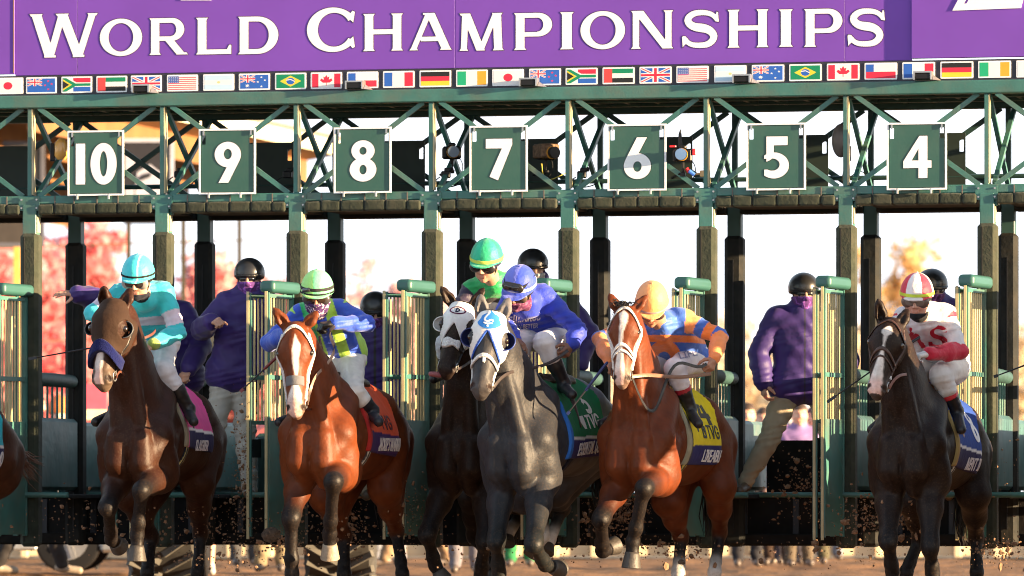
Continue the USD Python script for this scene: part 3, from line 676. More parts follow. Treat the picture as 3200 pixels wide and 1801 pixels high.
def field(prims, lo, hi, h):
    n = np.maximum(np.ceil((np.asarray(hi) - lo) / h).astype(int) + 1, 3)
    ax = [(lo[i] + h * np.arange(n[i])).astype(np.float32) for i in range(3)]
    F = np.full(n, 0.3, np.float32)
    for p in prims:
        pad = p.k + 0.06
        a = np.minimum(p.a - p.ra, p.b - p.rb) - pad; b = np.maximum(p.a + p.ra, p.b + p.rb) + pad
        i0 = np.clip(np.floor((a - lo) / h).astype(int), 0, n); i1 = np.clip(np.ceil((b - lo) / h).astype(int) + 1, 0, n)
        if (i1 <= i0).any(): continue
        sl = tuple(slice(i0[i], i1[i]) for i in range(3))
        x, y, z = ax[0][sl[0]][:, None, None], ax[1][sl[1]][None, :, None], ax[2][sl[2]][None, None, :]
        d, _ = p.dist(x, y, z)
        s = F[sl]
        if p.sub:
            hh = np.maximum(p.k - np.abs(s + d), 0) / p.k
            F[sl] = np.maximum(s, -d) + hh * hh * p.k / 4
        else:
            hh = np.maximum(p.k - np.abs(s - d), 0) / p.k
            F[sl] = np.minimum(s, d) - hh * hh * p.k / 4
    return F, ax

def fpts(prims, P):
    F = np.full(len(P), 0.3)
    for p in prims:
        d, _ = p.dist(P[:, 0], P[:, 1], P[:, 2])
        if p.sub: F = np.maximum(F, -d)
        else:
            hh = np.maximum(p.k - np.abs(F - d), 0) / p.k
            F = np.minimum(F, d) - hh * hh * p.k / 4
    return F

_EDG = [(a, a | (1 << k)) for k in range(3) for a in range(8) if not a & (1 << k)]
def surf(F, ax, h):
    lo = np.array([a[0] for a in ax])
    n = np.array(F.shape)
    S = F < 0
    cnt = np.zeros(n - 1, np.uint8)
    def cs(c): return tuple(slice((c >> k) & 1, n[k] - 1 + ((c >> k) & 1)) for k in range(3))
    for c in range(8): cnt += S[cs(c)]
    act = np.argwhere((cnt > 0) & (cnt < 8))
    if not len(act): return np.zeros((0, 3)), np.zeros((0, 3), int)
    V = np.stack([F[tuple(act[:, k] + ((c >> k) & 1) for k in range(3))] for c in range(8)], 1)
    acc, num = np.zeros((len(act), 3)), np.zeros(len(act))
    for a, b in _EDG:
        m = (V[:, a] < 0) != (V[:, b] < 0)
        va, vb = V[m, a], V[m, b]
        t = va / (va - vb)
        ca = np.array([(a >> k) & 1 for k in range(3)]); cb = np.array([(b >> k) & 1 for k in range(3)])
        acc[m] += ca + t[:, None] * (cb - ca); num[m] += 1
    v = lo + h * (act + acc / num[:, None])
    idx = np.full(n - 1, -1, np.int32); idx[tuple(act.T)] = np.arange(len(act))
    fs = []
    for k in range(3):
        i, j = (k + 1) % 3, (k + 2) % 3
        sl0 = [slice(None)] * 3; sl1 = [slice(None)] * 3
        sl0[k] = slice(0, -1); sl1[k] = slice(1, None)
        a, b = S[tuple(sl0)], S[tuple(sl1)]
        E = np.argwhere(a != b)
        E = E[(E[:, i] > 0) & (E[:, j] > 0) & (E[:, i] < n[i] - 1) & (E[:, j] < n[j] - 1)]
        ins = a[tuple(E.T)]
        q = []
        for di, dj in ((-1, -1), (0, -1), (0, 0), (-1, 0)):
            c = E.copy(); c[:, i] += di; c[:, j] += dj
            q.append(idx[tuple(c.T)])
        q = np.stack(q, 1)
        q[~ins] = q[~ins][:, ::-1]
        fs.append(q)
    q = np.vstack(fs); q = q[(q >= 0).all(1)]
    return v, np.vstack([q[:, [0, 1, 2]], q[:, [0, 2, 3]]])

def colours(prims, v, tau=0.012):
    ds, cs = [], []
    for p in prims:
        if p.sub: continue
        d, t = p.dist(v[:, 0], v[:, 1], v[:, 2])
        ds.append(d); cs.append(p.ca + np.asarray(t)[:, None] * (p.cb - p.ca))
    D = np.array(ds); w = np.exp(-np.clip((D - D.min(0)) / tau, 0, 40)); w /= w.sum(0)
    return np.einsum('pn,pnc->nc', w, np.array(cs))

def solid(prims, h, extra=None, pad=0.03, tau=0.012, box=None):
    """(v, f, colours) of the smooth union; extra(x, y, z) is added to the field."""
    lo, hi = bounds(prims, pad) if box is None else box
    F, ax = field(prims, lo, hi, h)
    if extra is not None:
        F += extra(ax[0][:, None, None], ax[1][None, :, None], ax[2][None, None, :])
    v, f = surf(F, ax, h)
    return v, f, colours(prims, v, tau)

def shell(prims, th, region, lo, hi, h, smooth_k=0.004):
    """A cover of thickness th on the union, kept where region(P) < 0."""
    F, ax = field(prims, np.asarray(lo, float), np.asarray(hi, float), h)
    P = np.stack(np.broadcast_arrays(ax[0][:, None, None], ax[1][None, :, None], ax[2][None, None, :]), -1)
    G = np.maximum(F - th, region(P))
    return surf(G, ax, h)

# ---------------------------------------------------------------- materials of living things and clothes
COAT = mat_col('horse_coat', rough=0.5, var=0.28, scale=8, bump=0.3, bscale=42, sheen=0.0, spec=0.2, dust=(.10, .062, .036))
HOOFM = mat_col('hoof_horn', rough=0.55, var=0.2, scale=30, bump=0.3, bscale=60)
HAIRM = mat_col('hair', rough=0.5, var=0.2, scale=60)
SKIN = mat_col('skin', rough=0.5, var=0.07, scale=40, sss=0.08, bump=0.1, bscale=120)
SILK = mat_col('racing_silk', rough=0.55, var=0.08, scale=12, bump=0.8, bscale=26, sheen=0.2, spec=0.3)
CLOTH = mat_col('woven_cloth', rough=0.8, var=0.09, scale=16, bump=0.5, bscale=28, sheen=0.03, spec=0.2)
NYLON = mat_col('nylon_jacket', rough=0.6, var=0.10, scale=10, bump=0.45, bscale=16, sheen=0.15)
LEATHER = mat_col('leather', rough=0.42, var=0.15, scale=40, bump=0.15)
SHINY = mat_col('polished_shell', rough=0.34, var=0.08, scale=10, coat=0.15)
FLEECE = mat_col('sheepskin', rough=0.95, var=0.2, scale=70, bump=1.0, bscale=130, sheen=0.1, spec=0.1)
LENS = mat_col('goggle_lens', rough=0.08, var=0.02, scale=5, coat=0.8)
EYEM = mat_col('eye', rough=0.05, var=0.02, scale=5, coat=1.0)
WHT, BLK = (.72, .70, .68), (.012, .012, .013)

def crop(x0, y0, k):
    return lambda x, y: (x0 + x / k, y0 + y / k)
A_, B_, C_, D_, E_ = crop(0, 650, 2.417), crop(600, 700, 2.417), crop(1250, 700, 2.417), crop(1800, 800, 2.417), crop(2500, 800, 2.417)
F_, G_, H_, I_, J_ = crop(0, 1200, 2.413), crop(700, 1200, 2.413), crop(1250, 1200, 2.413), crop(1800, 1200, 2.413), crop(2500, 1200, 2.413)
K1, K2, K3, K4 = crop(200, 760, 3.152), crop(720, 820, 2.4167), crop(2620, 800, 3.0208), crop(1400, 720, 3.625)

# ---------------------------------------------------------------- racehorses
class Horse:
    def __init__(self, label, chest, Y, psi, pitch, poll, muz, ears, yaw, roll, legs, coat, point, muzc, blaze=(), socks=(), hood=False, group='racehorses leaving the gate', hair=None, hsc=1.0, blow=None, hoofc=(.05, .043, .036), rump=0.0, headc=None, earc=None):
        self.Y = Y
        P = lambda q: W(q[0][0], q[0][1], Y + q[1])
        self.P = P
        O = W(*chest, Y); self.O = O
        ps, pt = math.radians(psi), math.radians(pitch)
        self.u = np.array([math.sin(ps) * math.cos(pt), math.cos(ps) * math.cos(pt), -math.sin(pt)])
        self.v = np.array([math.cos(ps), -math.sin(ps), 0.0])
        self.w = np.cross(self.v, self.u)
        T = lambda u, v, z: O + self.u * u + self.v * v + self.w * z
        self.T = T
        c = np.array(coat); dk = np.array(point); mz = np.array(muzc)
        under = c * 0.75
        tor = [Cap(T(.02, 0, .0), T(.35, 0, .05), .185, .26, .08, c), Cap(T(.35, 0, .03), T(1.05, 0, .03), .27, .285, .08, c), Cap(T(.42, 0, .20), T(1.1, 0, .15), .19, .21, .08, c),
               Cap(T(.36, 0, .38), T(.72, 0, .33), .08, .10, .08, c), Cap(T(.7, 0, .28), T(1.2, 0, .29), .13, .15, .08, c),
               Cap(T(1.05, 0, .0), T(1.3, 0, .06), .25, .21, .08, c), Cap(T(1.2, 0, .19), T(1.5, 0, .12), .225, .22, .06, c)]
        for s in (-1, 1):
            tor += [Cap(T(1.22, .14 * s, .25), T(1.55, .13 * s, .04), .12, .15, .06, c), Cap(T(1.58, .11 * s, .02), T(1.5, .13 * s, -.15), .15, .13, .05, c),
                    Cap(T(.32, .125 * s, .31), T(.04, .165 * s, .06), .105, .118, .05, c), Cap(T(.04, .165 * s, .06), T(.16, .172 * s, -.20), .115, .125, .04, c),
                    Cap(T(-.105, .088 * s, .04), T(-.10, .090 * s, -.14), .080, .092, .014, c), Cap(T(-.075, .07 * s, -.18), T(.0, .07 * s, -.28), .075, .062, .035, c * .9), Cap(T(-.02, .15 * s, -.04), T(-.05, .10 * s, -.16), .08, .07, .05, c)]
        # head
        O2, M = P(poll), P(muz)
        A = unit(M - O2); L = np.linalg.norm(M - O2); s = L / 0.64 * hsc
        yw = math.radians(yaw)
        N = np.array([math.sin(yw), -math.cos(yw), 0.0]); N = unit(N - A * (N @ A)); R = np.cross(N, A); R = R if R[0] > 0 else -R
        self.hO, self.hA, self.hN, self.hR, self.hL, self.hs = O2, A, N, R, L, s
        Hd = lambda t, n, r: O2 + A * (t * L) + N * (n * s) + R * (r * s)
        self.H = Hd
        cbody = c; c = np.array(headc) if headc is not None else c
        hd = [Cap(Hd(.125, -.045, 0), Hd(.28, -.02, 0), .085 * s, .098 * s, .05, c), Cap(Hd(.26, -.01, .035), Hd(.38, -.02, .04), .06 * s, .06 * s, .04, c), Cap(Hd(.26, -.01, -.035), Hd(.38, -.02, -.04), .06 * s, .06 * s, .04, c),
              Cap(Hd(.36, -.035, 0), Hd(.66, -.035, 0), .088 * s, .062 * s, .05, c), Cap(Hd(.40, .012, 0), Hd(.80, -.005, 0), .048 * s, .036 * s, .03, c),
              Cap(Hd(.64, -.04, 0), Hd(.90, -.04, 0), .060 * s, .060 * s, .04, c, mz), Cap(Hd(.50, -.11, 0), Hd(.86, -.085, 0), .05 * s, .038 * s, .04, c * .8, mz), Cap(Hd(.95, -.055, 0), Hd(.97, -.075, 0), .045 * s, .038 * s, .03, mz)]
        for q in (-1, 1):
            hd += [Cap(Hd(.26, -.12, .05 * q), Hd(.44, -.11, .045 * q), .072 * s, .058 * s, .04, c * .92), Cap(Hd(.335, -.012, .082 * q), Hd(.35, -.02, .084 * q), .035 * s, .033 * s, .03, c * .8),
                   Cap(Hd(.40, -.045, .07 * q), Hd(.62, -.055, .052 * q), .022 * s, .016 * s, .03, c),
                   Cap(Hd(.86, -.012, .034 * q), Hd(.93, -.02, .04 * q), .022 * s, .026 * s, .018, mz), Cap(Hd(.895, .012, .052 * q), Hd(.935, -.012, .06 * q), .010 * s, .014 * s, .008, (.01, .008, .008), sub=True)]
        self.headprims = list(hd)
        self.ears = []
        for q, e in zip((-1, 1), ears):
            E0 = Hd(.05, -.05, .060 * q); E1 = P(e)
            d = E1 - E0; mid = E0 + d * .42
            ec = np.array(earc) if earc is not None else c
            ea = [Cap(E0, mid, .033 * s, .042 * s, .02, c, ec, sq=(N, .6)), Cap(mid, E0 + d * .78, .042 * s, .027 * s, .012, ec, sq=(N, .6)), Cap(E0 + d * .78, E1, .027 * s, .006, .010, ec, ec * .7 + dk * .3, sq=(N, .6)), Cap(mid + N * .031 * s - d * .22, mid + N * .031 * s + d * .32, .024 * s, .010, .008, c * 1.3, sub=True)]
            hd += ea; self.ears += ea
        c = cbody
        # neck
        thr = Hd(.30, -.19, 0)
        B1, B2 = T(.36, 0, .30), T(.05, 0, .08)
        p0 = Hd(.09, -.13, 0)
        neck = [Cap(p0, p0 * .45 + B1 * .55, .085 * s, .12, .07, c), Cap(p0 * .45 + B1 * .55, B1, .122, .172, .07, c), Cap(thr, thr * .5 + B2 * .5, .075 * s, .118, .07, c), Cap(thr * .5 + B2 * .5, B2, .118, .175, .07, c),
                Cap(p0 * .6 + thr * .4, (B1 + B2) / 2, .10 * s, .19, .07, c)]
        for q in (-1, 1):      # neck strap muscle down to the breast
            neck += [Cap(Hd(.28, -.17, .05 * q), T(-.09, .085 * q, .10), .036, .062, .016, c), Cap(Hd(.22, -.20, .03 * q), T(-.08, .022 * q, .06), .030, .040, .012, c * .9), Cap(T(.30, .13 * q, .30), T(.06, .185 * q, .08), .07, .085, .018, c), Cap(T(.22, .185 * q, .02), T(.16, .18 * q, -.22), .085, .08, .022, c)]
        lg = []; self.hooves = []
        for key, pts in legs.items():
            q = -1 if key[1] == 'l' else 1
            J = [P(p) for p in pts]
            wh = key in socks
            lo = np.array((.55, .53, .50)) if wh else dk
            if key[0] == 'f':
                e = T(.14, .15 * q, -.24); kn, fe, ho = J
                m = e * .62 + kn * .38
                lg += [Cap(T(.10, .15 * q, -.12), e, .125, .115, .06, c), Cap(e, m, .115, .090, .05, c), Cap(m, kn, .090, .054, .045, c * .85 + dk * .15, dk), Cap(kn + unit(e - kn) * .035, kn - unit(e - kn) * .03, .054, .050, .05, dk), Cap(kn, kn * .25 + fe * .75, .048, .042, .05, dk), Cap(kn * .25 + fe * .75, fe, .042, .040, .05, lo), Cap(fe, fe, .050, None, .03, lo)]
                back = np.array([.3, .95, 0]) * .02
                lg.append(Cap(kn * .8 + fe * .2 + back, fe + back, .022, .026, .02, dk, lo))
            else:
                hp = T(1.36, .13 * q, -.02); st, hk, fe, ho = J
                lg += [Cap(hp, st, .17, .125, .07, c), Cap(T(1.55, .12 * q, -.1), st * .5 + hk * .5, .13, .085, .07, c), Cap(st, hk, .115, .048, .05, c, c * .6 + dk * .4), Cap(hk + unit(st - hk) * .03, hk - unit(st - hk) * .05, .056, .046, .03, c * .5 + dk * .5, dk), Cap(hk, hk * .25 + fe * .75, .047, .040, .035, dk), Cap(hk * .25 + fe * .75, fe, .040, .039, .035, lo), Cap(fe, fe, .051, None, .03, lo)]
            d = ho - fe; l = np.linalg.norm(d); d = unit(d)
            if l > .19: ho = fe + d * .19; l = .19
            p1 = fe + d * l * .45
            lg.append(Cap(fe, p1, .043, .047, .02, lo))
            self.hooves.append((p1 - d * .012, ho))
        self.tor, self.neck, self.legs, self.hd = tor, neck, lg, hd
        self.torso = tor
        t = Thing('racehorse', label, 'horse', (O[0], O[1] + .7, 0), 0, group)
        self.t = t
        allp = tor + neck + lg + hd
        def muscle(x, y, z):
            return (0.0018 * np.sin(9.1 * x + 5.3 * z + 2.1 * y) * np.sin(8.7 * z - 3.2 * y + 1.1 * x) + 0.0015 * np.sin(31 * x + 13 * z) * np.sin(24 * z - 11 * y)).astype(np.float32)
        v, f, col = solid(allp, 0.0090, muscle)
        if rump:
            uu = (v - O) @ self.u; wz = (v - O) @ self.w; ds = meshkit.fbm(v * 11, 3, 2)
            k = np.clip((uu - .2) / 1.1, 0, 1) * np.clip((wz + .45) / .5, 0, 1) * (.5 + ds)
            col = col * (1 + rump * k[:, None]) * (.72 + .56 * meshkit.fbm(v * 16, 3, 8))[:, None]
        q = v - O2
        tt, nn, rr = q @ A / L, q @ N / s, q @ R / s
        onhead = (tt > -.12) & (tt < 1.06) & (np.abs(rr) < .16) & (nn > -.07)
        if len(blaze):
            bt = np.array([b[0] for b in blaze]); bw = np.interp(tt, bt, [b[1] for b in blaze], left=0, right=0); bc = np.interp(tt, bt, [b[2] for b in blaze])
            edge = .016 * (meshkit.fbm(np.c_[tt * 9, rr * 14, tt * 0], 3, 5) - .5)
            m = np.clip((bw + edge - np.abs(rr - bc)) / .010, 0, 1) * (bw > .001) * onhead * np.clip((nn + .05) / .03, 0, 1)
            col = col * (1 - m[:, None]) + np.array((.66, .60, .56)) * m[:, None]
            pk = m * np.clip((tt - .78) / .1, 0, 1) * .75
            col = col * (1 - pk[:, None]) + np.array((.55, .33, .29)) * pk[:, None]
        for r in (-1, 1):
            m = np.clip((.024 - np.linalg.norm(np.c_[(tt - .915) * .64, (rr - .053 * r) * 1.0], axis=1)) / .006, 0, 1) * onhead
            col = col * (1 - m[:, None]) + np.array((.02, .012, .011)) * m[:, None]
            m = np.clip((.045 - np.linalg.norm(np.c_[(tt - .34) * .64, (rr - .10 * r), nn + .02], axis=1)) / .02, 0, 1) * .6
            col = col * (1 - m[:, None]) + c * .6 * m[:, None]
        self.body = obj('body', (v, f), COAT, t, col=col, smooth=True, world=True)
        for r in (-1, 1):
            e = trimesh.creation.icosphere(3, .0225 * s); e.apply_translation(Hd(.345, -.002, .103 * r)); obj('eye', e, EYEM, t, col=(.012, .007, .005), smooth=True, world=True)
            no = trimesh.creation.icosphere(2, 1.0); no.vertices = np.asarray(no.vertices) * [.006, .006, .006]
        for i, (a, b) in enumerate(self.hooves):
            d = b - a
            hc = hoofc
            m = polytube([a, a + d * .15, a + d * .95, b], [.049, .053, .070, .068], 20)
            obj('hoof', m, HOOFM, t, col=hc, smooth=50, world=True)
        hcol = hair if hair is not None else dk
        # mane along the crest, falling to the far side, and the forelock
        rng = np.random.default_rng(len(label))
        ms = []
        for i in range(110):
            k = rng.random(); base = p0 * (1 - k) + B1 * k + N * .02
            base = base + np.array([0, 0, .085 + .05 * k]) * (1 if k < 1 else 1)
            sd = -1
            tip = base + self.v * sd * (.05 + .07 * rng.random()) + np.array([rng.normal(0, .02), .05 + rng.normal(0, .03), -.06 - .08 * rng.random()])
            mid = (base + tip) / 2 + np.array([0, 0, .04])
            ms.append(polytube(spline([base, mid, tip], 5), [.005, .007, .006, .004, .001], 4))
        obj('mane', cat_mesh(ms), HAIRM, t, col=hcol, smooth=True, world=True)
        # tail: dock and long strands streaming
        D0 = T(1.76, 0, .14); ms = []
        for i in range(110):
            if blow is None:
                e = D0 + self.u * (.03 + .10 * rng.random()) + np.array([rng.normal(0, .03), rng.normal(0, .05), -.40 - .40 * rng.random()]); mm = D0 + self.u * .08 + rng.normal(0, .015, 3)
            else:
                k = rng.random(); e = D0 + np.array(blow) * (.35 + .65 * k) + np.array([rng.normal(0, .05), rng.normal(0, .08), rng.normal(-.10 * (1 - k), .06)]); mm = D0 + np.array(blow) * .2 + np.array([0, 0, .02]) + rng.normal(0, .03, 3)
            ms.append(polytube(spline([D0 - self.u * .08, mm, (mm + e) / 2 + rng.normal(0, .015, 3), e], 6), [.012, .012, .009, .007, .004, .001], 4))
        obj('tail', cat_mesh(ms), HAIRM, t, col=hcol, smooth=True, world=True)

    def hl(self, P):
        q = P - self.hO
        return q @ self.hA / self.hL, q @ self.hN / self.hs, q @ self.hR / self.hs
    def tl(self, P):
        q = P - self.O
        return q @ self.u, q @ self.v, q @ self.w
    def headbox(self, pad=.07):
        return bounds(self.headprims, pad)
    def tack(self, name, region, th=.007, col=(.02, .014, .012), m=None, h=.0065, label=None, parent=None, pad=.02, extra=()):
        lo, hi = self.headbox(th + pad)
        v, f = shell(self.headprims + list(extra), th, lambda P: region(*self.hl(P)), lo, hi, h)
        if len(v) == 0: return None
        c = col(*self.hl(v)) if callable(col) else col
        return obj(name, (v, f), m or LEATHER, parent or self.t, col=c, smooth=True, world=True, label=label)
    def band(self, name, t0, w, slope=0.0, **k):
        s = self.hs
        return self.tack(name, lambda t, n, r: np.maximum(np.abs((t - t0) * .64 + slope * r * r / .075) - w / 2, -n - k.get('nmax', .20)), **{a: b for a, b in k.items() if a != 'nmax'})
    def cheeks(self, n0=-.07, n1=-.05, w=.022, t0=.05, t1=.86, **k):
        return self.tack('cheek_strap', lambda t, n, r: np.maximum(np.maximum(np.abs(n - (n0 + (n1 - n0) * np.clip((t - t0) / (t1 - t0), 0, 1))) - w / 2, np.maximum((t0 - t) * .64, (t - t1) * .64)), .03 - np.abs(r)), **k)
    def bit(self):
        for q in (-1, 1):
            c = self.H(.86, -.06, .063 * q)
            a = np.linspace(0, 2 * np.pi, 20)
            X, Yv = self.hA, self.hN
            p = c + .034 * (np.cos(a)[:, None] * X + np.sin(a)[:, None] * Yv)
            obj('bit_ring', polytube(p, .005, 6), STEEL, self.t, smooth=True, world=True)
    def bit_at(self, q):
        return self.H(.87, -.07, .07 * q)
    def torbox(self, u0, u1, z0, z1):
        c = np.array([self.T(a, b, z) for a in (u0, u1) for b in (-.42, .42) for z in (z0, z1)])
        return c.min(0), c.max(0)
    def wrap(self, name, th, region, colf, lo, hi, m=CLOTH, h=.011, parent=None, label=None):
        v, f = shell(self.tor, th, lambda P: region(*self.tl(P)), lo, hi, h)
        c = colf(*self.tl(v)) if callable(colf) else colf
        return obj(name, (v, f), m, parent or self.t, col=c, smooth=True, world=True, label=label)
    def cloth(self, main, band, front=None, edge=None, u0=.40, u1=1.12, zf=-.16, zb=-.20, bandw=.13, label=None, strip=True):
        zl = lambda u: zf + (zb - zf) * (u - u0) / (u1 - u0)
        def colf(u, v, z):
            c = np.repeat([main], len(u), 0).astype(float)
            b = z < zl(u) + bandw
            c[b] = band
            if strip:
                e = (z >= zl(u) + bandw) & (z < zl(u) + bandw + .022); c[e] = (.72, .71, .7)
            if front is not None: c[u < u0 + .055] = front
            if edge is not None:
                e = (u > u0 + .055) & (u < u0 + .085); c[e] = edge
            return c
        lo, hi = self.torbox(u0 - .05, u1 + .05, -.45, .6)
        fl = lambda u, v, z: .006 * np.sin(u * 28 + 3 * np.sign(v)) * np.clip((.25 - z) * 4, 0, 1)
        p = self.wrap('saddle_cloth', .022, lambda u, v, z: np.maximum(np.maximum(u0 - u + .25 * np.clip(z - .1, 0, 1), u - u1 - .2 * np.clip(z, -1, 0)), zl(u) - z), colf, lo, hi, label=label)
        self.cl = (zl, u0, u1, bandw)
        return p
    def print_on(self, poly, u, z, col, parent, name='print', th=.0025, off=.0255):
        m = flat(poly, th)
        v0 = np.asarray(m.vertices); mm = trimesh.Trimesh(v0, m.faces); mm = mm.subdivide_to_size(.05) if len(mm.faces) < 4000 else mm
        V = np.asarray(mm.vertices)
        lat = np.full(len(V), .55)
        for _ in range(24):
            P = self.O + np.outer(u + V[:, 0], self.u) + np.outer(lat, self.v) + np.outer(z + V[:, 1], self.w)
            lat -= fpts(self.tor, P) * .9
        lat = np.clip(lat, .10, .45)
        P = self.O + np.outer(u + V[:, 0], self.u) + np.outer(lat + off + V[:, 2], self.v) + np.outer(z + V[:, 1], self.w)
        obj(name, (P, np.asarray(mm.faces)), COLS, parent, col=col, world=True)
    def girth(self, col, u0=.40, w=.09, edge=None):
        lo, hi = self.torbox(u0 - .1, u0 + w + .1, -.45, .3)
        self.wrap('girth', .014, lambda u, v, z: np.maximum(np.abs(u - u0 - w / 2) - w / 2, z - .12), (lambda u, v, z: np.where((np.abs(np.abs(u - u0 - w / 2) - w * .36) < w * .1)[:, None], edge, col)) if edge is not None else col, lo, hi)
    def saddle(self, col=(.03, .018, .012)):
        T = self.T
        pr = [Cap(T(.62, 0, .455), T(.98, 0, .43), .05, .06, .04, sq=(self.v, 2.0)), Cap(T(.60, 0, .47), T(.56, 0, .50), .03, .02, .03)]
        for q in (-1, 1): pr.append(Cap(T(.70, .18 * q, .34), T(.62, .27 * q, .12), .035, .03, .03, sq=(self.v, .6)))
        v, f, _ = solid(pr, .011)
        obj('saddle', (v, f), LEATHER, self.t, col=col, smooth=True, world=True)
    def rein(self, q, hand, sag=.05, col=(.09, .035, .018), w=.018, via=None):
        a, b = self.bit_at(q), np.asarray(hand)
        pts = [a] + ([np.asarray(p) for p in via] if via else [(a + b) / 2 + np.array([0, 0, -sag])]) + [b]
        obj('rein', strap(spline(pts, 22), (0, 0.25, 1), w, .005), LEATHER, self.t, col=col, smooth=60, world=True)

def textpoly(s, height, bold=True, squeeze=1.0):
    """Lettering as a flat outline (shapely), from the mesh of the lettering helper."""
    m = meshkit.text_mesh(s, height, 0.01, bold)
    f = m.faces[(m.face_normals[:, 2] > .9)]
    p = unary_union([Polygon(m.vertices[t][:, :2]).buffer(1e-5) for t in f])
    return affinity.scale(p, squeeze, 1, origin=(0, 0))

# ---------------------------------------------------------------- people
def hand_prims(wr, d, n, side, curl, c, sc=1.0, spread=0.0):
    d = unit(d); n = unit(np.asarray(n, float) - d * (np.asarray(n, float) @ d)); s = np.cross(d, n) * side
    wr = np.asarray(wr, float); out = []
    offs = [.029, .010, -.009, -.027]; lens = [(.042, .026, .021), (.046, .030, .022), (.043, .028, .021), (.034, .021, .018)]
    for i, o in enumerate(offs):
        k0 = wr + d * .018 * sc + s * o * .6 * sc; k1 = wr + (d * (.088 - .006 * abs(i - 1)) + s * o) * sc
        out.append(Cap(k0, k1, .0155 * sc, .0125 * sc, .010, c))
        p = k1; a = 0
        for j, l in enumerate(lens[i]):
            a += math.radians((62, 82, 45)[j] * curl + (3 if curl < .3 else 0))
            di = d * math.cos(a) + n * math.sin(a) + s * (spread * (1.5 - i) * .16)
            q = p + unit(di) * l * sc
            out.append(Cap(p, q, (.0098 - .0008 * j) * sc, (.0092 - .0009 * j) * sc, .005, c)); p = q
    p = wr + (d * .022 + s * .026 + n * .008) * sc; a = 0
    for j, l in enumerate((.042, .033, .026)):
        a += (0, .45, .35)[j] * curl
        di = unit(d * (.62 + .5 * a) + s * (.72 - 1.1 * a) + n * (.32 + .45 * curl))
        q = p + di * l * sc; out.append(Cap(p, q, (.014 - .0018 * j) * sc, (.012 - .0018 * j) * sc, .008, c)); p = q
    return out

def head_prims(c, f, u, skin):
    f = unit(f); u = unit(np.asarray(u, float) - f * (np.asarray(u, float) @ f)); r = np.cross(f, u)
    H = lambda a, b, z: c + r * a + f * b + u * z
    s = np.array(skin); red = s * np.array((1.05, .72, .68))
    p = [Cap(H(0, -.03, .035), H(0, .02, .04), .082, .078, .03, s, sq=(r, .92)), Cap(H(0, .035, -.02), H(0, .03, .02), .064, .066, .03, s), Cap(H(0, .042, -.085), H(0, .04, -.04), .043, .05, .03, s), Cap(H(0, .070, -.102), H(0, .070, -.098), .019, .019, .02, s),
         Cap(H(0, .098, .008), H(0, .118, -.030), .009, .0125, .010, s), Cap(H(-.012, .106, -.036), H(.012, .106, -.036), .0085, .0085, .008, s * .95),
         Cap(H(-.02, .092, -.066), H(.02, .092, -.066), .007, .007, .006, red), Cap(H(-.016, .091, -.076), H(.016, .091, -.076), .0075, .0075, .006, red), Cap(H(-.022, .103, -.071), H(.022, .103, -.071), .002, .002, .002, red * .4, sub=True)]
    for q in (-1, 1):
        p += [Cap(H(.033 * q, .072, -.035), H(.045 * q, .055, -.03), .022, .022, .02, s * np.array((1.03, .9, .88))), Cap(H(.02 * q, .094, .027), H(.045 * q, .082, .026), .009, .009, .012, s * .9), Cap(H(.030 * q, .108, .006), H(.036 * q, .102, .006), .014, .014, .008, s * .7, sub=True),
              Cap(H(.078 * q, -.005, .01), H(.082 * q, -.002, -.028), .015, .010, .008, s * .92, sq=(r, .6)), Cap(H(.045 * q, .03, -.075), H(.05 * q, .0, -.04), .028, .03, .03, s)]
    return p, H, r, u, f

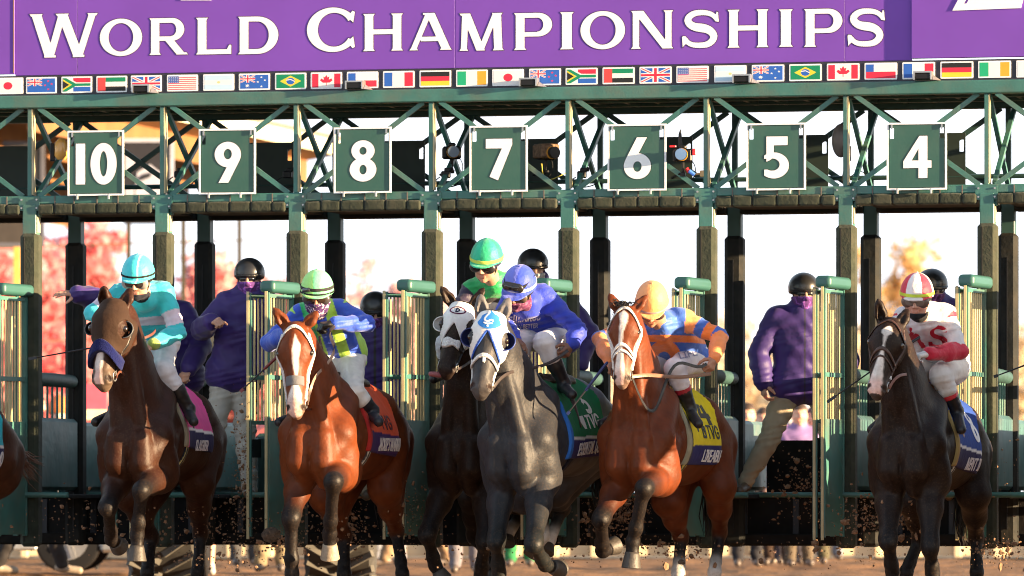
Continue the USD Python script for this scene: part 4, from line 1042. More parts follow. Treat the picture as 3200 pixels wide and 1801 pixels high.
class Person:
    """Built from joints in the world: hd, look, up, nk, shl/shr, ell/elr, wrl/wrr, pel, hil/hir, knl/knr, anl/anr, tol/tor (l, r = left, right in the picture)."""
    def __init__(self, label, J, skin=(.42, .22, .14), h=.010, group=None, cat='person', hands=True, gloves=None, hcurl=(.95, .95), hdir={}, base=None, face=True):
        self.J = J
        b = J['pel'] if base is None else base
        self.t = Thing('person', label, cat, (b[0], b[1], min(J['anl'][2], J['anr'][2]) - .08), 0, group)
        s = np.array(skin)
        hp, H, r, u, f = head_prims(J['hd'], J['look'], J['up'], s)
        self.hp, self.H, self.r, self.u, self.f = hp, H, r, u, f
        ch = (J['shl'] + J['shr']) / 2; pel = J['pel']
        mid = (ch + pel) / 2
        T = [Cap(pel, mid, .118, .118, .06, s, tag='t'), Cap(mid, ch + (pel - ch) * .12, .118, .115, .06, s, tag='t'), Cap(J['shl'] * .86 + ch * .14, J['shr'] * .86 + ch * .14, .068, .068, .05, s, tag='t')]
        for q in 'lr':
            T += [Cap(J['sh' + q] * .6 + ch * .4 + (pel - ch) * .1, J['hi' + q] * .8 + pel * .2, .085, .095, .06, s, tag='t')]
        nk = [Cap(H(0, -.03, -.07), J['nk'], .056, .062, .04, s), Cap(J['nk'], ch, .06, .08, .06, s, tag='t')]
        arms, lo, hands_p = {}, {}, {}
        for q in 'lr':
            arms[q] = [Cap(J['sh' + q], J['el' + q], .056, .043, .03, s, tag='ua' + q), Cap(J['el' + q], J['el' + q] * .6 + J['wr' + q] * .4, .043, .042, .02, s, tag='fa' + q), Cap(J['el' + q] * .6 + J['wr' + q] * .4, J['wr' + q], .042, .029, .02, s, tag='fb' + q)]
            hi, kn, an, to = (J[k + q] for k in ('hi', 'kn', 'an', 'to'))
            lo[q] = [Cap(pel, hi, .12, .10, .05, s, tag='h'), Cap(hi, kn, .092, .06, .05, s, tag='th' + q), Cap(kn, kn * .65 + an * .35, .056, .057, .03, s, tag='ca' + q), Cap(kn * .65 + an * .35, an, .055, .038, .02, s, tag='cb' + q), Cap(an + unit(an - to) * .03 - np.array([0, 0, .04]), to, .035, .03, .02, s, tag='ft' + q)]
        self.T, self.arms, self.lo, self.nk = T, arms, lo, nk
        body = T + nk + arms['l'] + arms['r'] + lo['l'] + lo['r']
        v, f_, c = solid(body, max(h, .012))
        ms = [(v, f_, c)]
        if face:
            v, f_, c = solid(hp + nk[:1], .0055)
            ms.append((v, f_, c))
        self.handp = {}
        if hands:
            for i, q in enumerate('lr'):
                d = hdir.get(q, (J['wr' + q] - J['el' + q], None))
                n = d[1] if d[1] is not None else (0, .4, -1)
                sd = d[2] if len(d) > 2 else (1 if q == 'l' else -1)
                pr = hand_prims(J['wr' + q] + unit(d[0]) * .012, d[0], n, sd, hcurl[i], s, spread=d[3] if len(d) > 3 else 0.0)
                pr.append(Cap(J['wr' + q] - unit(d[0]) * .03, J['wr' + q] + unit(d[0]) * .04, .028, .024, .012, s))
                self.handp[q] = pr
                v, f_, c = solid(pr, .0045, pad=.015)
                ms.append((v, f_, c))
        n, vs, fs, cs = 0, [], [], []
        for v, f_, c in ms:
            vs.append(v); fs.append(f_ + n); cs.append(c); n += len(v)
        obj('body', (np.vstack(vs), np.vstack(fs)), SKIN, self.t, col=np.vstack(cs), smooth=True, world=True)
        if gloves is not None:
            for q, gc in gloves.items():
                v, f_, c = solid([p.grown(.0025) for p in self.handp[q]], .0045, pad=.015)
                obj('glove', (v, f_), LEATHER, self.t, col=gc, smooth=True, world=True)
    def folds(self, amp, seed=0.0):
        def g(x, y, z):
            return (amp * np.sin(46 * z + 13 * x + 3 * np.sin(11 * x + seed) + 8 * y) * np.sin(17 * x - 9 * z + seed + 5 * y) + amp * .6 * np.sin(83 * z - 31 * x + 4 * np.sin(19 * z + seed))).astype(np.float32)
        return g
    def garment(self, name, prims, g, m, colf, h=.0085, fold=.003, k=None, label=None, cut=None):
        pr = [p.grown(g, k) for p in prims]
        lo, hi = bounds(pr, .03)
        F, ax = field(pr, lo, hi, h)
        if fold:
            F += self.folds(fold, len(name))(ax[0][:, None, None], ax[1][None, :, None], ax[2][None, None, :])
        if cut is not None:
            P = np.stack(np.broadcast_arrays(ax[0][:, None, None], ax[1][None, :, None], ax[2][None, None, :]), -1)
            F = np.maximum(F, cut(P))
        v, f = surf(F, ax, h)
        if callable(colf):
            ds = np.array([p.dist(v[:, 0], v[:, 1], v[:, 2])[0] for p in pr]); i = ds.argmin(0)
            ts = np.array([np.broadcast_to(p.dist(v[:, 0], v[:, 1], v[:, 2])[1], len(v)) for p in pr])[i, np.arange(len(v))]
            c = colf(v, np.array([p.tag for p in pr])[i], ts)
        else: c = colf
        return obj(name, (v, f), m, self.t, col=c, smooth=True, world=True, label=label)
    def jacket(self, m, colf, g=.016, collar=True, hipr=.10, **k):
        ch = (self.J['shl'] + self.J['shr']) / 2
        pr = self.T + [self.nk[1]] + self.arms['l'] + self.arms['r'] + [Cap(self.J['pel'], self.J['hil'], .118, hipr, .05, tag='t'), Cap(self.J['pel'], self.J['hir'], .118, hipr, .05, tag='t')]
        if collar: pr = pr + [Cap(self.J['nk'] + self.u * .02, self.J['nk'] - self.u * .02, .062, .07, .03, tag='t')]
        return self.garment('jacket', pr, g, m, colf, **k)
    def breeches(self, m, colf, g=.012, to='knee', **k):
        pr = [p for q in 'lr' for p in self.lo[q] if p.tag[0] in 'ht' or p.tag[:2] == 'ca' or (to == 'ankle' and p.tag[:2] == 'cb')]
        return self.garment('breeches' if to == 'knee' else 'trousers', pr, g, m, colf, **k)
    def boots(self, col, start=.30, band=None, m=LEATHER, g=.010, sides='lr'):
        for q in sides:
            kn, an, to = (self.J[k + q] for k in ('kn', 'an', 'to'))
            a = kn + (an - kn) * start
            pr = [Cap(a, kn * .45 + an * .55, .058, .054, .02, tag='a'), Cap(kn * .45 + an * .55, an, .054, .040, .02, tag='b'), Cap(an + unit(an - to) * .03 - np.array([0, 0, .035]), to, .036, .031, .025, tag='c'), Cap(an + unit(an - to) * .035 - np.array([0, 0, .05]), an, .036, .04, .02, tag='c')]
            ax = unit(an - kn); L = np.linalg.norm(an - kn)
            def colf(v, tg, ts, ax=ax, L=L):
                c = np.repeat([col], len(v), 0).astype(float)
                if band is not None:
                    h = ((v - kn) @ ax) / L
                    c[(h < start + band[1]) & (tg == 'a')] = band[0]
                return c
            self.garment('boot', pr, g * .5, m, colf, h=.008, fold=.0015, cut=lambda P, a=a, ax=ax: -((P - a) @ ax))
    def shoes(self, col, g=.010):
        for q in 'lr':
            an, to = self.J['an' + q], self.J['to' + q]
            self.garment('shoe', [Cap(an + unit(an - to) * .04 - np.array([0, 0, .045]), to - np.array([0, 0, .0]), .036, .034, .02), Cap(an - np.array([0, 0, .03]), an, .04, .042, .02)], g * .4, LEATHER, col, h=.010, fold=0)
    def helmet(self, colf, m=SHINY, brim=.035, band=None, low=.02, button=True, label=None, up=.150):
        H = self.H; r, u, f = self.r, self.u, self.f
        c0 = H(0, -.015, .045)
        def reg(P):
            q = P - c0
            a, b, z = q @ r, q @ f, q @ u
            k0 = np.sqrt((a / .120) ** 2 + (b / .142) ** 2 + (np.maximum(z, 0) / up) ** 2 + (np.minimum(z, 0) / .16) ** 2)
            body = (k0 - 1) * .125
            floor = -low - .03 * np.clip(-b / .12, 0, 1) - z
            shellb = np.maximum(np.maximum(body, floor), -(body + .020) * 1.0)
            pk = np.sqrt((a / .105) ** 2 + ((b - .05) / (.105 + brim)) ** 2) - 1
            peak = np.maximum(np.maximum(pk * .11, np.abs(z + .012 + .10 * np.clip(b - .10, 0, 1)) - .0055), .03 - b)
            return np.minimum(shellb, peak) if brim else shellb
        lo = np.min([c0 + d for d in (r * .2, -r * .2, f * .24, -f * .2, u * .2, -u * .16)], 0) - .03; hi = np.max([c0 + d for d in (r * .2, -r * .2, f * .24, -f * .2, u * .2, -u * .16)], 0) + .03
        h = .006
        ax = [np.arange(lo[i], hi[i], h) for i in range(3)]
        P = np.stack(np.meshgrid(*ax, indexing='ij'), -1)
        v, fa = surf(reg(P).astype(np.float32), ax, h)
        q = v - c0; a, b, z = q @ r, q @ f, q @ u
        col = colf(a, b, z) if callable(colf) else colf
        self.c0 = c0
        p = obj('helmet', (v, fa), m, self.t, col=col, smooth=True, world=True, label=label)
        an = np.linspace(0, 2 * np.pi, 49)
        k = np.sqrt(1 - (.018 / up) ** 2)
        if band is not None:
            for (z0, w, bc) in band:
                k = np.sqrt(max(1 - (max(z0, 0) / up) ** 2, 0)) * 1.012
                pts = c0 + (np.cos(an)[:, None] * r * .120 + np.sin(an)[:, None] * f * .142) * k + u * z0
                obj('helmet_band', strap(pts, u, w, .005), CLOTH, p, col=bc, world=True, smooth=60)
        if button: pm = trimesh.creation.icosphere(2, .008); pm.apply_translation(c0 + u * (up + .001)); obj('helmet_button', pm, m, p, col=np.mean(col, 0) if np.ndim(col) > 1 else col, smooth=True, world=True)
        # chin strap
        for q in (-1, 1):
            pts = spline([H(.088 * q, .01, .02), H(.080 * q, .02, -.05), H(.03 * q, .055, -.115)], 10)
            obj('chin_strap', strap(pts, f, .014, .004), CLOTH, p, col=BLK, smooth=60, world=True)
        return p
    def goggles(self, lens=(.015, .014, .016), framec=BLK, z=.0, b=.0, strapc=BLK, name='goggles', scale=1.0, glint=True):
        H = self.H
        sc = scale
        pr = [Cap(H(-.042 * sc, .080 + b, z), H(.042 * sc, .080 + b, z), .033 * sc, None, .02, sq=(self.f, .62)), Cap(H(0, .090 + b, z - .012), H(0, .095 + b, z - .03), .006, .004, .01, sub=True), Cap(H(0, .115 + b, z - .04), H(0, .09 + b, z - .038), .016, None, .01, sub=True)]
        v, f, _ = solid(pr, .005)
        p = obj(name, (v, f), SHINY, self.t, col=framec, smooth=True, world=True)
        pr = [Cap(H(-.036 * sc, .092 + b, z + .001), H(-.016 * sc, .097 + b, z), .023 * sc, None, .012, sq=(self.f, .62)), Cap(H(.036 * sc, .092 + b, z + .001), H(.016 * sc, .097 + b, z), .023 * sc, None, .012, sq=(self.f, .62))]
        v, f, _ = solid(pr, .005)
        obj('lens', (v, f), LENS, p, col=lens, smooth=True, world=True)
        for q in (-1, 1):
            pts = spline([H(.062 * q, .075 + b, z), H(.098 * q, .02, z + .012), H(.098 * q, -.06, z + .02)], 8)
            obj('goggle_strap', strap(pts, self.u, .024, .004), CLOTH, p, col=strapc, smooth=60, world=True)
        return p
    def mask(self, col, top=-.030, low=-.20, th=.008, name='face_mask', neckto=True, m=CLOTH):
        H = self.H
        pr = [p for p in self.hp if not p.sub] + [self.nk[0].grown(.006)]
        lo, hi = bounds(pr, .03)
        def reg(P):
            q = P - self.J['hd']; a, b, z = q @ self.r, q @ self.f, q @ self.u
            return np.maximum(np.maximum(z - (top - .25 * np.clip(.07 - b, 0, 1) * .3), low - z), -.06 - b)
        v, f = shell(pr, th, reg, lo, hi, .006)
        q = v - self.J['hd']
        c = col(q @ self.r, q @ self.f, q @ self.u) if callable(col) else col
        return obj(name, (v, f), m, self.t, col=c, smooth=True, world=True)

def whip(label, a, b, handle=.35, col=(.012, .012, .014), col2=None):
    a, b = np.asarray(a, float), np.asarray(b, float)
    t = Thing('riding_whip', label, 'riding whip', a)
    k = a + (b - a) * handle
    obj('handle', polytube([a, a + (k - a) * .05, k - (k - a) * .05, k], [.007, .011, .011, .007], 10), LEATHER, t, col=col, smooth=50, world=True)
    obj('shaft', polytube([k, b + (k - b) * .12], [.0065, .0045], 8), LEATHER, t, col=col2 or col, smooth=True, world=True)
    obj('flap', strap([b + (k - b) * .13, b], (0, .2, 1), .022, .006), LEATHER, t, col=col, world=True)
# ---------------------------------------------------------------- the field of horses
def q_(p, d=0.0): return (p, d)
BAY, DKBAY, BLKB = (.118, .027, .0066), (.075, .026, .012), (.017, .0085, .0052)
PT = (.0075, .006, .0062)
H1 = Horse('dark bay racehorse in a brown hood and fluffy blue noseband', F_(1005, 450), 40.5, 12, 0, q_(A_(850, 690), -.28), q_(A_(750, 1335), -.46), [q_(A_(782, 588), -.30), q_(A_(985, 606), -.22)], -18, 0,
    dict(fl=[q_(F_(812, 930), -.30), q_(F_(842, 1170), .02), q_(F_(905, 1232), .14)], fr=[q_(F_(1068, 800), -.42), q_(F_(1032, 1140), -.30), q_(F_(1032, 1385), -.30)],
         hl=[q_(F_(985, 840), 1.2), q_(F_(1140, 1150), 1.5), q_(F_(1110, 1420), 1.35), q_(F_(1110, 1570), 1.35)], hr=[q_(F_(1490, 740), 1.15), q_(F_(1510, 1130), 1.55), q_(F_(1490, 1420), 1.4), q_(F_(1480, 1590), 1.4)]),
    (.030, .0088, .0036), PT, (.10, .07, .05), blaze=[(.62, 0, 0), (.66, .022, -.01), (.76, .030, -.012), (.86, .022, -.008), (.93, .03, -.01), (.99, .025, 0)], hsc=1.22)
H2 = Horse('bright bay racehorse with a white browband, grey nose patch and white snout', G_(690, 440), 40.2, 15, 0, q_(B_(776, 735), -.28), q_(B_(780, 1445), -.42), [q_(B_(618, 636), -.26), q_(B_(952, 660), -.26)], -7, 0,
    dict(fl=[q_(G_(505, 1005), -.1), q_(G_(512, 1430), 0), q_(G_(512, 1600), 0)], fr=[q_(G_(825, 735), -.58), q_(G_(797, 1130), -.30), q_(G_(800, 1370), -.22)],
         hl=[q_(G_(770, 850), 1.2), q_(G_(905, 1140), 1.5), q_(G_(905, 1430), 1.4), q_(G_(895, 1600), 1.4)], hr=[q_(G_(1215, 790), 1.2), q_(G_(1300, 1110), 1.6), q_(G_(1345, 1430), 1.45), q_(G_(1380, 1600), 1.45)]),
    BAY, PT, (.16, .09, .06), blaze=[(.14, 0, .01), (.18, .012, .012), (.28, .030, .022), (.45, .026, .012), (.58, .014, .016), (.66, .008, .012), (.72, .03, .008), (.80, .048, 0), (.92, .055, -.01), (1.05, .05, 0)], socks=(), hoofc=(.26, .21, .15))
H3 = Horse('dark horse in a white hood with a ringed letter and tongue out, behind the grey', H_(470, 500), 41.4, 13, 2, q_(C_(472, 585), -.3), q_(C_(335, 1125), -.52), [q_(C_(308, 474), -.28), q_(C_(640, 474), -.26)], -12, 0,
    dict(fl=[q_(H_(205, 1130), -.15), q_(H_(265, 1370), .0), q_(H_(330, 1480), 0)], fr=[q_(H_(640, 1180), -.2), q_(H_(610, 1440), 0), q_(H_(600, 1600), 0)],
         hl=[q_(H_(560, 850), 1.2), q_(H_(560, 1150), 1.5), q_(H_(700, 1350), 1.4), q_(H_(700, 1500), 1.4)], hr=[q_(H_(840, 830), 1.2), q_(H_(930, 960), 1.6), q_(H_(815, 1120), 1.45), q_(H_(800, 1210), 1.4)]),
    BLKB, PT, (.022, .014, .012), socks=('hr',), hsc=1.15)
H4 = Horse('dark dappled grey racehorse in a white hood with blue emblem and blinkers', H_(860, 490), 40.0, 21, -4, q_(C_(698, 655), -.3), q_(C_(602, 1275), -.50), [q_(C_(608, 528), -.28), q_(C_(822, 560), -.22)], -6, 0,
    dict(fl=[q_(H_(725, 1180), -.15), q_(H_(745, 1430), .0), q_(H_(745, 1590), 0)], fr=[q_(H_(1008, 1200), -.42), q_(H_(1095, 1365), -.1), q_(H_(1215, 1400), .05)],
         hl=[q_(H_(930, 850), 1.2), q_(H_(1085, 960), 1.5), q_(H_(1075, 1150), 1.4), q_(H_(990, 1300), 1.35)], hr=[q_(H_(1160, 800), 1.2), q_(H_(1230, 935), 1.6), q_(H_(1125, 1170), 1.5), q_(H_(1092, 1275), 1.45)]),
    (.021, .0225, .027), (.007, .009, .010), (.055, .05, .05), socks=('hr', 'hl'), hsc=1.22, rump=5.0, headc=(.040, .041, .046), earc=(.12, .115, .12))
H5 = Horse('chestnut bay racehorse with a broad white blaze, white noseband and yellow number cloth', I_(440, 470), 40.1, 19.5, 0.5, q_(D_(374, 372), -.3), q_(D_(338, 970), -.46), [q_(D_(248, 286), -.26), q_(D_(538, 296), -.24)], -12, 0,
    dict(fl=[q_(I_(190, 1015), -.2), q_(I_(200, 1262), .1), q_(I_(300, 1215), .2)], fr=[q_(I_(515, 785), -.52), q_(I_(428, 1190), -.34), q_(I_(415, 1400), -.34)],
         hl=[q_(I_(700, 880), 1.2), q_(I_(790, 1150), 1.5), q_(I_(772, 1420), 1.4), q_(I_(765, 1560), 1.4)], hr=[q_(I_(1080, 770), 1.2), q_(I_(1085, 1120), 1.6), q_(I_(1045, 1420), 1.45), q_(I_(1030, 1560), 1.45)]),
    (.108, .0235, .0060), PT, (.20, .13, .10), blaze=[(.06, 0, 0), (.09, .012, -.005), (.13, .042, -.004), (.24, .036, .008), (.36, .022, -.006), (.50, .018, -.012), (.60, .026, -.014), (.72, .036, -.012), (.85, .042, -.012), (1.0, .03, -.01)], socks=('hl', 'hr'))
H6 = Horse('dark brown racehorse with a white star and stripe, pink snout and leather bridle', J_(795, 500), 39.9, 17.5, 1.5, q_(E_(690, 468), -.3), q_(E_(566, 1035), -.50), [q_(E_(588, 326), -.30), q_(E_(815, 398), -.22)], -16, 0,
    dict(fl=[q_(J_(665, 1180), -.2), q_(J_(698, 1420), .0), q_(J_(700, 1600), 0)], fr=[q_(J_(980, 1220), -.12), q_(J_(1000, 1430), 0), q_(J_(1010, 1600), 0)],
         hl=[q_(J_(860, 880), 1.2), q_(J_(905, 1160), 1.5), q_(J_(800, 1420), 1.4), q_(J_(770, 1560), 1.4)], hr=[q_(J_(1310, 830), 1.2), q_(J_(1330, 1160), 1.6), q_(J_(1332, 1420), 1.45), q_(J_(1330, 1580), 1.45)]),
    (.0115, .0055, .0038), PT, (.045, .035, .032), blaze=[(.14, 0, .015), (.17, .022, .01), (.23, .042, .008), (.27, .038, .006), (.30, .016, .006), (.40, .010, .004), (.50, .014, .002), (.56, .024, .0), (.70, .034, -.004), (.85, .046, -.008), (1.0, .05, -.01)], hsc=1.18)
H0 = Horse('chestnut horse at the left edge with its tail streaming behind', (-305, 1395), 40.3, 18, 3, q_((-330, 960), -.3), q_((-350, 1250), -.46), [q_((-390, 900), -.3), q_((-290, 900), -.3)], -10, 0,
    dict(fl=[q_((-370, 1620), -.2), q_((-370, 1790), 0), q_((-370, 1860), 0)], fr=[q_((-250, 1620), -.2), q_((-250, 1790), 0), q_((-250, 1860), 0)],
         hl=[q_((-210, 1520), 1.2), q_((-180, 1660), 1.5), q_((-190, 1790), 1.4), q_((-195, 1850), 1.4)], hr=[q_((-95, 1530), 1.2), q_((-85, 1670), 1.6), q_((-100, 1790), 1.45), q_((-105, 1850), 1.45)]),
    (.06, .022, .011), (.04, .018, .01), (.1, .06, .05), hair=(.13, .055, .028), blow=(.26, .2, -.22))

# tack
eyeh = lambda t, n, r, rad, dn=0.0: rad - np.sqrt(((t - .345) * .64) ** 2 * .8 + (np.abs(r) - .098) ** 2 + (n + .012 - dn) ** 2)
BR = (.030, .0145, .008)
H1.tack('hood', lambda t, n, r: np.maximum.reduce([(t - .60) * .64, (.0 - t) * .64, -n - .15, eyeh(t, n, r, .062)]), th=.009, col=BR, m=CLOTH)
H1.band('hood_seam', 0.3, .55, th=.0105, col=(.05, .028, .018), m=CLOTH) if False else None
H1.band('noseband', .585, .085, slope=-.75, th=.045, col=(.007, .011, .075), m=FLEECE, nmax=.10, h=.007, pad=.03)
def blinker(H, col, rim, q, rad=.066):
    c = H.H(.35, -.015, .095 * q)
    N, R, A = H.hN, H.hR * q, H.hA
    vs = []; nu, nv = 9, 15
    for i in range(nu):
        a = math.radians(12 + 78 * i / (nu - 1))
        for j in range(nv):
            b = math.radians(-95 + 190 * j / (nv - 1))
            # a cup open towards the front, standing out from the side of the head behind the eye
            d = -N * math.cos(a) * .75 + (R * math.cos(b) + A * math.sin(b)) * math.sin(a)
            vs.append(c + d * rad * H.hs + R * .012 + N * .016 * (i / (nu - 1)))
    vs = np.array(vs); i = np.arange(nu * nv).reshape(nu, nv)
    f = np.vstack([np.stack([i[:-1, :-1], i[1:, :-1], i[1:, 1:]], -1).reshape(-1, 3), np.stack([i[:-1, :-1], i[1:, 1:], i[:-1, 1:]], -1).reshape(-1, 3)])
    p = obj('blinker_cup', (vs, f), CLOTH, H.t, col=col, smooth=True, world=True)
    obj('cup_rim', polytube(vs[i[-1]], .0045, 6), LEATHER, p, col=rim, smooth=True, world=True)
blinker(H1, BLK, (.10, .10, .10), 1, .050); blinker(H1, BLK, (.05, .05, .05), -1, .040)
H1.cheeks(n0=-.09, n1=-.07, w=.02, t0=.28, t1=.86, th=.011, col=BLK); H1.bit()
H1.cloth((.70, .085, .30), (.018, .016, .07), front=(.26, .22, .15), edge=(.70, .085, .30), u0=.36, u1=1.10, zf=-.02, zb=-.06, label='pink number cloth with navy band')
H1.girth((.012, .014, .022), u0=.40, edge=(.42, .38, .16)); H1.saddle()
cpath = ('/World/' + 'racehorse/saddle_cloth', H1.t.loc)
H1.print_on(textpoly('CLASSIER', .075, squeeze=.62), .62, -.045 + .0, (.6, .58, .6), H1.t, name='name_print')

def trim(H, *a): pass
H2.band('browband', .065, .026, slope=-.75, th=.012, col=WHT, m=FLEECE, nmax=.06)
H2.cheeks(n0=-.03, n1=-.05, w=.024, t0=.12, t1=.84, th=.014, col=WHT, m=FLEECE); H2.bit()
H2.tack('nose_patch', lambda t, n, r: np.maximum.reduce([np.abs(t - .645) * .64 - .033, np.abs(r) - .062, -n - .03]), th=.007, col=(.13, .13, .14), m=CLOTH)
H2.cloth((.66, .085, .03), (.05, .02, .10), front=(.42, .025, .02), u0=.36, u1=1.10, zf=-.06, zb=-.10, bandw=.15, strip=False, label='red number cloth with name band')
H2.girth((.06, .05, .045), u0=.40, edge=(.62, .58, .5)); H2.saddle()
H2.print_on(sbox(0, 0, .47, .125), .60, -.075, (.07, .03, .12), H2.t, name='name_patch', off=.024)
H2.print_on(textpoly("JACKIE'S WARRIOR", .09, squeeze=.46), .60, -.055, (.66, .6, .56), H2.t, name='name_print', off=.028)
H2.print_on(textpoly('TVG', .10, squeeze=.9), .70, .10, (.09, .02, .02), H2.t, name='number_print')

hoodV = lambda t, r, a, k: np.minimum(k * (t - a) - np.abs(r), (t - a) * .64) * .9
H3.tack('hood', lambda t, n, r: np.maximum.reduce([(t - .66) * .64 + .0 * r, (.03 - t) * .64, -n - .17, eyeh(t, n, r, .064), hoodV(t, r, .36, .34)]), th=.010, col=WHT, m=CLOTH)
blinker(H3, WHT, WHT, -1, .056); blinker(H3, WHT, WHT, 1, .05)
H3.tack('nose_fleece', lambda t, n, r: np.maximum.reduce([np.abs(t - .62) * .64 - .034 + .008 * np.sin(r * 60), np.abs(r) - .062, -n - .03]), th=.020, col=WHT, m=FLEECE)
H3.band('noseband', .655, .012, th=.012, col=BLK); H3.cheeks(n0=-.06, n1=-.06, w=.014, t0=.5, t1=.86, th=.012, col=BLK); H3.bit()
def head_print(H, poly, t0, r0, col, name, off=.0125, th=.002, sc=1.0):
    m = flat(poly, th); mm = trimesh.Trimesh(m.vertices, m.faces).subdivide_to_size(.02)
    V = np.asarray(mm.vertices); s = H.hs
    nn = np.full(len(V), .18)
    base = H.hO + H.hA * (t0 * H.hL)
    for _ in range(26):
        P = base + np.outer(V[:, 0] + r0, H.hR) - np.outer(V[:, 1], H.hA) + np.outer(nn, H.hN)
        nn -= fpts(H.headprims, P) * .9
    P = base + np.outer(V[:, 0] + r0, H.hR) - np.outer(V[:, 1], H.hA) + np.outer(nn + off + V[:, 2], H.hN)
    obj(name, (P, np.asarray(mm.faces)), COLS, H.t, col=col, world=True)
rg = ell(0, 0, .062, .038)
head_print(H3, rg.difference(ell(0, 0, .052, .029)), .19, 0, (.10, .012, .045), 'hood_ring')
Dp = unary_union([sbox(-.016, -.022, -.006, .022), ell(-.006, 0, .024, .022).difference(ell(-.006, 0, .013, .013)).intersection(sbox(-.006, -.1, .1, .1))])
head_print(H3, affinity.scale(Dp, .95, .95), .19, .002, (.012, .012, .04), 'hood_letter')
tg = [Cap(H3.H(.99, -.06, -.045), H3.H(1.02, -.03, -.10), .022, .018, .02)]
v, f, _ = solid(tg, .006); obj('tongue', (v, f), SKIN, H3.t, col=(.36, .12, .13), smooth=True, world=True)
H3.saddle()

H4.tack('hood', lambda t, n, r: np.maximum.reduce([(t - .66) * .64 + .0 * r, (.02 - t) * .64, -n - .17, eyeh(t, n, r, .058), hoodV(t, r, .31, .30), np.maximum(.36 - t, .0) * 0 - 1]), th=.010, col=lambda t, n, r: np.where(((t > .30) & (np.abs(np.abs(r) - .30 * (t - .31) - .006) < .009) & (n > -.06))[:, None], np.array((.03, .09, .42)), np.array(WHT)), m=CLOTH)
blinker(H4, (.012, .016, .075), (.02, .05, .25), 1, .058); blinker(H4, (.012, .016, .075), (.02, .03, .14), -1, .058)
H4.band('noseband', .58, .030, slope=-.70, th=.016, col=WHT, m=FLEECE, nmax=.13)
H4.tack('noseband_strap', lambda t, n, r: np.maximum.reduce([np.abs(r) - .009, np.abs(t - .635) * .64 - .02, -n - .03]), th=.017, col=WHT, m=CLOTH)
H4.cheeks(n0=-.07, n1=-.06, w=.03, t0=.5, t1=.86, th=.013, col=WHT, m=FLEECE); H4.bit()
em = unary_union([ell(0, 0, .086, .070), Polygon([(-.06, .03), (0, .095), (.06, .03)])]).buffer(.01).buffer(-.01)
head_print(H4, em, .175, .0, (.035, .20, .56), 'hood_emblem')
sw = unary_union([LineString(spline([(-.012, .085, 0), (-.028, .04, 0), (-.034, .005, 0), (-.012, -.008, 0), (.014, .008, 0), (.026, .000, 0)], 24)[:, :2]).buffer(.0065), LineString(spline([(-.034, -.022, 0), (-.012, -.030, 0), (.02, -.022, 0)], 10)[:, :2]).buffer(.006), ell(-.004, -.048, .008, .008)])
head_print(H4, sw, .175, 0, (.74, .74, .74), 'emblem_mark', off=.0155)
H4.cloth((.010, .17, .065), (.03, .02, .12), front=(.03, .14, .48), u0=.36, u1=1.12, zf=-.10, zb=-.12, bandw=.135, label='green number cloth with purple name band')
H4.girth((.012, .012, .02), u0=.44); H4.saddle()
H4.print_on(textpoly('ESSENTIAL QUALITY', .088, squeeze=.46), .55, -.085, (.70, .68, .70), H4.t, name='name_print')
H4.print_on(textpoly('TVG', .095, squeeze=.95), .74, .10, (.72, .72, .7), H4.t, name='sponsor_print')
H4.print_on(sbox(0, 0, .085, .095).difference(Polygon([(.0, .0), (.05, .0), (.0, .06)])), .63, .10, (.72, .72, .7), H4.t, name='sponsor_print')
H4.print_on(affinity.scale(digit('5')[0], .2, .17, origin=(0, 0)), .84, .20, (.72, .72, .7), H4.t, name='number_print')

H5.band('browband', .045, .028, slope=-.75, th=.012, col=WHT, m=FLEECE, nmax=.06)
H5.band('noseband', .525, .028, slope=-.75, th=.014, col=WHT, m=CLOTH, nmax=.13)
H5.band('dropped_noseband', .60, .022, slope=-.6, th=.012, col=WHT, m=CLOTH, nmax=.13)
H5.cheeks(n0=-.03, n1=-.055, w=.034, t0=.25, t1=.80, th=.018, col=WHT, m=FLEECE); H5.bit()
H5.cloth((.72, .56, .015), (.022, .018, .10), front=(.30, .27, .18), edge=(.05, .045, .03), u0=.36, u1=1.12, zf=-.13, zb=-.12, bandw=.14, strip=False, label='yellow number cloth with a black 4')
H5.girth((.09, .08, .05), u0=.40, edge=(.62, .5, .12)); H5.saddle()
H5.print_on(textpoly('LIKEABLE', .085, squeeze=.74), .72, -.10, (.70, .68, .68), H5.t, name='name_print')
H5.print_on(textpoly('TVG', .095, squeeze=.95), .80, .07, (.02, .02, .018), H5.t, name='sponsor_print')
H5.print_on(sbox(0, 0, .075, .09).difference(Polygon([(.02, .02), (.06, .02), (.02, .07)])), .70, .07, (.02, .02, .018), H5.t, name='sponsor_print')
H5.print_on(affinity.scale(digit('4')[0], .36, .20, origin=(0, 0)), .78, .17, (.02, .02, .018), H5.t, name='number_print')
fl_ = []
for i in range(26):
    b = H5.H(.0 + .03 * RNG.random(), -.01, RNG.normal(0, .03)); e = H5.H(.02 + .06 * RNG.random(), .05, RNG.normal(0, .06)) + np.array([0, 0, .03 * RNG.random()])
    fl_.append(polytube(spline([b, (b + e) / 2 + np.array([0, -.01, .03]), e], 5), [.004, .005, .004, .003, .001], 4))
obj('forelock', cat_mesh(fl_), HAIRM, H5.t, col=PT, smooth=True, world=True)

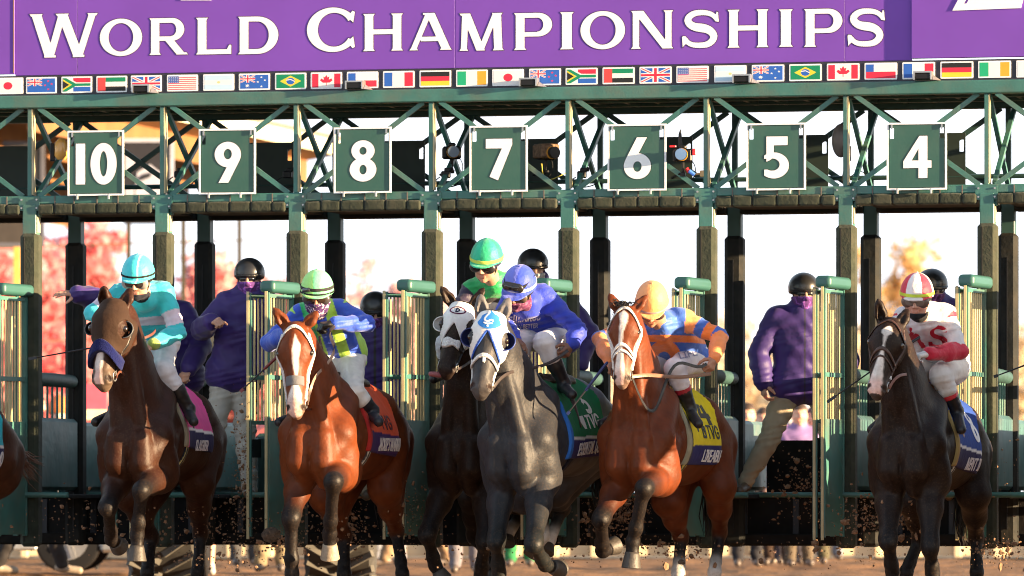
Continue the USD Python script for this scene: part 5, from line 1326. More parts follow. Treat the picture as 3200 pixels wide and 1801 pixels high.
LBR = (.045, .020, .014)
H6.band('browband', .065, .022, slope=-.75, th=.010, col=LBR, nmax=.06)
H6.band('noseband', .46, .030, slope=-.85, th=.011, col=LBR, nmax=.16)
H6.band('dropped_noseband', .55, .016, slope=-.9, th=.010, col=LBR, nmax=.16)
H6.cheeks(n0=-.05, n1=-.065, w=.024, t0=.10, t1=.84, th=.010, col=LBR); H6.bit()
for k in (.30, .45, .62, .74):
    b = trimesh.creation.box([.022, .012, .026]); b.apply_translation(H6.H(k, -.055, .095 - .04 * k)); obj('buckle', b, STEEL, H6.t, world=True)
H6.cloth((.018, .055, .26), (.020, .014, .07), front=(.34, .24, .09), edge=None, u0=.36, u1=1.14, zf=-.10, zb=-.14, bandw=.14, label='blue number cloth with white stripe')
H6.girth((.02, .02, .02), u0=.42, edge=(.6, .58, .5)); H6.saddle((.22, .085, .02))
H6.print_on(textpoly('MENT IN', .085, squeeze=.8), .72, -.115, (.70, .68, .72), H6.t, name='name_print')
H6.print_on(affinity.scale(digit('3' if False else '8')[0], .24, .24, origin=(0, 0)), .92, .09, (.72, .72, .74), H6.t, name='number_print')
H0.cloth((.03, .42, .50), (.02, .016, .08), u0=.40, u1=1.17, zf=-.08, zb=-.10, bandw=.15, label='cyan number cloth with navy band')
H0.print_on(affinity.scale(digit('0')[0], .15, .11, origin=(0, 0)), 1.04, -.085, (.7, .7, .72), H0.t, name='name_print'); H0.saddle()

# ---------------------------------------------------------------- jockeys
def joints(Y, **k):
    out = {}
    for n, v in k.items():
        out[n] = np.asarray(v, float) if n in ('look', 'up') else W(v[0][0], v[0][1], Y + v[1])
    return out
def mirror(H, p, gap=.0):
    """The same point on the horse's other side."""
    q = p - H.O
    return p - H.v * (2 * (q @ H.v))
def leg_pair(H, J):
    for a in ('kn', 'an', 'to'):
        J[a + 'l'] = mirror(H, J[a + 'r'])
    return J
def sectors(r_c):
    return r_c
def cloth_print(pr, grow, poly, org, xd, yd, dd, col, parent, name, off=.004):
    m = flat(poly, .002); mm = trimesh.Trimesh(m.vertices, m.faces).subdivide_to_size(.025)
    V = np.asarray(mm.vertices); xd, yd, dd = unit(xd), unit(yd), unit(dd)
    lat = np.full(len(V), -.30)
    for _ in range(30):
        P = org + np.outer(V[:, 0], xd) + np.outer(V[:, 1], yd) + np.outer(lat, dd)
        lat += (fpts(pr, P) - grow) * .85
    lat = np.clip(lat, -.3, .3)
    P = org + np.outer(V[:, 0], xd) + np.outer(V[:, 1], yd) + np.outer(lat - off - V[:, 2], dd)
    obj(name, (P, np.asarray(mm.faces)), COLS, parent, col=col, world=True)
def riding(label, H, J, skin, **k):
    return Person(label, leg_pair(H, J), skin=skin, group='jockeys riding out of the gate', cat='jockey', **k)
IN = np.array([0, .25, -1.0])

# 1: turquoise
Y = H1.Y
J = joints(Y, hd=(K1(728, 372), .22), look=(-.22, -1, -.30), up=(0, -.2, 1), nk=(K1(790, 530), .40), shl=(K1(520, 520), .52), shr=(K1(985, 490), .46), ell=(K1(285, 690), .42), elr=(K1(1120, 880), .42), wrl=(K1(560, 960), .15), wrr=(K1(880, 995), .20),
           pel=(K1(900, 900), .88), hil=(K1(800, 960), .88), hir=(K1(985, 980), .86), knr=(K1(985, 1250), .30), anr=(F_(1425, 190), .42), tor=(F_(1462, 285), .22))
j1 = riding('jockey in turquoise silks with pale hoops and a turquoise cap', H1, J, (.50, .28, .20), hdir={'r': ((-.75, -.3, -.55), (-.1, .5, -1), -1)})
TQ, LAV = (.035, .50, .56), (.62, .52, .62)
zh = zat(K1(800, 770)[1], Y + .5)
def c1f(v, tg, ts):
    c = np.repeat([TQ], len(v), 0).astype(float)
    t = tg == 't'; c[t & (np.abs(v[:, 2] - zh - .06 * (v[:, 0] - J['nk'][0])) < .030)] = LAV
    u = np.isin(tg, ['uar', 'ual']); c[u & (ts > .48) & (ts < .84)] = LAV
    c[np.isin(tg, ['fbr', 'fbl']) & (ts > .90)] = (.30, .42, .10)
    return c
j1.jacket(SILK, c1f, g=.018, fold=.005, h=.0075)
j1.breeches(CLOTH, (.66, .64, .66), g=.013); j1.boots(BLK, start=.28)
j1.helmet(lambda a, b, z: np.where((np.abs(a + .03) < .006)[:, None] & (b > 0)[:, None], np.array((.35, .66, .70)), np.array((.05, .56, .62))), m=SILK, band=[(.012, .014, BLK)])
j1.goggles(lens=(.035, .025, .025), framec=(.30, .28, .27), scale=1.35); j1.mask((.016, .017, .026), top=-.082, low=-.20)
H1.rein(1, J['wrr'] + np.array([-.05, -.06, -.03]), via=[W(*A_(930, 1250), Y - .2), W(*A_(1080, 1320), Y + .1), W(*A_(1145, 1230), Y + .15)], col=(.12, .045, .028), w=.016)
H1.rein(1, J['wrr'] + np.array([.02, -.06, .10]), via=[W(*A_(1010, 1010), Y - .1), W(*A_(1140, 960), Y + .05)], col=(.12, .035, .025))
H1.rein(-1, J['wrl'], col=(.12, .045, .028))
whip('black riding whip held out to the left of the turquoise jockey', J['wrl'] + np.array([-.0, -.1, -.02]), W(*A_(215, 1142), Y + .1), handle=.3)

# 2: lime and blue
Y = H2.Y
J = joints(Y, hd=(K2(655, 258), .22), look=(-.05, -1, -.28), up=(0, -.2, 1), nk=(K2(670, 395), .40), shl=(K2(520, 400), .50), shr=(K2(835, 365), .48), ell=(K2(290, 610), .42), elr=(K2(1030, 465), .32), wrl=(K2(480, 520), .05), wrr=(K2(790, 462), .12),
           pel=(K2(870, 660), .90), hil=(K2(780, 700), .9), hir=(K2(905, 730), .86), knr=(K2(930, 980), .30), anr=(K2(1075, 1120), .42), tor=(K2(1120, 1205), .22))
j2 = riding('jockey in blue and lime striped silks with a lime cap and purple neck gaiter', H2, J, (.42, .20, .12), gloves={'l': (.012, .011, .011), 'r': (.012, .011, .011)}, hdir={'r': ((-1, -.25, -.12), (0, .3, -1), -1)})
LIME, BLU, GRN = (.36, .62, .06), (.030, .085, .52), (.03, .42, .12)
x0 = J['nk'][0]; zp = J['pel'][2]
def c2f(v, tg, ts):
    c = np.repeat([BLU], len(v), 0).astype(float)
    t = tg == 't'; s = (v[:, 0] - x0) + (v[:, 2] - J['nk'][2]) * .32
    ph = np.mod(s / .165 + .72, 1)
    c[t & (ph < .52)] = LIME
    c[t & (ph < .52) & (s < -.06)] = GRN
    c[np.isin(tg, ['uar', 'ual']) & (ts < .12)] = LIME
    return c
j2.jacket(SILK, c2f, g=.018, fold=.005, h=.0075)
j2.breeches(CLOTH, (.72, .69, .64), g=.015); j2.boots((.014, .015, .02), start=.26, band=((.34, .012, .02), .16))
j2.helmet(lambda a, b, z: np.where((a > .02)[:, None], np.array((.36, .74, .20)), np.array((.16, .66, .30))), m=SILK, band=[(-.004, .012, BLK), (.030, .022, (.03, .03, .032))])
gg = [Cap(j2.H(.05, .105, .072), j2.H(.085, .075, .062), .019, .019, .01)]
v, f, _ = solid(gg, .005); obj('spare_goggles', (v, f), LENS, j2.t, col=(.03, .03, .03), smooth=True, world=True)
j2.goggles(lens=(.03, .018, .014), framec=(.05, .045, .045), scale=1.35)
def gait(base, mark, k=34):
    def c(a, b, z):
        n = meshkit.fbm(np.c_[a, b, z] * k + 3.1, 3)
        return np.where((np.abs(n - .5) < .035)[:, None], np.array(mark), np.array(base))
    return c
j2.mask(gait((.06, .022, .10), (.60, .55, .58)), top=-.028, low=-.24, th=.011)
H2.rein(1, J['wrr'] + np.array([.0, -.06, -.02]), via=[W(*B_(930, 1160), Y - .25), W(*B_(1040, 1030), Y), W(*B_(1075, 930), Y + .05), W(*B_(1040, 830), Y + .08)], col=(.30, .20, .15), w=.022)
H2.rein(1, W(*B_(960, 850), Y + .1), via=[W(*B_(870, 1400), Y - .2), W(*B_(1010, 1350), Y), W(*B_(1040, 1250), Y + .1), W(*B_(1010, 1050), Y + .1)], col=(.08, .03, .02), w=.016)
H2.rein(-1, J['wrl'], col=(.12, .045, .028))
whip('riding whip with red shaft and black tip at the left of the bright bay', W(*B_(690, 960), Y - .1), W(*B_(365, 1268), Y - .05), handle=.45, col=(.16, .02, .022), col2=(.012, .012, .014))

# 3: green behind the grey
Y = H3.Y
J = joints(Y, hd=(K4(432, 385), .20), look=(-.38, -1, -.38), up=(.05, -.2, 1), nk=(K4(520, 580), .38), shl=(K4(260, 690), .48), shr=(K4(690, 600), .46), ell=(K4(150, 860), .40), elr=(K4(760, 900), .42), wrl=(K4(300, 1010), .15), wrr=(K4(620, 1050), .18),
           pel=(K4(640, 1020), .88), hil=(K4(560, 1080), .88), hir=(K4(700, 1080), .86), knr=(K4(610, 1290), .30), anr=(K4(700, 1560), .42), tor=(K4(700, 1680), .22))
j3 = riding('jockey in green and black silks with a bright green cap and yellow hat band', H3, J, (.46, .25, .17))
def c3f(v, tg, ts):
    c = np.repeat([(.016, .33, .09)], len(v), 0).astype(float)
    d = np.linalg.norm((v - (J['nk'] + np.array([0, 0, -.27]))) * [1, .0, 1], axis=1)
    t = tg == 't'
    c[t & (d < .12)] = (.60, .60, .60); c[t & (d > .115) & (d < .15)] = (.014, .012, .016)
    a = np.isin(tg, ['ual', 'uar', 'fal', 'far', 'fbl', 'fbr']); c[a] = (.022, .014, .04)
    return c
j3.jacket(SILK, c3f, g=.018, fold=.005, h=.0075); j3.breeches(CLOTH, (.50, .50, .52)); j3.boots(BLK)
j3.helmet(lambda a, b, z: np.where((np.mod(np.arctan2(a, b + .02), 1.05) < .52)[:, None], np.array((.02, .44, .24)), np.array((.016, .34, .17))), m=SILK, band=[(.008, .024, (.55, .58, .10))])
j3.goggles(lens=(.014, .012, .012), framec=(.03, .028, .028), strapc=(.02, .02, .05), scale=1.35)
H3.rein(1, J['wrr'], col=(.03, .02, .02)); H3.rein(-1, J['wrl'], col=(.03, .02, .02))

# 4: royal blue on the grey
Y = H4.Y
J = joints(Y, hd=(K4(800, 690), .15), look=(-.45, -1, -.62), up=(.05, -.5, 1), nk=(K4(900, 830), .34), shl=(K4(690, 850), .46), shr=(K4(1085, 745), .44), ell=(K4(600, 1030), .42), elr=(C_(1345, 800), .40), wrl=(K4(760, 1230), .18), wrr=(C_(1300, 905), .30),
           pel=(C_(1190, 810), .92), hil=(C_(1100, 860), .92), hir=(C_(1235, 855), .88), knr=(C_(1085, 895), .30), anr=(C_(1240, 1200), .42), tor=(C_(1300, 1290), .22))
J['knl'] = W(*C_(925, 880), Y + .52)
Jl = leg_pair(H4, dict(J)); Jl['knl'] = J['knl']
J = Jl
j4 = Person('jockey in royal blue silks and blue cap riding the grey, goggles on his cap', J, skin=(.20, .095, .06), group='jockeys riding out of the gate', cat='jockey', hdir={'r': ((-.5, -.35, -.75), (-.6, .4, -.2), -1)})
RB = (.022, .045, .42)
pr4 = j4.T + [j4.nk[1]] + j4.arms['l'] + j4.arms['r']
j4.jacket(SILK, RB, g=.021, fold=.006, h=.0075)
j4.breeches(CLOTH, (.66, .64, .66), g=.016); j4.boots((.012, .012, .014), start=.06)
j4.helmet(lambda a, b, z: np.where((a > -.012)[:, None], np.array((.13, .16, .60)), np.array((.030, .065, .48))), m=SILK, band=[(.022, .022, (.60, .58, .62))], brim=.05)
j4.goggles(lens=(.010, .010, .012), framec=(.016, .016, .018), z=.095, b=.038, name='cap_goggles', scale=1.1)
j4.goggles(lens=(.04, .03, .02), framec=(.10, .07, .05), scale=1.3); j4.mask(gait((.13, .03, .09), (.26, .12, .20)), top=-.04, low=-.22, th=.011)
org = W(*C_(815, 745), Y + .35)
vx = W(*C_(1060, 725), Y + .35) - org
cloth_print(pr4, .022, affinity.scale(textpoly('Emirates', .072, squeeze=1.0), np.linalg.norm(vx) / textpoly('Emirates', .072).bounds[2], 1.0, origin=(0, 0)), org, vx, (0.06, 0, 1), (0, 1, 0), (.74, .66, .66), j4.t, 'chest_print')
ty = textpoly('FLY BETTER', .03)
cloth_print(pr4, .022, affinity.scale(ty, .72 * np.linalg.norm(vx) / ty.bounds[2], 1.0, origin=(0, 0)), org + vx * .2 - np.array([0, 0, .05]), vx, (0.06, 0, 1), (0, 1, 0), (.66, .58, .60), j4.t, 'chest_print')
H4.rein(1, J['wrr'] + np.array([-.03, -.07, -.05]), via=[W(*C_(900, 1105), Y - .1), W(*C_(1060, 1075), Y + .1)], col=(.03, .022, .022), w=.022)
H4.rein(-1, J['wrl'], col=(.03, .022, .022))

# 5: orange and blue
Y = H5.Y
J = joints(Y, hd=(D_(572, 392), .15), look=(-.10, -1, -.80), up=(0, -.6, 1), nk=(D_(650, 520), .36), shl=(D_(430, 560), .46), shr=(D_(815, 480), .44), ell=(D_(185, 630), .38), elr=(D_(1080, 610), .36), wrl=(D_(260, 800), .10), wrr=(D_(1048, 765), .22),
           pel=(D_(840, 740), .92), hil=(D_(740, 780), .92), hir=(D_(885, 775), .88), knr=(D_(745, 850), .30), anr=(D_(862, 1150), .42), tor=(D_(925, 1268), .22))
j5 = riding('jockey in blue and orange silks with an orange cap, head bowed', H5, J, (.36, .18, .11), gloves=None, hdir={'r': ((-.35, -.5, -.85), (-.7, .4, -.3), -1)})
OR, B5 = (.80, .20, .035), (.045, .13, .50)
def c5f(v, tg, ts):
    c = np.repeat([B5], len(v), 0).astype(float)
    t = tg == 't'; s = v[:, 2] - J['nk'][2]
    c[t & (s < -.075) & (s > -.125)] = OR
    cx = J['nk'][0] + .02
    d = np.hypot((v[:, 0] - cx), (s + .235)); c[t & (d < .125) & (d > .045)] = OR
    c[t & (s < -.30) & (v[:, 0] < cx + .12)] = OR
    for q in 'lr':
        u = tg == 'ua' + q; c[u & (ts < .40)] = (.84, .30, .10); c[u & (ts > .62) & (ts < .86)] = OR
        c[np.isin(tg, ['fa' + q, 'fb' + q])] = (.84, .27, .09)
    return c
j5.jacket(SILK, c5f, g=.018, fold=.005, h=.0075); j5.breeches(CLOTH, (.66, .64, .68), g=.016)
# tan boot leg, red band, black boot
for q in 'lr':
    pass
j5.boots((.013, .012, .013), start=.34, band=((.36, .016, .03), .22))
j5.garment('stocking', [Cap(J['knr'], J['knr'] * .5 + J['anr'] * .5, .055, .050, .02), Cap(J['knl'], J['knl'] * .5 + J['anl'] * .5, .055, .050, .02)], .004, CLOTH, (.34, .24, .16), fold=.001)
j5.helmet(lambda a, b, z: np.where((np.abs(a) < .003)[:, None], np.array((.60, .25, .10)), np.array((.84, .34, .13))), m=SILK, band=[(.0, .012, (.35, .24, .26))], up=.16)
j5.goggles(lens=(.02, .013, .010), framec=(.06, .04, .03), scale=1.3)
pr5 = j5.T + [j5.nk[1]]
p = textpoly('LIFE', .05); cloth_print(j5.lo['r'], .018, p, W(*D_(775, 785), Y + .5), (1, 0, .25), (-.25, 0, 1), (0, 1, 0), (.20, .22, .34), j5.t, 'leg_print')
H5.rein(1, J['wrr'] + np.array([-.03, -.07, -.12]), via=[W(*D_(620, 905), Y - .2), W(*D_(800, 915), Y), W(*D_(950, 900), Y + .1)], col=(.16, .07, .035), w=.026)
H5.rein(1, J['wrr'] + np.array([-.06, -.07, -.05]), via=[W(*D_(700, 900), Y + .0), W(*D_(780, 810), Y + .05), W(*D_(880, 830), Y + .1)], col=(.012, .01, .01), w=.022)
H5.rein(-1, J['wrl'], col=(.12, .05, .03))
whip('long riding whip with blue shaft between the grey and the blazed horse', W(*D_(240, 800), Y - .25), W(*C_(1262, 1440), Y - .25), handle=.55, col=(.015, .025, .12), col2=(.012, .012, .016))

# 6: red and white
Y = H6.Y
J = joints(Y, hd=(K3(738, 415), .18), look=(-.20, -1, -.22), up=(0, -.2, 1), nk=(K3(800, 590), .38), shl=(K3(610, 600), .46), shr=(K3(1010, 560), .44), ell=(K3(520, 760), .40), elr=(K3(1140, 900), .36), wrl=(K3(640, 960), .12), wrr=(K3(860, 925), .12),
           pel=(K3(1030, 980), .92), hil=(K3(900, 1030), .92), hir=(K3(1075, 1060), .88), knr=(K3(965, 1130), .30), anr=(J_(1185, 205), .42), tor=(J_(1215, 345), .22))
j6 = riding('jockey in white silks with red sleeves and a red and white quartered cap', H6, J, (.52, .30, .23), gloves={'l': (.66, .64, .62), 'r': (.66, .64, .62)}, hdir={'r': ((-.9, -.35, -.12), (0, .2, -1), -1)})
RED, W6 = (.52, .016, .045), (.64, .62, .64)
def c6f(v, tg, ts):
    c = np.repeat([W6], len(v), 0).astype(float)
    for q in 'lr':
        c[(tg == 'ua' + q) & (ts < .16) & (ts > .02)] = RED
        c[(tg == 'ua' + q) & (ts > .90)] = RED
        c[np.isin(tg, ['fa' + q, 'fb' + q])] = RED
    return c
j6.jacket(SILK, c6f, g=.020, fold=.005, h=.0075); j6.breeches(CLOTH, (.70, .67, .63), g=.020)
j6.boots((.013, .012, .013), start=.42, band=((.60, .035, .045), .22))
j6.garment('gaiter', [Cap(J['knr'], J['knr'] * .5 + J['anr'] * .5, .062, .055, .02), Cap(J['knl'], J['knl'] * .5 + J['anl'] * .5, .062, .055, .02)], .006, LEATHER, (.07, .03, .014), fold=.002)
j6.helmet(lambda a, b, z: np.where((np.mod(np.arctan2(a, b + .02) + .35, 1.571) < .80)[:, None], np.array((.70, .64, .64)), np.array((.55, .02, .05))), m=SILK, band=[(.006, .022, (.50, .60, .06))])
j6.goggles(lens=(.16, .13, .12), framec=(.10, .07, .06), scale=1.35); j6.mask((.014, .016, .02), top=-.085, low=-.20, th=.011)
pr6 = j6.T + [j6.nk[1]] + j6.arms['r']
p = textpoly('KS', .155, squeeze=1.05)
cloth_print(pr6, .020, p, W(*K3(655, 860), Y + .3), (1, 0, -.02), (0, 0, 1), (0, 1, 0), (.44, .016, .035), j6.t, 'chest_print')
H6.rein(1, J['wrr'] + np.array([-.06, -.06, -.06]), via=[W(*K3(620, 1120), Y - .25), W(*K3(700, 1100), Y - .1), W(*K3(745, 1040), Y)], col=(.14, .05, .035), w=.02)
H6.rein(-1, J['wrl'], col=(.06, .03, .02))
whip('black riding whip crossing in front of the left-hand bars by the dark brown horse', W(*E_(905, 612), Y + .05), W(*E_(205, 1105), Y - .2), handle=.28)
# ---------------------------------------------------------------- the gate crew
def crew(label, Y, skin=(.50, .27, .19), gait_c=(.10, .035, .16), pants=(.36, .30, .21), jk=(.026, .008, .125), glasses=True, h=.011, **k):
    hd = {a: b for a, b in k.items() if a in ('hcurl', 'hdir')}
    J = joints(Y, **{a: b for a, b in k.items() if a not in hd}); J['hd'] = J['hd'] - np.array([0, 0, .030])
    p = Person(label, J, skin=skin, group='gate crew in purple jackets', cat='person', h=h, **hd)
    def cf(v, tg, ts):
        c = np.repeat([jk], len(v), 0).astype(float)
        f = (v - J['nk']) @ p.f
        z = v[:, 0] - J['nk'][0]
        c[(tg == 't') & (np.abs(z) < .006) & (f > 0)] = (.012, .012, .014)
        return c
    p.jacket(NYLON, cf, g=.042, hipr=.128, fold=.0045, h=.010)
    p.breeches(CLOTH, pants, g=.022, to='ankle', fold=.006, h=.011); p.shoes((.10, .065, .04))
    p.helmet((.016, .016, .017), band=None, brim=.015, low=.035, up=.118, button=False)
    if glasses: p.goggles(lens=(.008, .008, .009), framec=(.02, .02, .02), name='sunglasses', scale=.85)
    p.mask(gait(gait_c, tuple(min(1, x * 3) for x in gait_c), 22), top=-.022, low=-.26, th=.013, name='neck_gaiter')
    return p
g1 = crew('crew member in a purple jacket reaching an open hand out behind the turquoise jockey', 43.7, hd=((452, 880), .1), look=(-.3, -1, -.1), up=(0, 0, 1), nk=((480, 945), .12), shl=((400, 975), .1), shr=((575, 985), .15), ell=((300, 935), -.05), elr=((628, 1080), .1), wrl=((243, 920), -.2), wrr=((590, 1150), -.1),
          pel=((535, 1160), .2), hil=((500, 1175), .2), hir=((575, 1175), .2), knl=((490, 1350), .2), knr=((590, 1350), .2), anl=((480, 1520), .25), anr=((595, 1520), .25), tol=((470, 1545), .05), tor=((600, 1545), .05), hcurl=(.12, .8), hdir={'l': ((-1, -.3, .10), (0, .5, -1), 1, .9)})
g2 = crew('crew member with a fist raised, purple jacket and pale trousers, left of the bright bay', 43.5, pants=(.46, .44, .40), hd=(B_(432, 385), .0), look=(-.1, -1, -.06), up=(0, 0, 1), nk=(B_(440, 510), .04), shl=(B_(265, 605), .04), shr=(B_(560, 600), .04), ell=(B_(75, 800), -.02), elr=(B_(610, 880), .05), wrl=(B_(140, 740), -.28), wrr=(B_(570, 1080), -.1),
          pel=(B_(330, 1090), .1), hil=(B_(260, 1130), .1), hir=(B_(400, 1130), .1), knl=(B_(180, 1500), .05), knr=(B_(400, 1560), .1), anl=((640, 1500), .1), anr=((780, 1530), .1), tol=((625, 1530), -.1), tor=((785, 1545), -.1), hcurl=(1, .9), hdir={'l': ((.5, -.75, .05), (.5, .3, -.8), 1)})
g3 = crew('crew member in purple with a low black helmet between the second pair of barred doors', 43.6, hd=(B_(1385, 640), .0), look=(.05, -1, -.25), up=(0, -.1, 1), nk=(B_(1385, 780), .05), shl=(B_(1255, 850), .05), shr=(B_(1530, 850), .05), ell=(B_(1225, 1130), .05), elr=(B_(1580, 1120), .05), wrl=(B_(1290, 1330), -.05), wrr=(B_(1540, 1330), -.05),
          pel=(B_(1395, 1330), .1), hil=(B_(1330, 1350), .1), hir=(B_(1460, 1350), .1), knl=(B_(1320, 1700), .05), knr=(B_(1480, 1700), .1), anl=((1150, 1530), .1), anr=((1215, 1530), .1), tol=((1145, 1550), -.1), tor=((1220, 1550), -.1))
g4 = crew('crew member with a bare pale chin cover and black helmet behind the blue jockey', 43.5, hd=(K4(965, 400), .0), look=(.18, -1, -.12), up=(0, 0, 1), gait_c=(.50, .46, .44), glasses=False, nk=(K4(990, 600), .05), shl=((1610, 950), .05), shr=((1765, 945), .05), ell=((1600, 1080), .05), elr=((1838, 1040), .02), wrl=((1650, 1150), -.05), wrr=((1812, 1135), -.10),
          pel=((1690, 1170), .1), hil=((1650, 1180), .1), hir=((1725, 1180), .1), knl=((1640, 1350), .05), knr=((1730, 1350), .1), anl=((1640, 1525), .1), anr=((1735, 1525), .1), tol=((1630, 1550), -.1), tor=((1740, 1550), -.1), hdir={'r': ((-.05, -.3, -1), (-1, .3, 0), -1)}, hcurl=(.8, .5))
g5 = crew('tall crew member astride the open stall in purple jacket and khaki trousers', 43.55, hd=((2512, 905), .0), look=(.12, -1, -.05), up=(0, 0, 1), nk=((2512, 960), .03), shl=((2425, 1000), .04), shr=((2600, 1000), .04), ell=((2372, 1105), .02), elr=((2650, 1120), .05), wrl=((2385, 1195), -.08), wrr=((2640, 1230), -.05),
          pel=((2508, 1180), .08), hil=((2466, 1205), .07), hir=((2556, 1205), .08), knl=((2402, 1378), .0), knr=((2600, 1390), .08), anl=((2330, 1505), .0), anr=((2668, 1500), .1), tol=((2312, 1535), -.18), tor=((2688, 1528), -.08), hcurl=(.55, .6), hdir={'l': ((.05, -.15, -1), (1, .35, .1), 1)})
g6 = crew('crew member in black helmet and purple jacket close behind the red capped jockey', 43.6, hd=(E_(1000, 225), .0), look=(.35, -1, -.15), up=(0, 0, 1), gait_c=(.10, .03, .10), nk=(E_(1010, 350), .05), shl=(E_(900, 420), .05), shr=(E_(1130, 420), .05), ell=(E_(860, 680), .05), elr=(E_(1190, 690), .05), wrl=(E_(900, 880), -.05), wrr=(E_(1150, 890), -.05),
          pel=(E_(1020, 880), .1), hil=(E_(970, 910), .1), hir=(E_(1080, 910), .1), knl=(E_(950, 1300), .05), knr=(E_(1100, 1300), .1), anl=((2885, 1525), .1), anr=((2960, 1525), .1), tol=((2880, 1550), -.1), tor=((2965, 1550), -.1))

# ---------------------------------------------------------------- cameras and fittings on the truss
def camera_body(label, s, d, z, yaw, lens, hood, ring, extra=None):
    t = GThing('mounted_camera', label, 'camera', s, d, z, None)
    R = trimesh.transformations.rotation_matrix(math.radians(yaw), [0, 0, 1])
    def put(name, m, mt, **k):
        m = m.copy(); m.apply_transform(R); m.apply_translation([s, d, z]); gobj(name, m, mt, t, **k)
    put('body', cat_mesh([bx(-.072, .072, -.03, .04, -.05, .05, .012), bx(-.03, .03, -.035, .03, .045, .078, .012), bx(-.075, -.035, -.05, .03, -.05, .045, .012)]), BLACK)
    put('lens', cat_mesh([tube((0, -.02, 0), (0, -.11, 0), .040, 20), tube((0, -.11, 0), (0, -.15, 0), .046, 20)]), BLACK, smooth=40)
    put('lens_ring', tube((0, -.095, 0), (0, -.116, 0), .0485, 20), mat('orange_ring', ring, .4), smooth=40)
    put('front_cap', tube((0, -.15, 0), (0, -.155, 0), .044, 20), mat('cap_' + hood[0], hood[1], .3), smooth=40)
    put('bracket', cat_mesh([tube((0, 0, -.05), (0, .01, -.14), .012, 8), bx(-.02, .02, -.02, .03, -.16, -.13, .004), tube((-.02, 0, -.14), (-.09, .05, -.17), .010, 6)]), BLACK, smooth=40)
    put('cable', polytube(spline([(.05, .04, -.03), (.09, .06, -.1), (.07, .08, -.17), (.02, .1, -.2)], 14), .004, 5), BLACK, smooth=True)
    if extra: extra(put)
    return t
s, z = gate_at(1412, 478, .4); camera_body('camera with grey lens cap and orange ring clamped between boards 8 and 7', s, .4, z, 18, None, ('grey', (.10, .14, .20)), (.75, .33, .03))
def fur(put):
    put('cover', pad_len(-.09, .07, -.10, .06, -.04, .07, 4), mat('camouflage_cover', (.17, .10, .06), .9, var=.5, scale=40, bump=.8, bscale=80), smooth=True)
    put('strap', strap(spline([(-.05, -.02, -.08), (.04, 0, -.2), (.12, 0, -.17), (.2, 0, -.14)], 10), (0, 1, 0), .015), mat('yellow_strap', (.62, .52, .05), .6))
s, z = gate_at(1706, 480, .3); camera_body('camera in a mottled brown cover beside the right edge of board 7', s, .3, z, 40, None, ('dark', (.02, .02, .025)), (.05, .04, .04), fur)
def rig(put):
    put('antenna', polytube([(-.02, .03, .06), (-.025, .03, .16), (-.022, .03, .2)], [.016, .013, .003], 8), BLACK, smooth=40)
    put('red_clamp', bx(-.10, -.05, -.03, .02, .06, .075, .003), mat('red_plastic', (.60, .02, .03), .35))
    put('red_clamp', bx(.075, .10, -.03, .02, .0, .05, .003), _mats['red_plastic']); put('red_knob', tube((.03, -.02, -.10), (.05, -.02, -.13), .014, 8), _mats['red_plastic'])
    put('blue_grip', tube((.05, -.03, -.12), (.09, -.02, -.15), .015, 8), mat('blue_plastic', (.05, .16, .62), .35))
    put('tan_clamp', cat_mesh([bx(.13, .19, -.01, .03, -.165, -.115, .005), tube((.08, .01, -.145), (.13, .01, -.14), .009, 6)]), mat('tan_plastic', (.50, .33, .15), .5))
s, z = gate_at(2134, 486, -.03); camera_body('camera rig with antenna and red clamps right of board 6', s, -.03, z, 5, None, ('blue', (.12, .22, .42)), (.06, .06, .07), rig)
s, z = gate_at(2632, 440, .5)
t = GThing('dish_mirror', 'round dish hanging behind the truss post between boards 5 and 4', 'mirror', s, .5, z)
m = trimesh.creation.icosphere(3, .13); m.vertices = np.asarray(m.vertices) * [.55, .35, 1.0]; m.apply_translation([s - .01, .5, z]); gobj('dish', m, mat('dish_brown', (.16, .13, .12), .35), t, smooth=True)
gobj('arm', cat_mesh([tube((s + .01, .5, z - .1), (s + .06, .4, z - .22), .012, 6), bx(s + .02, s + .07, .44, .5, z - .16, z - .04, .006)]), BLACK, t, smooth=40)
gobj('cable', polytube(spline([(s + .06, .45, z - .1), (s + .05, .45, z - .3), (s + .14, .45, z - .24), (s + .2, .45, z - .32)], 16), .004, 5), BLACK, t)
s, z = gate_at(192, 468, .35)
t = GThing('truss_lamp', 'amber lamp with dark bracket left of board 10', 'lamp', s, .35, z)
gobj('globe', polytube([(s, .35, z - .08), (s, .35, z - .05), (s, .35, z + .05), (s, .35, z + .09)], [.03, .055, .055, .02], 14), mat('amber_glass', (.75, .40, .10), .2, coat=.5), t, smooth=50)
gobj('bracket', bx(s - .09, s - .05, .33, .38, z - .09, z + .05, .006), BLACK, t)
for k, (ox, d) in enumerate(((560, .5), (900, .45), (1150, .55), (1395, .25), (1820, .25))):
    s, z = gate_at(ox, 545, d)
    t = GThing('cable_clamp', ['black cable clamp and cords on the truss behind board 9', 'black cable clamp and cords on the truss left of board 8', 'black cable clamp and cords on the truss right of board 8', 'black clamp head low on the truss under the grey capped camera', 'black clamp head low on the truss left of board 6'][k], 'clamp', s, d, z)
    gobj('clamp', cat_mesh([bx(s - .04, s + .03, d - .02, d + .03, z - .03, z + .025, .008), tube((s, d, z), (s + .05, d, z + .05), .014, 6), bx(s - .02, s + .05, d, d + .03, z + .02, z + .05, .006)]), BLACK, t)
    gobj('cord', polytube(spline([(s - .05, d, z - .02), (s - .1, d, z - .08), (s + .02, d, z - .1), (s + .12, d, z - .06)], 14), .005, 5), BLACK, t, smooth=True)

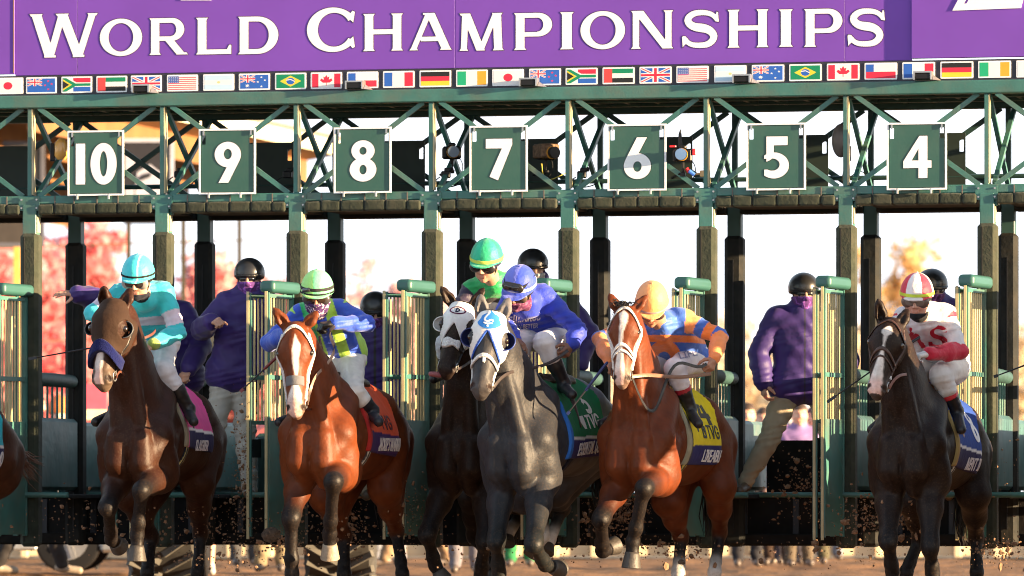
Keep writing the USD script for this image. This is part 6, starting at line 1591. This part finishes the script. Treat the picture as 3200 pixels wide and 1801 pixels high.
# ---------------------------------------------------------------- beyond the gate: rail, pavilion, trees, vehicles, people
RAILM = mat('cream_rail', (.56, .46, .30), .45, var=.05, bump=.1)
YR = 69.3
rail = Thing('track_rail', 'cream plastic running rail across the far side of the track', 'rail', (0, YR, 0))
obj('top_rail', polytube([(x, YR, .60 + .06) for x in np.linspace(-14, 14, 30)], .05, 10), RAILM, rail, smooth=True, world=True)
obj('lower_rail', bx(-14, 14, YR + .06, YR + .10, .02, .16, .01), RAILM, rail, world=True)
for k in range(56):
    x = -14 + k * .5 + .03 * math.sin(k * 7)
    obj('rail_post', bx(x - .045, x + .045, YR - .04, YR + .05, 0, .62, .01), RAILM, rail, world=True)
hedge = []
rng = np.random.default_rng(4)
for i in range(9000):
    c = np.array([rng.uniform(-16, 16), 84 + rng.normal(0, .5), abs(rng.normal(0, .30))]); a = rng.normal(size=3); b = rng.normal(size=3)
    hedge.append([c, c + unit(a) * .11, c + unit(b) * .11])
hv = np.array(hedge).reshape(-1, 3)
obj('hedge', (hv, np.arange(len(hv)).reshape(-1, 3)), mat('hedge_leaf', (.10, .12, .05), .7, var=.3), label='low grey green hedge line beyond the rail', cat='hedge', kind='stuff')

LEAF = mat_col('leaf', rough=.6, var=.2, scale=3, translucent=.55)
BARK = mat('bark', (.10, .07, .05), .9, var=.3, scale=12, bump=.6)
def tree(name, label, x, y, h, wd, col, n, seed, sparse=0.0, leaf=.16, cr=.35):
    rng = np.random.default_rng(seed)
    t = Thing(name, label, 'tree', (x, y, 0), 0, None)
    limbs = [polytube(spline([(x, y, 0), (x + rng.normal(0, .1), y, h * .25), (x + rng.normal(0, .2), y, h * .6)], 8), np.linspace(.05 * h * .35, .02, 8), 8)]
    cl = []
    for i in range(30):
        z0 = h * rng.uniform(.16, .5); a = rng.uniform(0, 6.283); rr = wd * rng.uniform(.35, 1.0)
        z1 = min(h * .97, z0 + h * rng.uniform(.15, .5)); rr *= math.sqrt(max(.08, 1 - ((z1 / h - .45) / .60) ** 2))
        e = np.array([x + rr * math.cos(a), y + rr * math.sin(a), z1]); m = np.array([x + rr * .4 * math.cos(a), y + rr * .4 * math.sin(a), z0 + (z1 - z0) * .55])
        limbs.append(polytube(spline([(x, y, z0), m, e], 7), np.linspace(.035 * h * .2, .012, 7), 5))
        for k in range(5):
            cl.append((m + (e - m) * rng.uniform(.2, 1.1) + rng.normal(0, .12 * wd, 3), wd * rng.uniform(.12, .32)))
    obj('trunk', cat_mesh(limbs), BARK, t, smooth=True, world=True)
    C = np.array([c[0] for c in cl]); Rr = np.array([c[1] for c in cl])
    i = rng.integers(0, len(cl), n)
    d = rng.normal(size=(n, 3)); d /= np.linalg.norm(d, axis=1, keepdims=True)
    p = C[i] + d * (Rr[i] * rng.uniform(.3, 1.05, n))[:, None]
    p = p[p[:, 2] > .15]; n = len(p)
    a = rng.normal(size=(n, 3)); a /= np.linalg.norm(a, axis=1, keepdims=True); b = np.cross(a, rng.normal(size=(n, 3))); b /= np.linalg.norm(b, axis=1, keepdims=True)
    s = leaf * rng.uniform(.6, 1.3, n)[:, None]
    v = np.stack([p - a * s, p + b * s * .55, p + a * s, p - b * s * .55], 1).reshape(-1, 3)
    q = np.arange(4 * n).reshape(n, 4); f = np.vstack([q[:, [0, 1, 2]], q[:, [0, 2, 3]]])
    cc = np.array(col) * rng.uniform(.65, 1.35, (n, 1)); cc = np.repeat(cc, 4, 0)
    obj('crown', (v, f), LEAF, t, col=np.clip(cc, 0, 1), world=True)
def txy(ox, Y): return (ox - CX) * Y / FPX
TR = [('red leaved maple filling the far left stall openings', -60, 96, 6.4, 2.0, (.80, 0.34, 0.35), 16000, 1), ('red maple crown showing between the first two front posts', 180, 100, 5.9, 1.8, (.80, 0.34, 0.35), 12000, 2), ('lower ragged red tree right of the turquoise cap', 395, 104, 5.0, 1.6, (.80, 0.45, 0.45), 7000, 3),
      ('red tree behind the raised fist', 720, 102, 5.2, 1.7, (.80, 0.44, 0.43), 8000, 4), ('thin reddish tree right of the raised fist', 870, 108, 4.6, 1.3, (.80, 0.51, 0.46), 3000, 5),
      ('thinly leaved pink tree left of the lime cap', 1090, 112, 5.4, 1.5, (.80, 0.58, 0.57), 2200, 6), ('thinly leaved pink tree right of the lime cap', 1250, 114, 5.5, 1.6, (.80, 0.58, 0.56), 2600, 7), ('sparse pink tree just left of the green cap', 1350, 118, 5.2, 1.4, (.80, 0.61, 0.58), 1400, 8)]
for l, ox, Y, h, w, c, n, sd in TR:
    tree('red_maple', l, txy(ox, Y), Y, h, w, c, n, sd, leaf=.13)
tree('golden_tree', 'golden leaved tree behind the red and white cap', txy(2808, 150), 150, 8.4, 1.5, (.76, .56, .30), 5000, 21, leaf=.12)
for k, (ox, Y, h, w, n) in enumerate(((2360, 170, 6.4, 2.2, 6000), (2120, 175, 6.6, 2.2, 5000), (2560, 165, 6.4, 2.0, 5000), (2700, 160, 4.4, 1.8, 6000), (3190, 150, 5.6, 1.8, 5000), (1900, 180, 5.8, 2.6, 6000), (1560, 178, 5.6, 2.2, 5000), (2980, 158, 4.6, 1.8, 4000))):
    tree('pale_tree', ['faint tan tree left of the tall crew member', 'faint olive tree above the orange cap', 'faint tan tree right of the tall crew member', 'low tan shrub by the sixth rear post', 'tan tree at the right edge', 'faint low tan tree right of the blue jockey', 'faint tan tree behind the blue and green jockeys', 'low tan tree right of the golden one'][k], txy(ox, Y), Y, h, w, (.80, .68, .52), n, 40 + k, leaf=.11)

# pavilion at the left: a broad roof with a timber soffit, thin posts, wires and a screen under it
PV = Thing('pavilion', 'open pavilion with a timber soffit and thin brown posts at the upper left', 'pavilion', (-8, 80, 0))
def prism(quad, th, top=True):
    q = np.array(quad, float); n = unit(np.cross(q[1] - q[0], q[2] - q[0])); n = n if n[2] > 0 else -n
    v = np.vstack([q, q + n * th]); k = len(q)
    f = [(0, i + 1, i) for i in range(1, k - 1)] + [(k, k + i, k + i + 1) for i in range(1, k - 1)]
    for i in range(k):
        j = (i + 1) % k; f += [(i, j, k + j), (i, k + j, k + i)]
    return trimesh.Trimesh(v, np.array(f), process=False)
WOOD = mat('soffit_timber', (.22, .095, .030), .6, var=.2, scale=3, bump=.2)
FASC = mat('cream_fascia', (.85, .76, .55), .5, var=.04)
e0, e1 = W(505, 368, 75.2), W(1052, 486, 81.9)
e0 = e0 + (e0 - e1) * .5
b0, b1 = e0 + np.array([-14, 3, -2.3]), e1 + np.array([-14, 3, -2.3])
obj('soffit', prism([e0, e1, b1, b0], .05), WOOD, PV, world=True)
up = np.array([0, 0, .02])
nb = 16
for k in range(nb):
    a = e0 + (b0 - e0) * (k + .5) / nb; c = e1 + (b1 - e1) * (k + .5) / nb
    obj('soffit_board', strut(a - np.array([0, 0, .012]), c - np.array([0, 0, .012]), .02, .70), WOOD, PV, world=True)
o = np.array([.04, 0, 0])
obj('fascia', prism([e0 + o, e1 + o, e1 + o + np.array([.05, 0, .20]), e0 + o + np.array([.05, 0, .20])], .04), FASC, PV, world=True)
obj('roof', prism([e0 + [.1, 0, .22], e1 + [.1, 0, .22], b1 + [0, 0, 1.2], b0 + [0, 0, 1.2]], .06), mat('roof_grey', (.16, .15, .14), .7), PV, world=True)
obj('fascia_front', prism([e0 + [0, -.03, 0], b0 + [0, -.03, 0], b0 + [0, -.03, .4], e0 + [0, -.03, .2]], .04), FASC, PV, world=True)
POSTB = mat('brown_post', (.055, .045, .028), .7)
for k, (ox, Y) in enumerate(((402, 76), (573, 77), (748, 79.5))):
    p = W(ox, 690, Y); obj('post', bx(p[0] - .030, p[0] + .030, Y - .03, Y + .03, 0, 5.1 - .2 * (2 - k)), POSTB, PV, world=True)
for zz in (765, 1062):
    a, b = W(-200, zz + 15, 75), W(900, zz - 18, 81); obj('wire_rail', tube(a, b, .014, 6), POSTB, PV, world=True)
p = W(53, 700, 74); obj('lit_post', bx(p[0] - .04, p[0] + .04, 73.96, 74.04, 0, 4.4), mat('yellow_post', (.70, .42, .10), .6), PV, world=True)
# screen under the roof
SCN = Thing('display_board', 'dark framed display board with pale leaf shapes under the pavilion roof', 'board', W(462, 520, 74.3))
def scr(pts, d): return prism([W(x, y, 74.3 - d) for x, y in pts], .0) 
def panel(pts, d, th, m, name):
    q = Polygon([(W(x, y, 74.3)[0], W(x, y, 74.3)[2]) for x, y in pts]); mm = upright(flat(q, th)); mm.apply_translation([0, 74.3 - d, 0]); obj(name, mm, m, SCN, world=True)
SB, SGY = mat('screen_black', (.02, .018, .02), .4), mat('screen_grey', (.42, .43, .52), .5)
panel([(385, 440), (540, 440), (540, 700), (385, 700)], 0, .05, SB, 'panel')
for q in ([(380, 434), (545, 434), (545, 446), (380, 446)], [(533, 446), (545, 446), (545, 700), (533, 700)]): panel(q, .051, .03, SGY, 'frame')
for q in ([(392, 470), (425, 500), (420, 530), (392, 545)], [(430, 540), (470, 515), (515, 550), (520, 590), (425, 580)], [(392, 590), (420, 590), (420, 640), (392, 640)], [(424, 590), (470, 590), (470, 640), (424, 640)], [(474, 590), (520, 590), (520, 640), (474, 640)]): panel(q, .052, .012, SGY, 'shape')
panel([(430, 560), (450, 545), (475, 540), (470, 555), (445, 565)], .066, .01, SB, 'shape_dark')
SC2 = Thing('dark_screen', 'dark screen at the far left under the pavilion roof', 'screen', W(80, 560, 73.5))
q = Polygon([(W(x, y, 73.5)[0], W(x, y, 73.5)[2]) for x, y in [(-120, 455), (128, 455), (128, 760), (-120, 760)]]); mm = upright(flat(q, .08)); mm.apply_translation([0, 73.5, 0]); obj('panel', mm, mat('screen_brown', (.05, .04, .03), .4), SC2, world=True)
q2 = q.buffer(.05, join_style=2).difference(q); mm = upright(flat(q2, .1)); mm.apply_translation([0, 73.5, 0]); obj('frame', mm, mat('dark_frame', (.10, .10, .12), .4), SC2, world=True)
for px in (-100, 110): a = W(px, 755, 73.45); obj('leg', tube((a[0], 73.46, a[2]), (a[0], 73.46, 0), .04, 8), BLACK, SC2, world=True)

# saloon car and tractor standing behind the gate
def wheel(t, c, r, w, axis, tyre=BLACK, lug=False):
    ax = unit(axis); c = np.asarray(c, float)
    p, off = obj('wheel', polytube([c - ax * w / 2, c - ax * w * .42, c + ax * w * .42, c + ax * w / 2], [r * .88, r, r, r * .88], 28), tyre, t, smooth=40, world=True)
    obj('rim', polytube([c - ax * w * .52, c - ax * w * .505], [r * .62, r * .60], 20), STEEL, (p, off), smooth=40, world=True)
    for k in range(5):
        a = k * 1.2566; x = unit(np.cross(ax, (0, 0, 1.0))); z = np.array([0, 0, 1.0])
        d = x * math.cos(a) + z * math.sin(a)
        obj('spoke', strut(c - ax * w * .54 + d * r * .08, c - ax * w * .54 + d * r * .58, .02, .05), STEEL, (p, off), world=True)
    if lug:
        for k in range(22):
            a = k / 22 * 6.283; x = unit(np.cross(ax, (0, 0, 1.0))); z = np.array([0, 0, 1.0])
            for sgn in (-1, 1):
                a2 = a + (.14 if sgn > 0 else 0)
                d1, d2 = x * math.cos(a2) + z * math.sin(a2), x * math.cos(a2 + .30) + z * math.sin(a2 + .30)
                obj('tread_lug', strut(c + d1 * r * 1.0 + ax * sgn * .02, c + d2 * r * .995 + ax * sgn * w * .47, .05, .06), mat('tyre_rubber_grey', (.075, .07, .06), .9, var=.3), (p, off), world=True)
SILV = mat('silver_car_paint', (.45, .46, .47), .25, metal=.6, var=.03, coat=.6)
cx, cy = txy(232, 56) - 1.30, 56.0
car = Thing('parked_car', 'silver saloon car parked behind the gate at the left', 'car', (cx, cy, 0))
prof = Polygon([(-2.1, .32), (-2.15, .62), (-1.9, .80), (-1.25, .90), (-.75, 1.32), (.55, 1.36), (1.15, .96), (2.0, .88), (2.15, .6), (2.1, .30)]).buffer(.06).buffer(-.02)
m = upright(flat(prof, 1.62)); m.apply_translation([cx, cy + .81, 0]); obj('body', m, SILV, car, smooth=30, world=True)
gl = Polygon([(-1.12, .93), (-.70, 1.27), (.50, 1.30), (1.0, .97)]); m = upright(flat(gl, .02)); m.apply_translation([cx, cy - .83, 0]); obj('window', m, mat('dark_glass', (.015, .02, .022), .08), car, world=True)
m = upright(flat(sbox(-.06, .9, .0, 1.32), .025)); m.apply_translation([cx, cy - .83, 0]); obj('pillar', m, SILV, car, world=True)
obj('sill', bx(cx - 1.0, cx + 1.0, cy - .86, cy - .80, .22, .40, .02), SILV, car, world=True)
for xx in (-1.32, 1.30):
    for yy in (-.72, .72): wheel(car, (cx + xx, cy + yy, .33), .33, .20, (0, 1, 0))
obj('bumper', bx(cx + 1.62, cx + 2.22, cy - .84, cy + .84, .20, .33, .03), STEEL, car, world=True); obj('headlight', bx(cx - 2.13, cx - 1.95, cy - .8, cy - .5, .62, .74, .02), WHITE, car, world=True); obj('door_handle', bx(cx - .35, cx - .2, cy - .855, cy - .83, .84, .87, .005), STEEL, car, world=True)
tx, ty = txy(1065, 49.5), 49.5
tr = Thing('tractor', 'green tractor with lugged rear tyres standing behind the gate', 'tractor', (tx + .4, ty + 1, 0))
TG = mat('tractor_green', (.03, .16, .04), .35, coat=.3)
for xx in (.0, -1.55):
    wheel(tr, (tx + xx, ty, .72), .72, .62, (1, 0, 0), tyre=mat('tyre_rubber', (.035, .033, .03), .9, var=.3), lug=True)
obj('hood', bx(tx - 1.1, tx - .45, ty + .5, ty + 2.4, .6, 1.05, .06), TG, tr, world=True); obj('axle', tube((tx - 1.55, ty, .72), (tx, ty, .72), .12, 10), BLACK, tr, world=True)
obj('drawbar', bx(tx - .85, tx - .7, ty - .7, ty + .3, .42, .5, .01), BLACK, tr, world=True); obj('seat', bx(tx - 1.0, tx - .55, ty - .1, ty + .4, 1.0, 1.14, .04), BLACK, tr, world=True)
for xx in (-1.4, -.15): wheel(tr, (tx + xx, ty + 2.0, .42), .42, .26, (1, 0, 0))

# people standing about behind the gate, seen mostly below it and between its parts
def standing(label, ox, Y, top, bottom, heading=180, stride=.0, h=1.75, bare=False, hat=None, skin=(.55, .33, .24), shoe=(.09, .07, .06), seat=False, cat='person'):
    x = txy(ox, Y); a = math.radians(heading); f = np.array([math.sin(a), math.cos(a), 0]); r = np.array([f[1], -f[0], 0]); s = h / 1.75
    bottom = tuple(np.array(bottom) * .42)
    V = lambda lr, fw, z: np.array([x, Y, 0]) + r * lr * s + f * fw * s + np.array([0, 0, z * s])
    left = -1 if r[0] > 0 else 1
    J = dict(hd=V(0, .03, 1.63), look=f, up=np.array([0, 0, 1.0]), nk=V(0, 0, 1.48), pel=V(0, 0, .98))
    for q, sg in (('l', left), ('r', -left)):
        st = stride * sg
        J['sh' + q] = V(.19 * sg, 0, 1.40); J['el' + q] = V(.25 * sg, -.02, 1.12); J['wr' + q] = V(.23 * sg, .10, .88)
        J['hi' + q] = V(.09 * sg, 0, .92); J['kn' + q] = V(.10 * sg, st * .5 + .02, .50); J['an' + q] = V(.10 * sg, st, .09 + .03 * abs(st)); J['to' + q] = V(.11 * sg, st + .16, .04)
    p = Person(label, J, skin=skin, h=.018, group='people standing about behind the gate', hands=True, face=True, cat=cat)
    p.jacket(NYLON, top, g=.03, h=.018, fold=.006)
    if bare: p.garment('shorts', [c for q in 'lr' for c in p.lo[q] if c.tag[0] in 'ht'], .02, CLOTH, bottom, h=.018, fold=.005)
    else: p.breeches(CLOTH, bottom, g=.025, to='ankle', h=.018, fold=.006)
    p.shoes(shoe)
    if hat is not None:
        p.helmet(hat, m=CLOTH, brim=.0, low=.03, up=.17)
    else:
        v, fa = shell([c for c in p.hp if not c.sub][:2], .012, lambda P: np.maximum(-((P - J['hd']) @ p.u) + .01 + .04 * np.sign((P - J['hd']) @ p.f), -.3), J['hd'] - .2, J['hd'] + .2, .009)
        obj('hair', (v, fa), HAIRM, p.t, col=(.05, .03, .02), smooth=True, world=True)
    return p
PUR = (.16, .05, .36)
standing('person in dark trousers striding at the bottom left corner', 95, 54, (.05, .05, .07), (.045, .040, .042), heading=80, stride=.30, shoe=(.25, .2, .15))
standing('bare legged person in white shoes behind the turquoise rider’s horse', 625, 53.5, (.10, .30, .14), (.05, .05, .06), heading=175, stride=.06, bare=True, shoe=(.4, .38, .34))
standing('person in cream trousers left of the bright bay’s forelegs', 848, 56, (.60, .16, .15), (.46, .36, .22), heading=185, stride=.03)
standing('person in grey trousers and green top at the edge of the tractor', 765, 61, (.05, .30, .12), (.13, .13, .14), heading=170)
standing('person in a yellow top just right of the tractor tyre', 1215, 62, (.70, .62, .05), (.42, .44, .52), heading=200, stride=.1)
standing('person in tan trousers stepping behind the dark horse', 1300, 60, (.34, .22, .40), (.50, .33, .20), heading=250, stride=.32)
standing('person in pale grey trousers standing between the dark and grey horses', 1455, 55, (.16, .10, .28), (.36, .34, .40), heading=180, stride=.03)
standing('person in green trousers behind the grey horse', 1625, 60, (.55, .42, .10), (.06, .42, .16), heading=180, stride=.05)
pz = standing('person in a purple bobble hat and purple top seen through the tall crew member’s legs', 2468, 62, lambda v, tg, ts: np.where((np.abs(v[:, 0] - v[:, 0].mean()) < .19)[:, None], np.array((.30, .07, .40)), np.array(PUR)), (.10, .09, .12), heading=180, h=1.79, hat=(.26, .07, .50))
mk = pz.mask((.62, .58, .58), top=-.03, low=-.14)
bb = trimesh.creation.icosphere(2, .035); bb.apply_translation(pz.c0 + np.array([0, 0, .19])); obj('bobble', bb, FLEECE, pz.t, col=(.6, .5, .7), smooth=True, world=True)
standing('person in dark trousers left of the open stall', 2335, 60, (.12, .10, .16), (.055, .055, .07), heading=180, stride=.02)
standing('person in tan shorts with bare legs below the open stall', 2385, 63, (.5, .4, .3), (.45, .35, .22), heading=180, bare=True, shoe=(.3, .26, .22))
standing('person in dark brown trousers below the black board', 2432, 61, (.2, .08, .22), (.10, .06, .045), heading=190)
standing('person in grey brown trousers at the right of the black board', 2497, 60, (.2, .12, .3), (.22, .17, .12), heading=175, stride=.04)
standing('person in olive trousers left of the right-hand barred doors', 2545, 62, (.3, .2, .2), (.20, .18, .11), heading=185)
standing('person in blue grey jeans below the right-hand barred doors', 2592, 66, (.1, .2, .35), (.32, .36, .46), heading=180)
standing('person in dark blue with an orange hat behind the far left side bars', 185, 60, (.035, .045, .13), (.05, .05, .07), heading=180, hat=(.65, .16, .05))
standing('person in red seen through bars behind the dark horse', 1385, 64, (.62, .05, .05), (.5, .5, .55), heading=180)
# white tent wall behind the open stall, and a pink notice
ten = Thing('white_tent', 'white tent wall behind the purple hatted person', 'tent', (txy(2480, 74), 74, 0))
obj('wall', bx(txy(2425, 74), txy(2560, 74), 74, 76, 0, 1.85, .02), WHITE, ten, world=True)
a, b = txy(2425, 74) - .05, txy(2560, 74) + .05
obj('roof', trimesh.convex.convex_hull(np.array([(a, 73.9, 1.85), (b, 73.9, 1.85), (a, 76.1, 1.85), (b, 76.1, 1.85), ((a + b) / 2, 75, 2.3)])), WHITE, ten, world=True)
nt = Thing('notice_board', 'pink and cream notice behind the turquoise rider’s horse', 'notice', W(300, 1260, 58))
x0_, x1_ = txy(268, 58), txy(335, 58)
obj('panel', bx(x0_, x1_, 58, 58.02, zat(1312, 58), zat(1200, 58), .004), mat('pink_notice', (.68, .09, .14), .5), nt, world=True)
obj('strip', bx(x0_, x1_, 57.985, 57.998, zat(1312, 58), zat(1280, 58)), mat('cream_strip', (.7, .62, .42), .5), nt, world=True)
obj('leg', tube(((x0_ + x1_) / 2, 58.03, 0), ((x0_ + x1_) / 2, 58.03, zat(1230, 58)), .02, 8), BLACK, nt, world=True)

# ---------------------------------------------------------------- clods and crumbs of dirt in the air
rng = np.random.default_rng(11)
CL = [(760, 1480, 43, .07, .30, 240), (880, 1690, 41.5, .10, .05, 120), (1090, 1660, 42, .10, .12, 160), (1290, 1600, 42, .16, .12, 130), (1960, 1600, 42, .12, .10, 260), (1880, 1620, 42.2, .10, .10, 160), (2080, 1720, 41.5, .25, .05, 130), (2500, 1520, 43, .16, .14, 180), (2700, 1610, 41, .15, .08, 170), (2830, 1610, 41.5, .10, .09, 200), (3120, 1720, 41, .14, .06, 160), (3100, 1450, 42, .2, .2, 40), (330, 1620, 42, .4, .12, 120), (650, 1650, 42, .25, .10, 120), (1000, 1640, 42, .25, .12, 130), (1600, 1720, 41.5, .6, .06, 90), (2600, 1730, 41.5, .5, .05, 110), (700, 1750, 41.5, .3, .05, 90)]
ico = trimesh.creation.icosphere(0, 1.0)
vs, fs, n = [], [], 0
for ox, oy, Y, sx, sz, k in CL:
    c = W(ox, oy, Y)
    for i in range(int(k * 1.8)):
        p = c + np.array([rng.normal(0, sx * .8), rng.normal(0, .35), rng.normal(0, sz)])
        r = .003 + .008 * rng.random() ** 3.5 + (.012 if rng.random() < .03 else 0)
        v = ico.vertices * (1 + rng.normal(0, .25, (len(ico.vertices), 1))) * r * rng.uniform(.6, 1.5, 3) + p
        vs.append(v); fs.append(ico.faces + n); n += len(v)
obj('dirt_crumbs', (np.vstack(vs), np.vstack(fs)), mat('flying_dirt', (.22, .125, .07), .95, var=.4, scale=30), label='crumbs of brown dirt thrown up around the hooves', cat='dirt', kind='stuff')
for k, (ox, oy, Y, r, l) in enumerate(((848, 1672, 41.0, .055, 'large dark clod of dirt in the air left of the bright bay’s foreleg'), (2130, 1757, 40.2, .02, 'small clod of dirt near the blazed horse’s lifted hoof'))):
    m = trimesh.creation.icosphere(3, 1.0); q = np.asarray(m.vertices); m.vertices = q * (r * (.7 + .7 * meshkit.fbm(q * 2.2 + k, 4))[:, None]) * [1.25, .8, .9] + W(ox, oy, Y)
    obj('dirt_clod', m, mat('clod_dirt', (.075, .052, .035), .95, var=.4, scale=40, bump=1.0, bscale=60), smooth=True, label=l, cat='dirt clod')

# the next runners to the right, just out of the frame: their shade falls across the dark brown horse
for k, (dx, dy) in enumerate(((1.22, -.62), (2.35, -1.0))):
    src = H6.t
    t = Thing('racehorse', ['dark horse just beyond the right edge of the picture', 'second dark horse beyond the right edge of the picture'][k], 'horse', src.loc + np.array([dx, dy, 0]), 0, 'racehorses leaving the gate')
    t.prim.GetReferences().AddInternalReference(src.path); t.prim.SetInstanceable(True)
    tag(t.prim, ['dark horse just beyond the right edge of the picture', 'second dark horse beyond the right edge of the picture'][k], 'horse', 'racehorses leaving the gate')
    UsdGeom.Xformable(t.prim).GetOrderedXformOps()[0].Set(Gf.Vec3d(*map(float, src.loc + np.array([dx, dy, 0]))))
    t = Thing('person', ['rider just beyond the right edge of the picture', 'second rider beyond the right edge of the picture'][k], 'jockey', j6.t.loc + np.array([dx, dy, 0]), 0, 'jockeys riding out of the gate')
    t.prim.GetReferences().AddInternalReference(j6.t.path); t.prim.SetInstanceable(True)
whip('black riding whip poking in at the right edge of the picture', W(3240, 1128, 40.0), W(3106, 1178, 39.9), handle=.3)
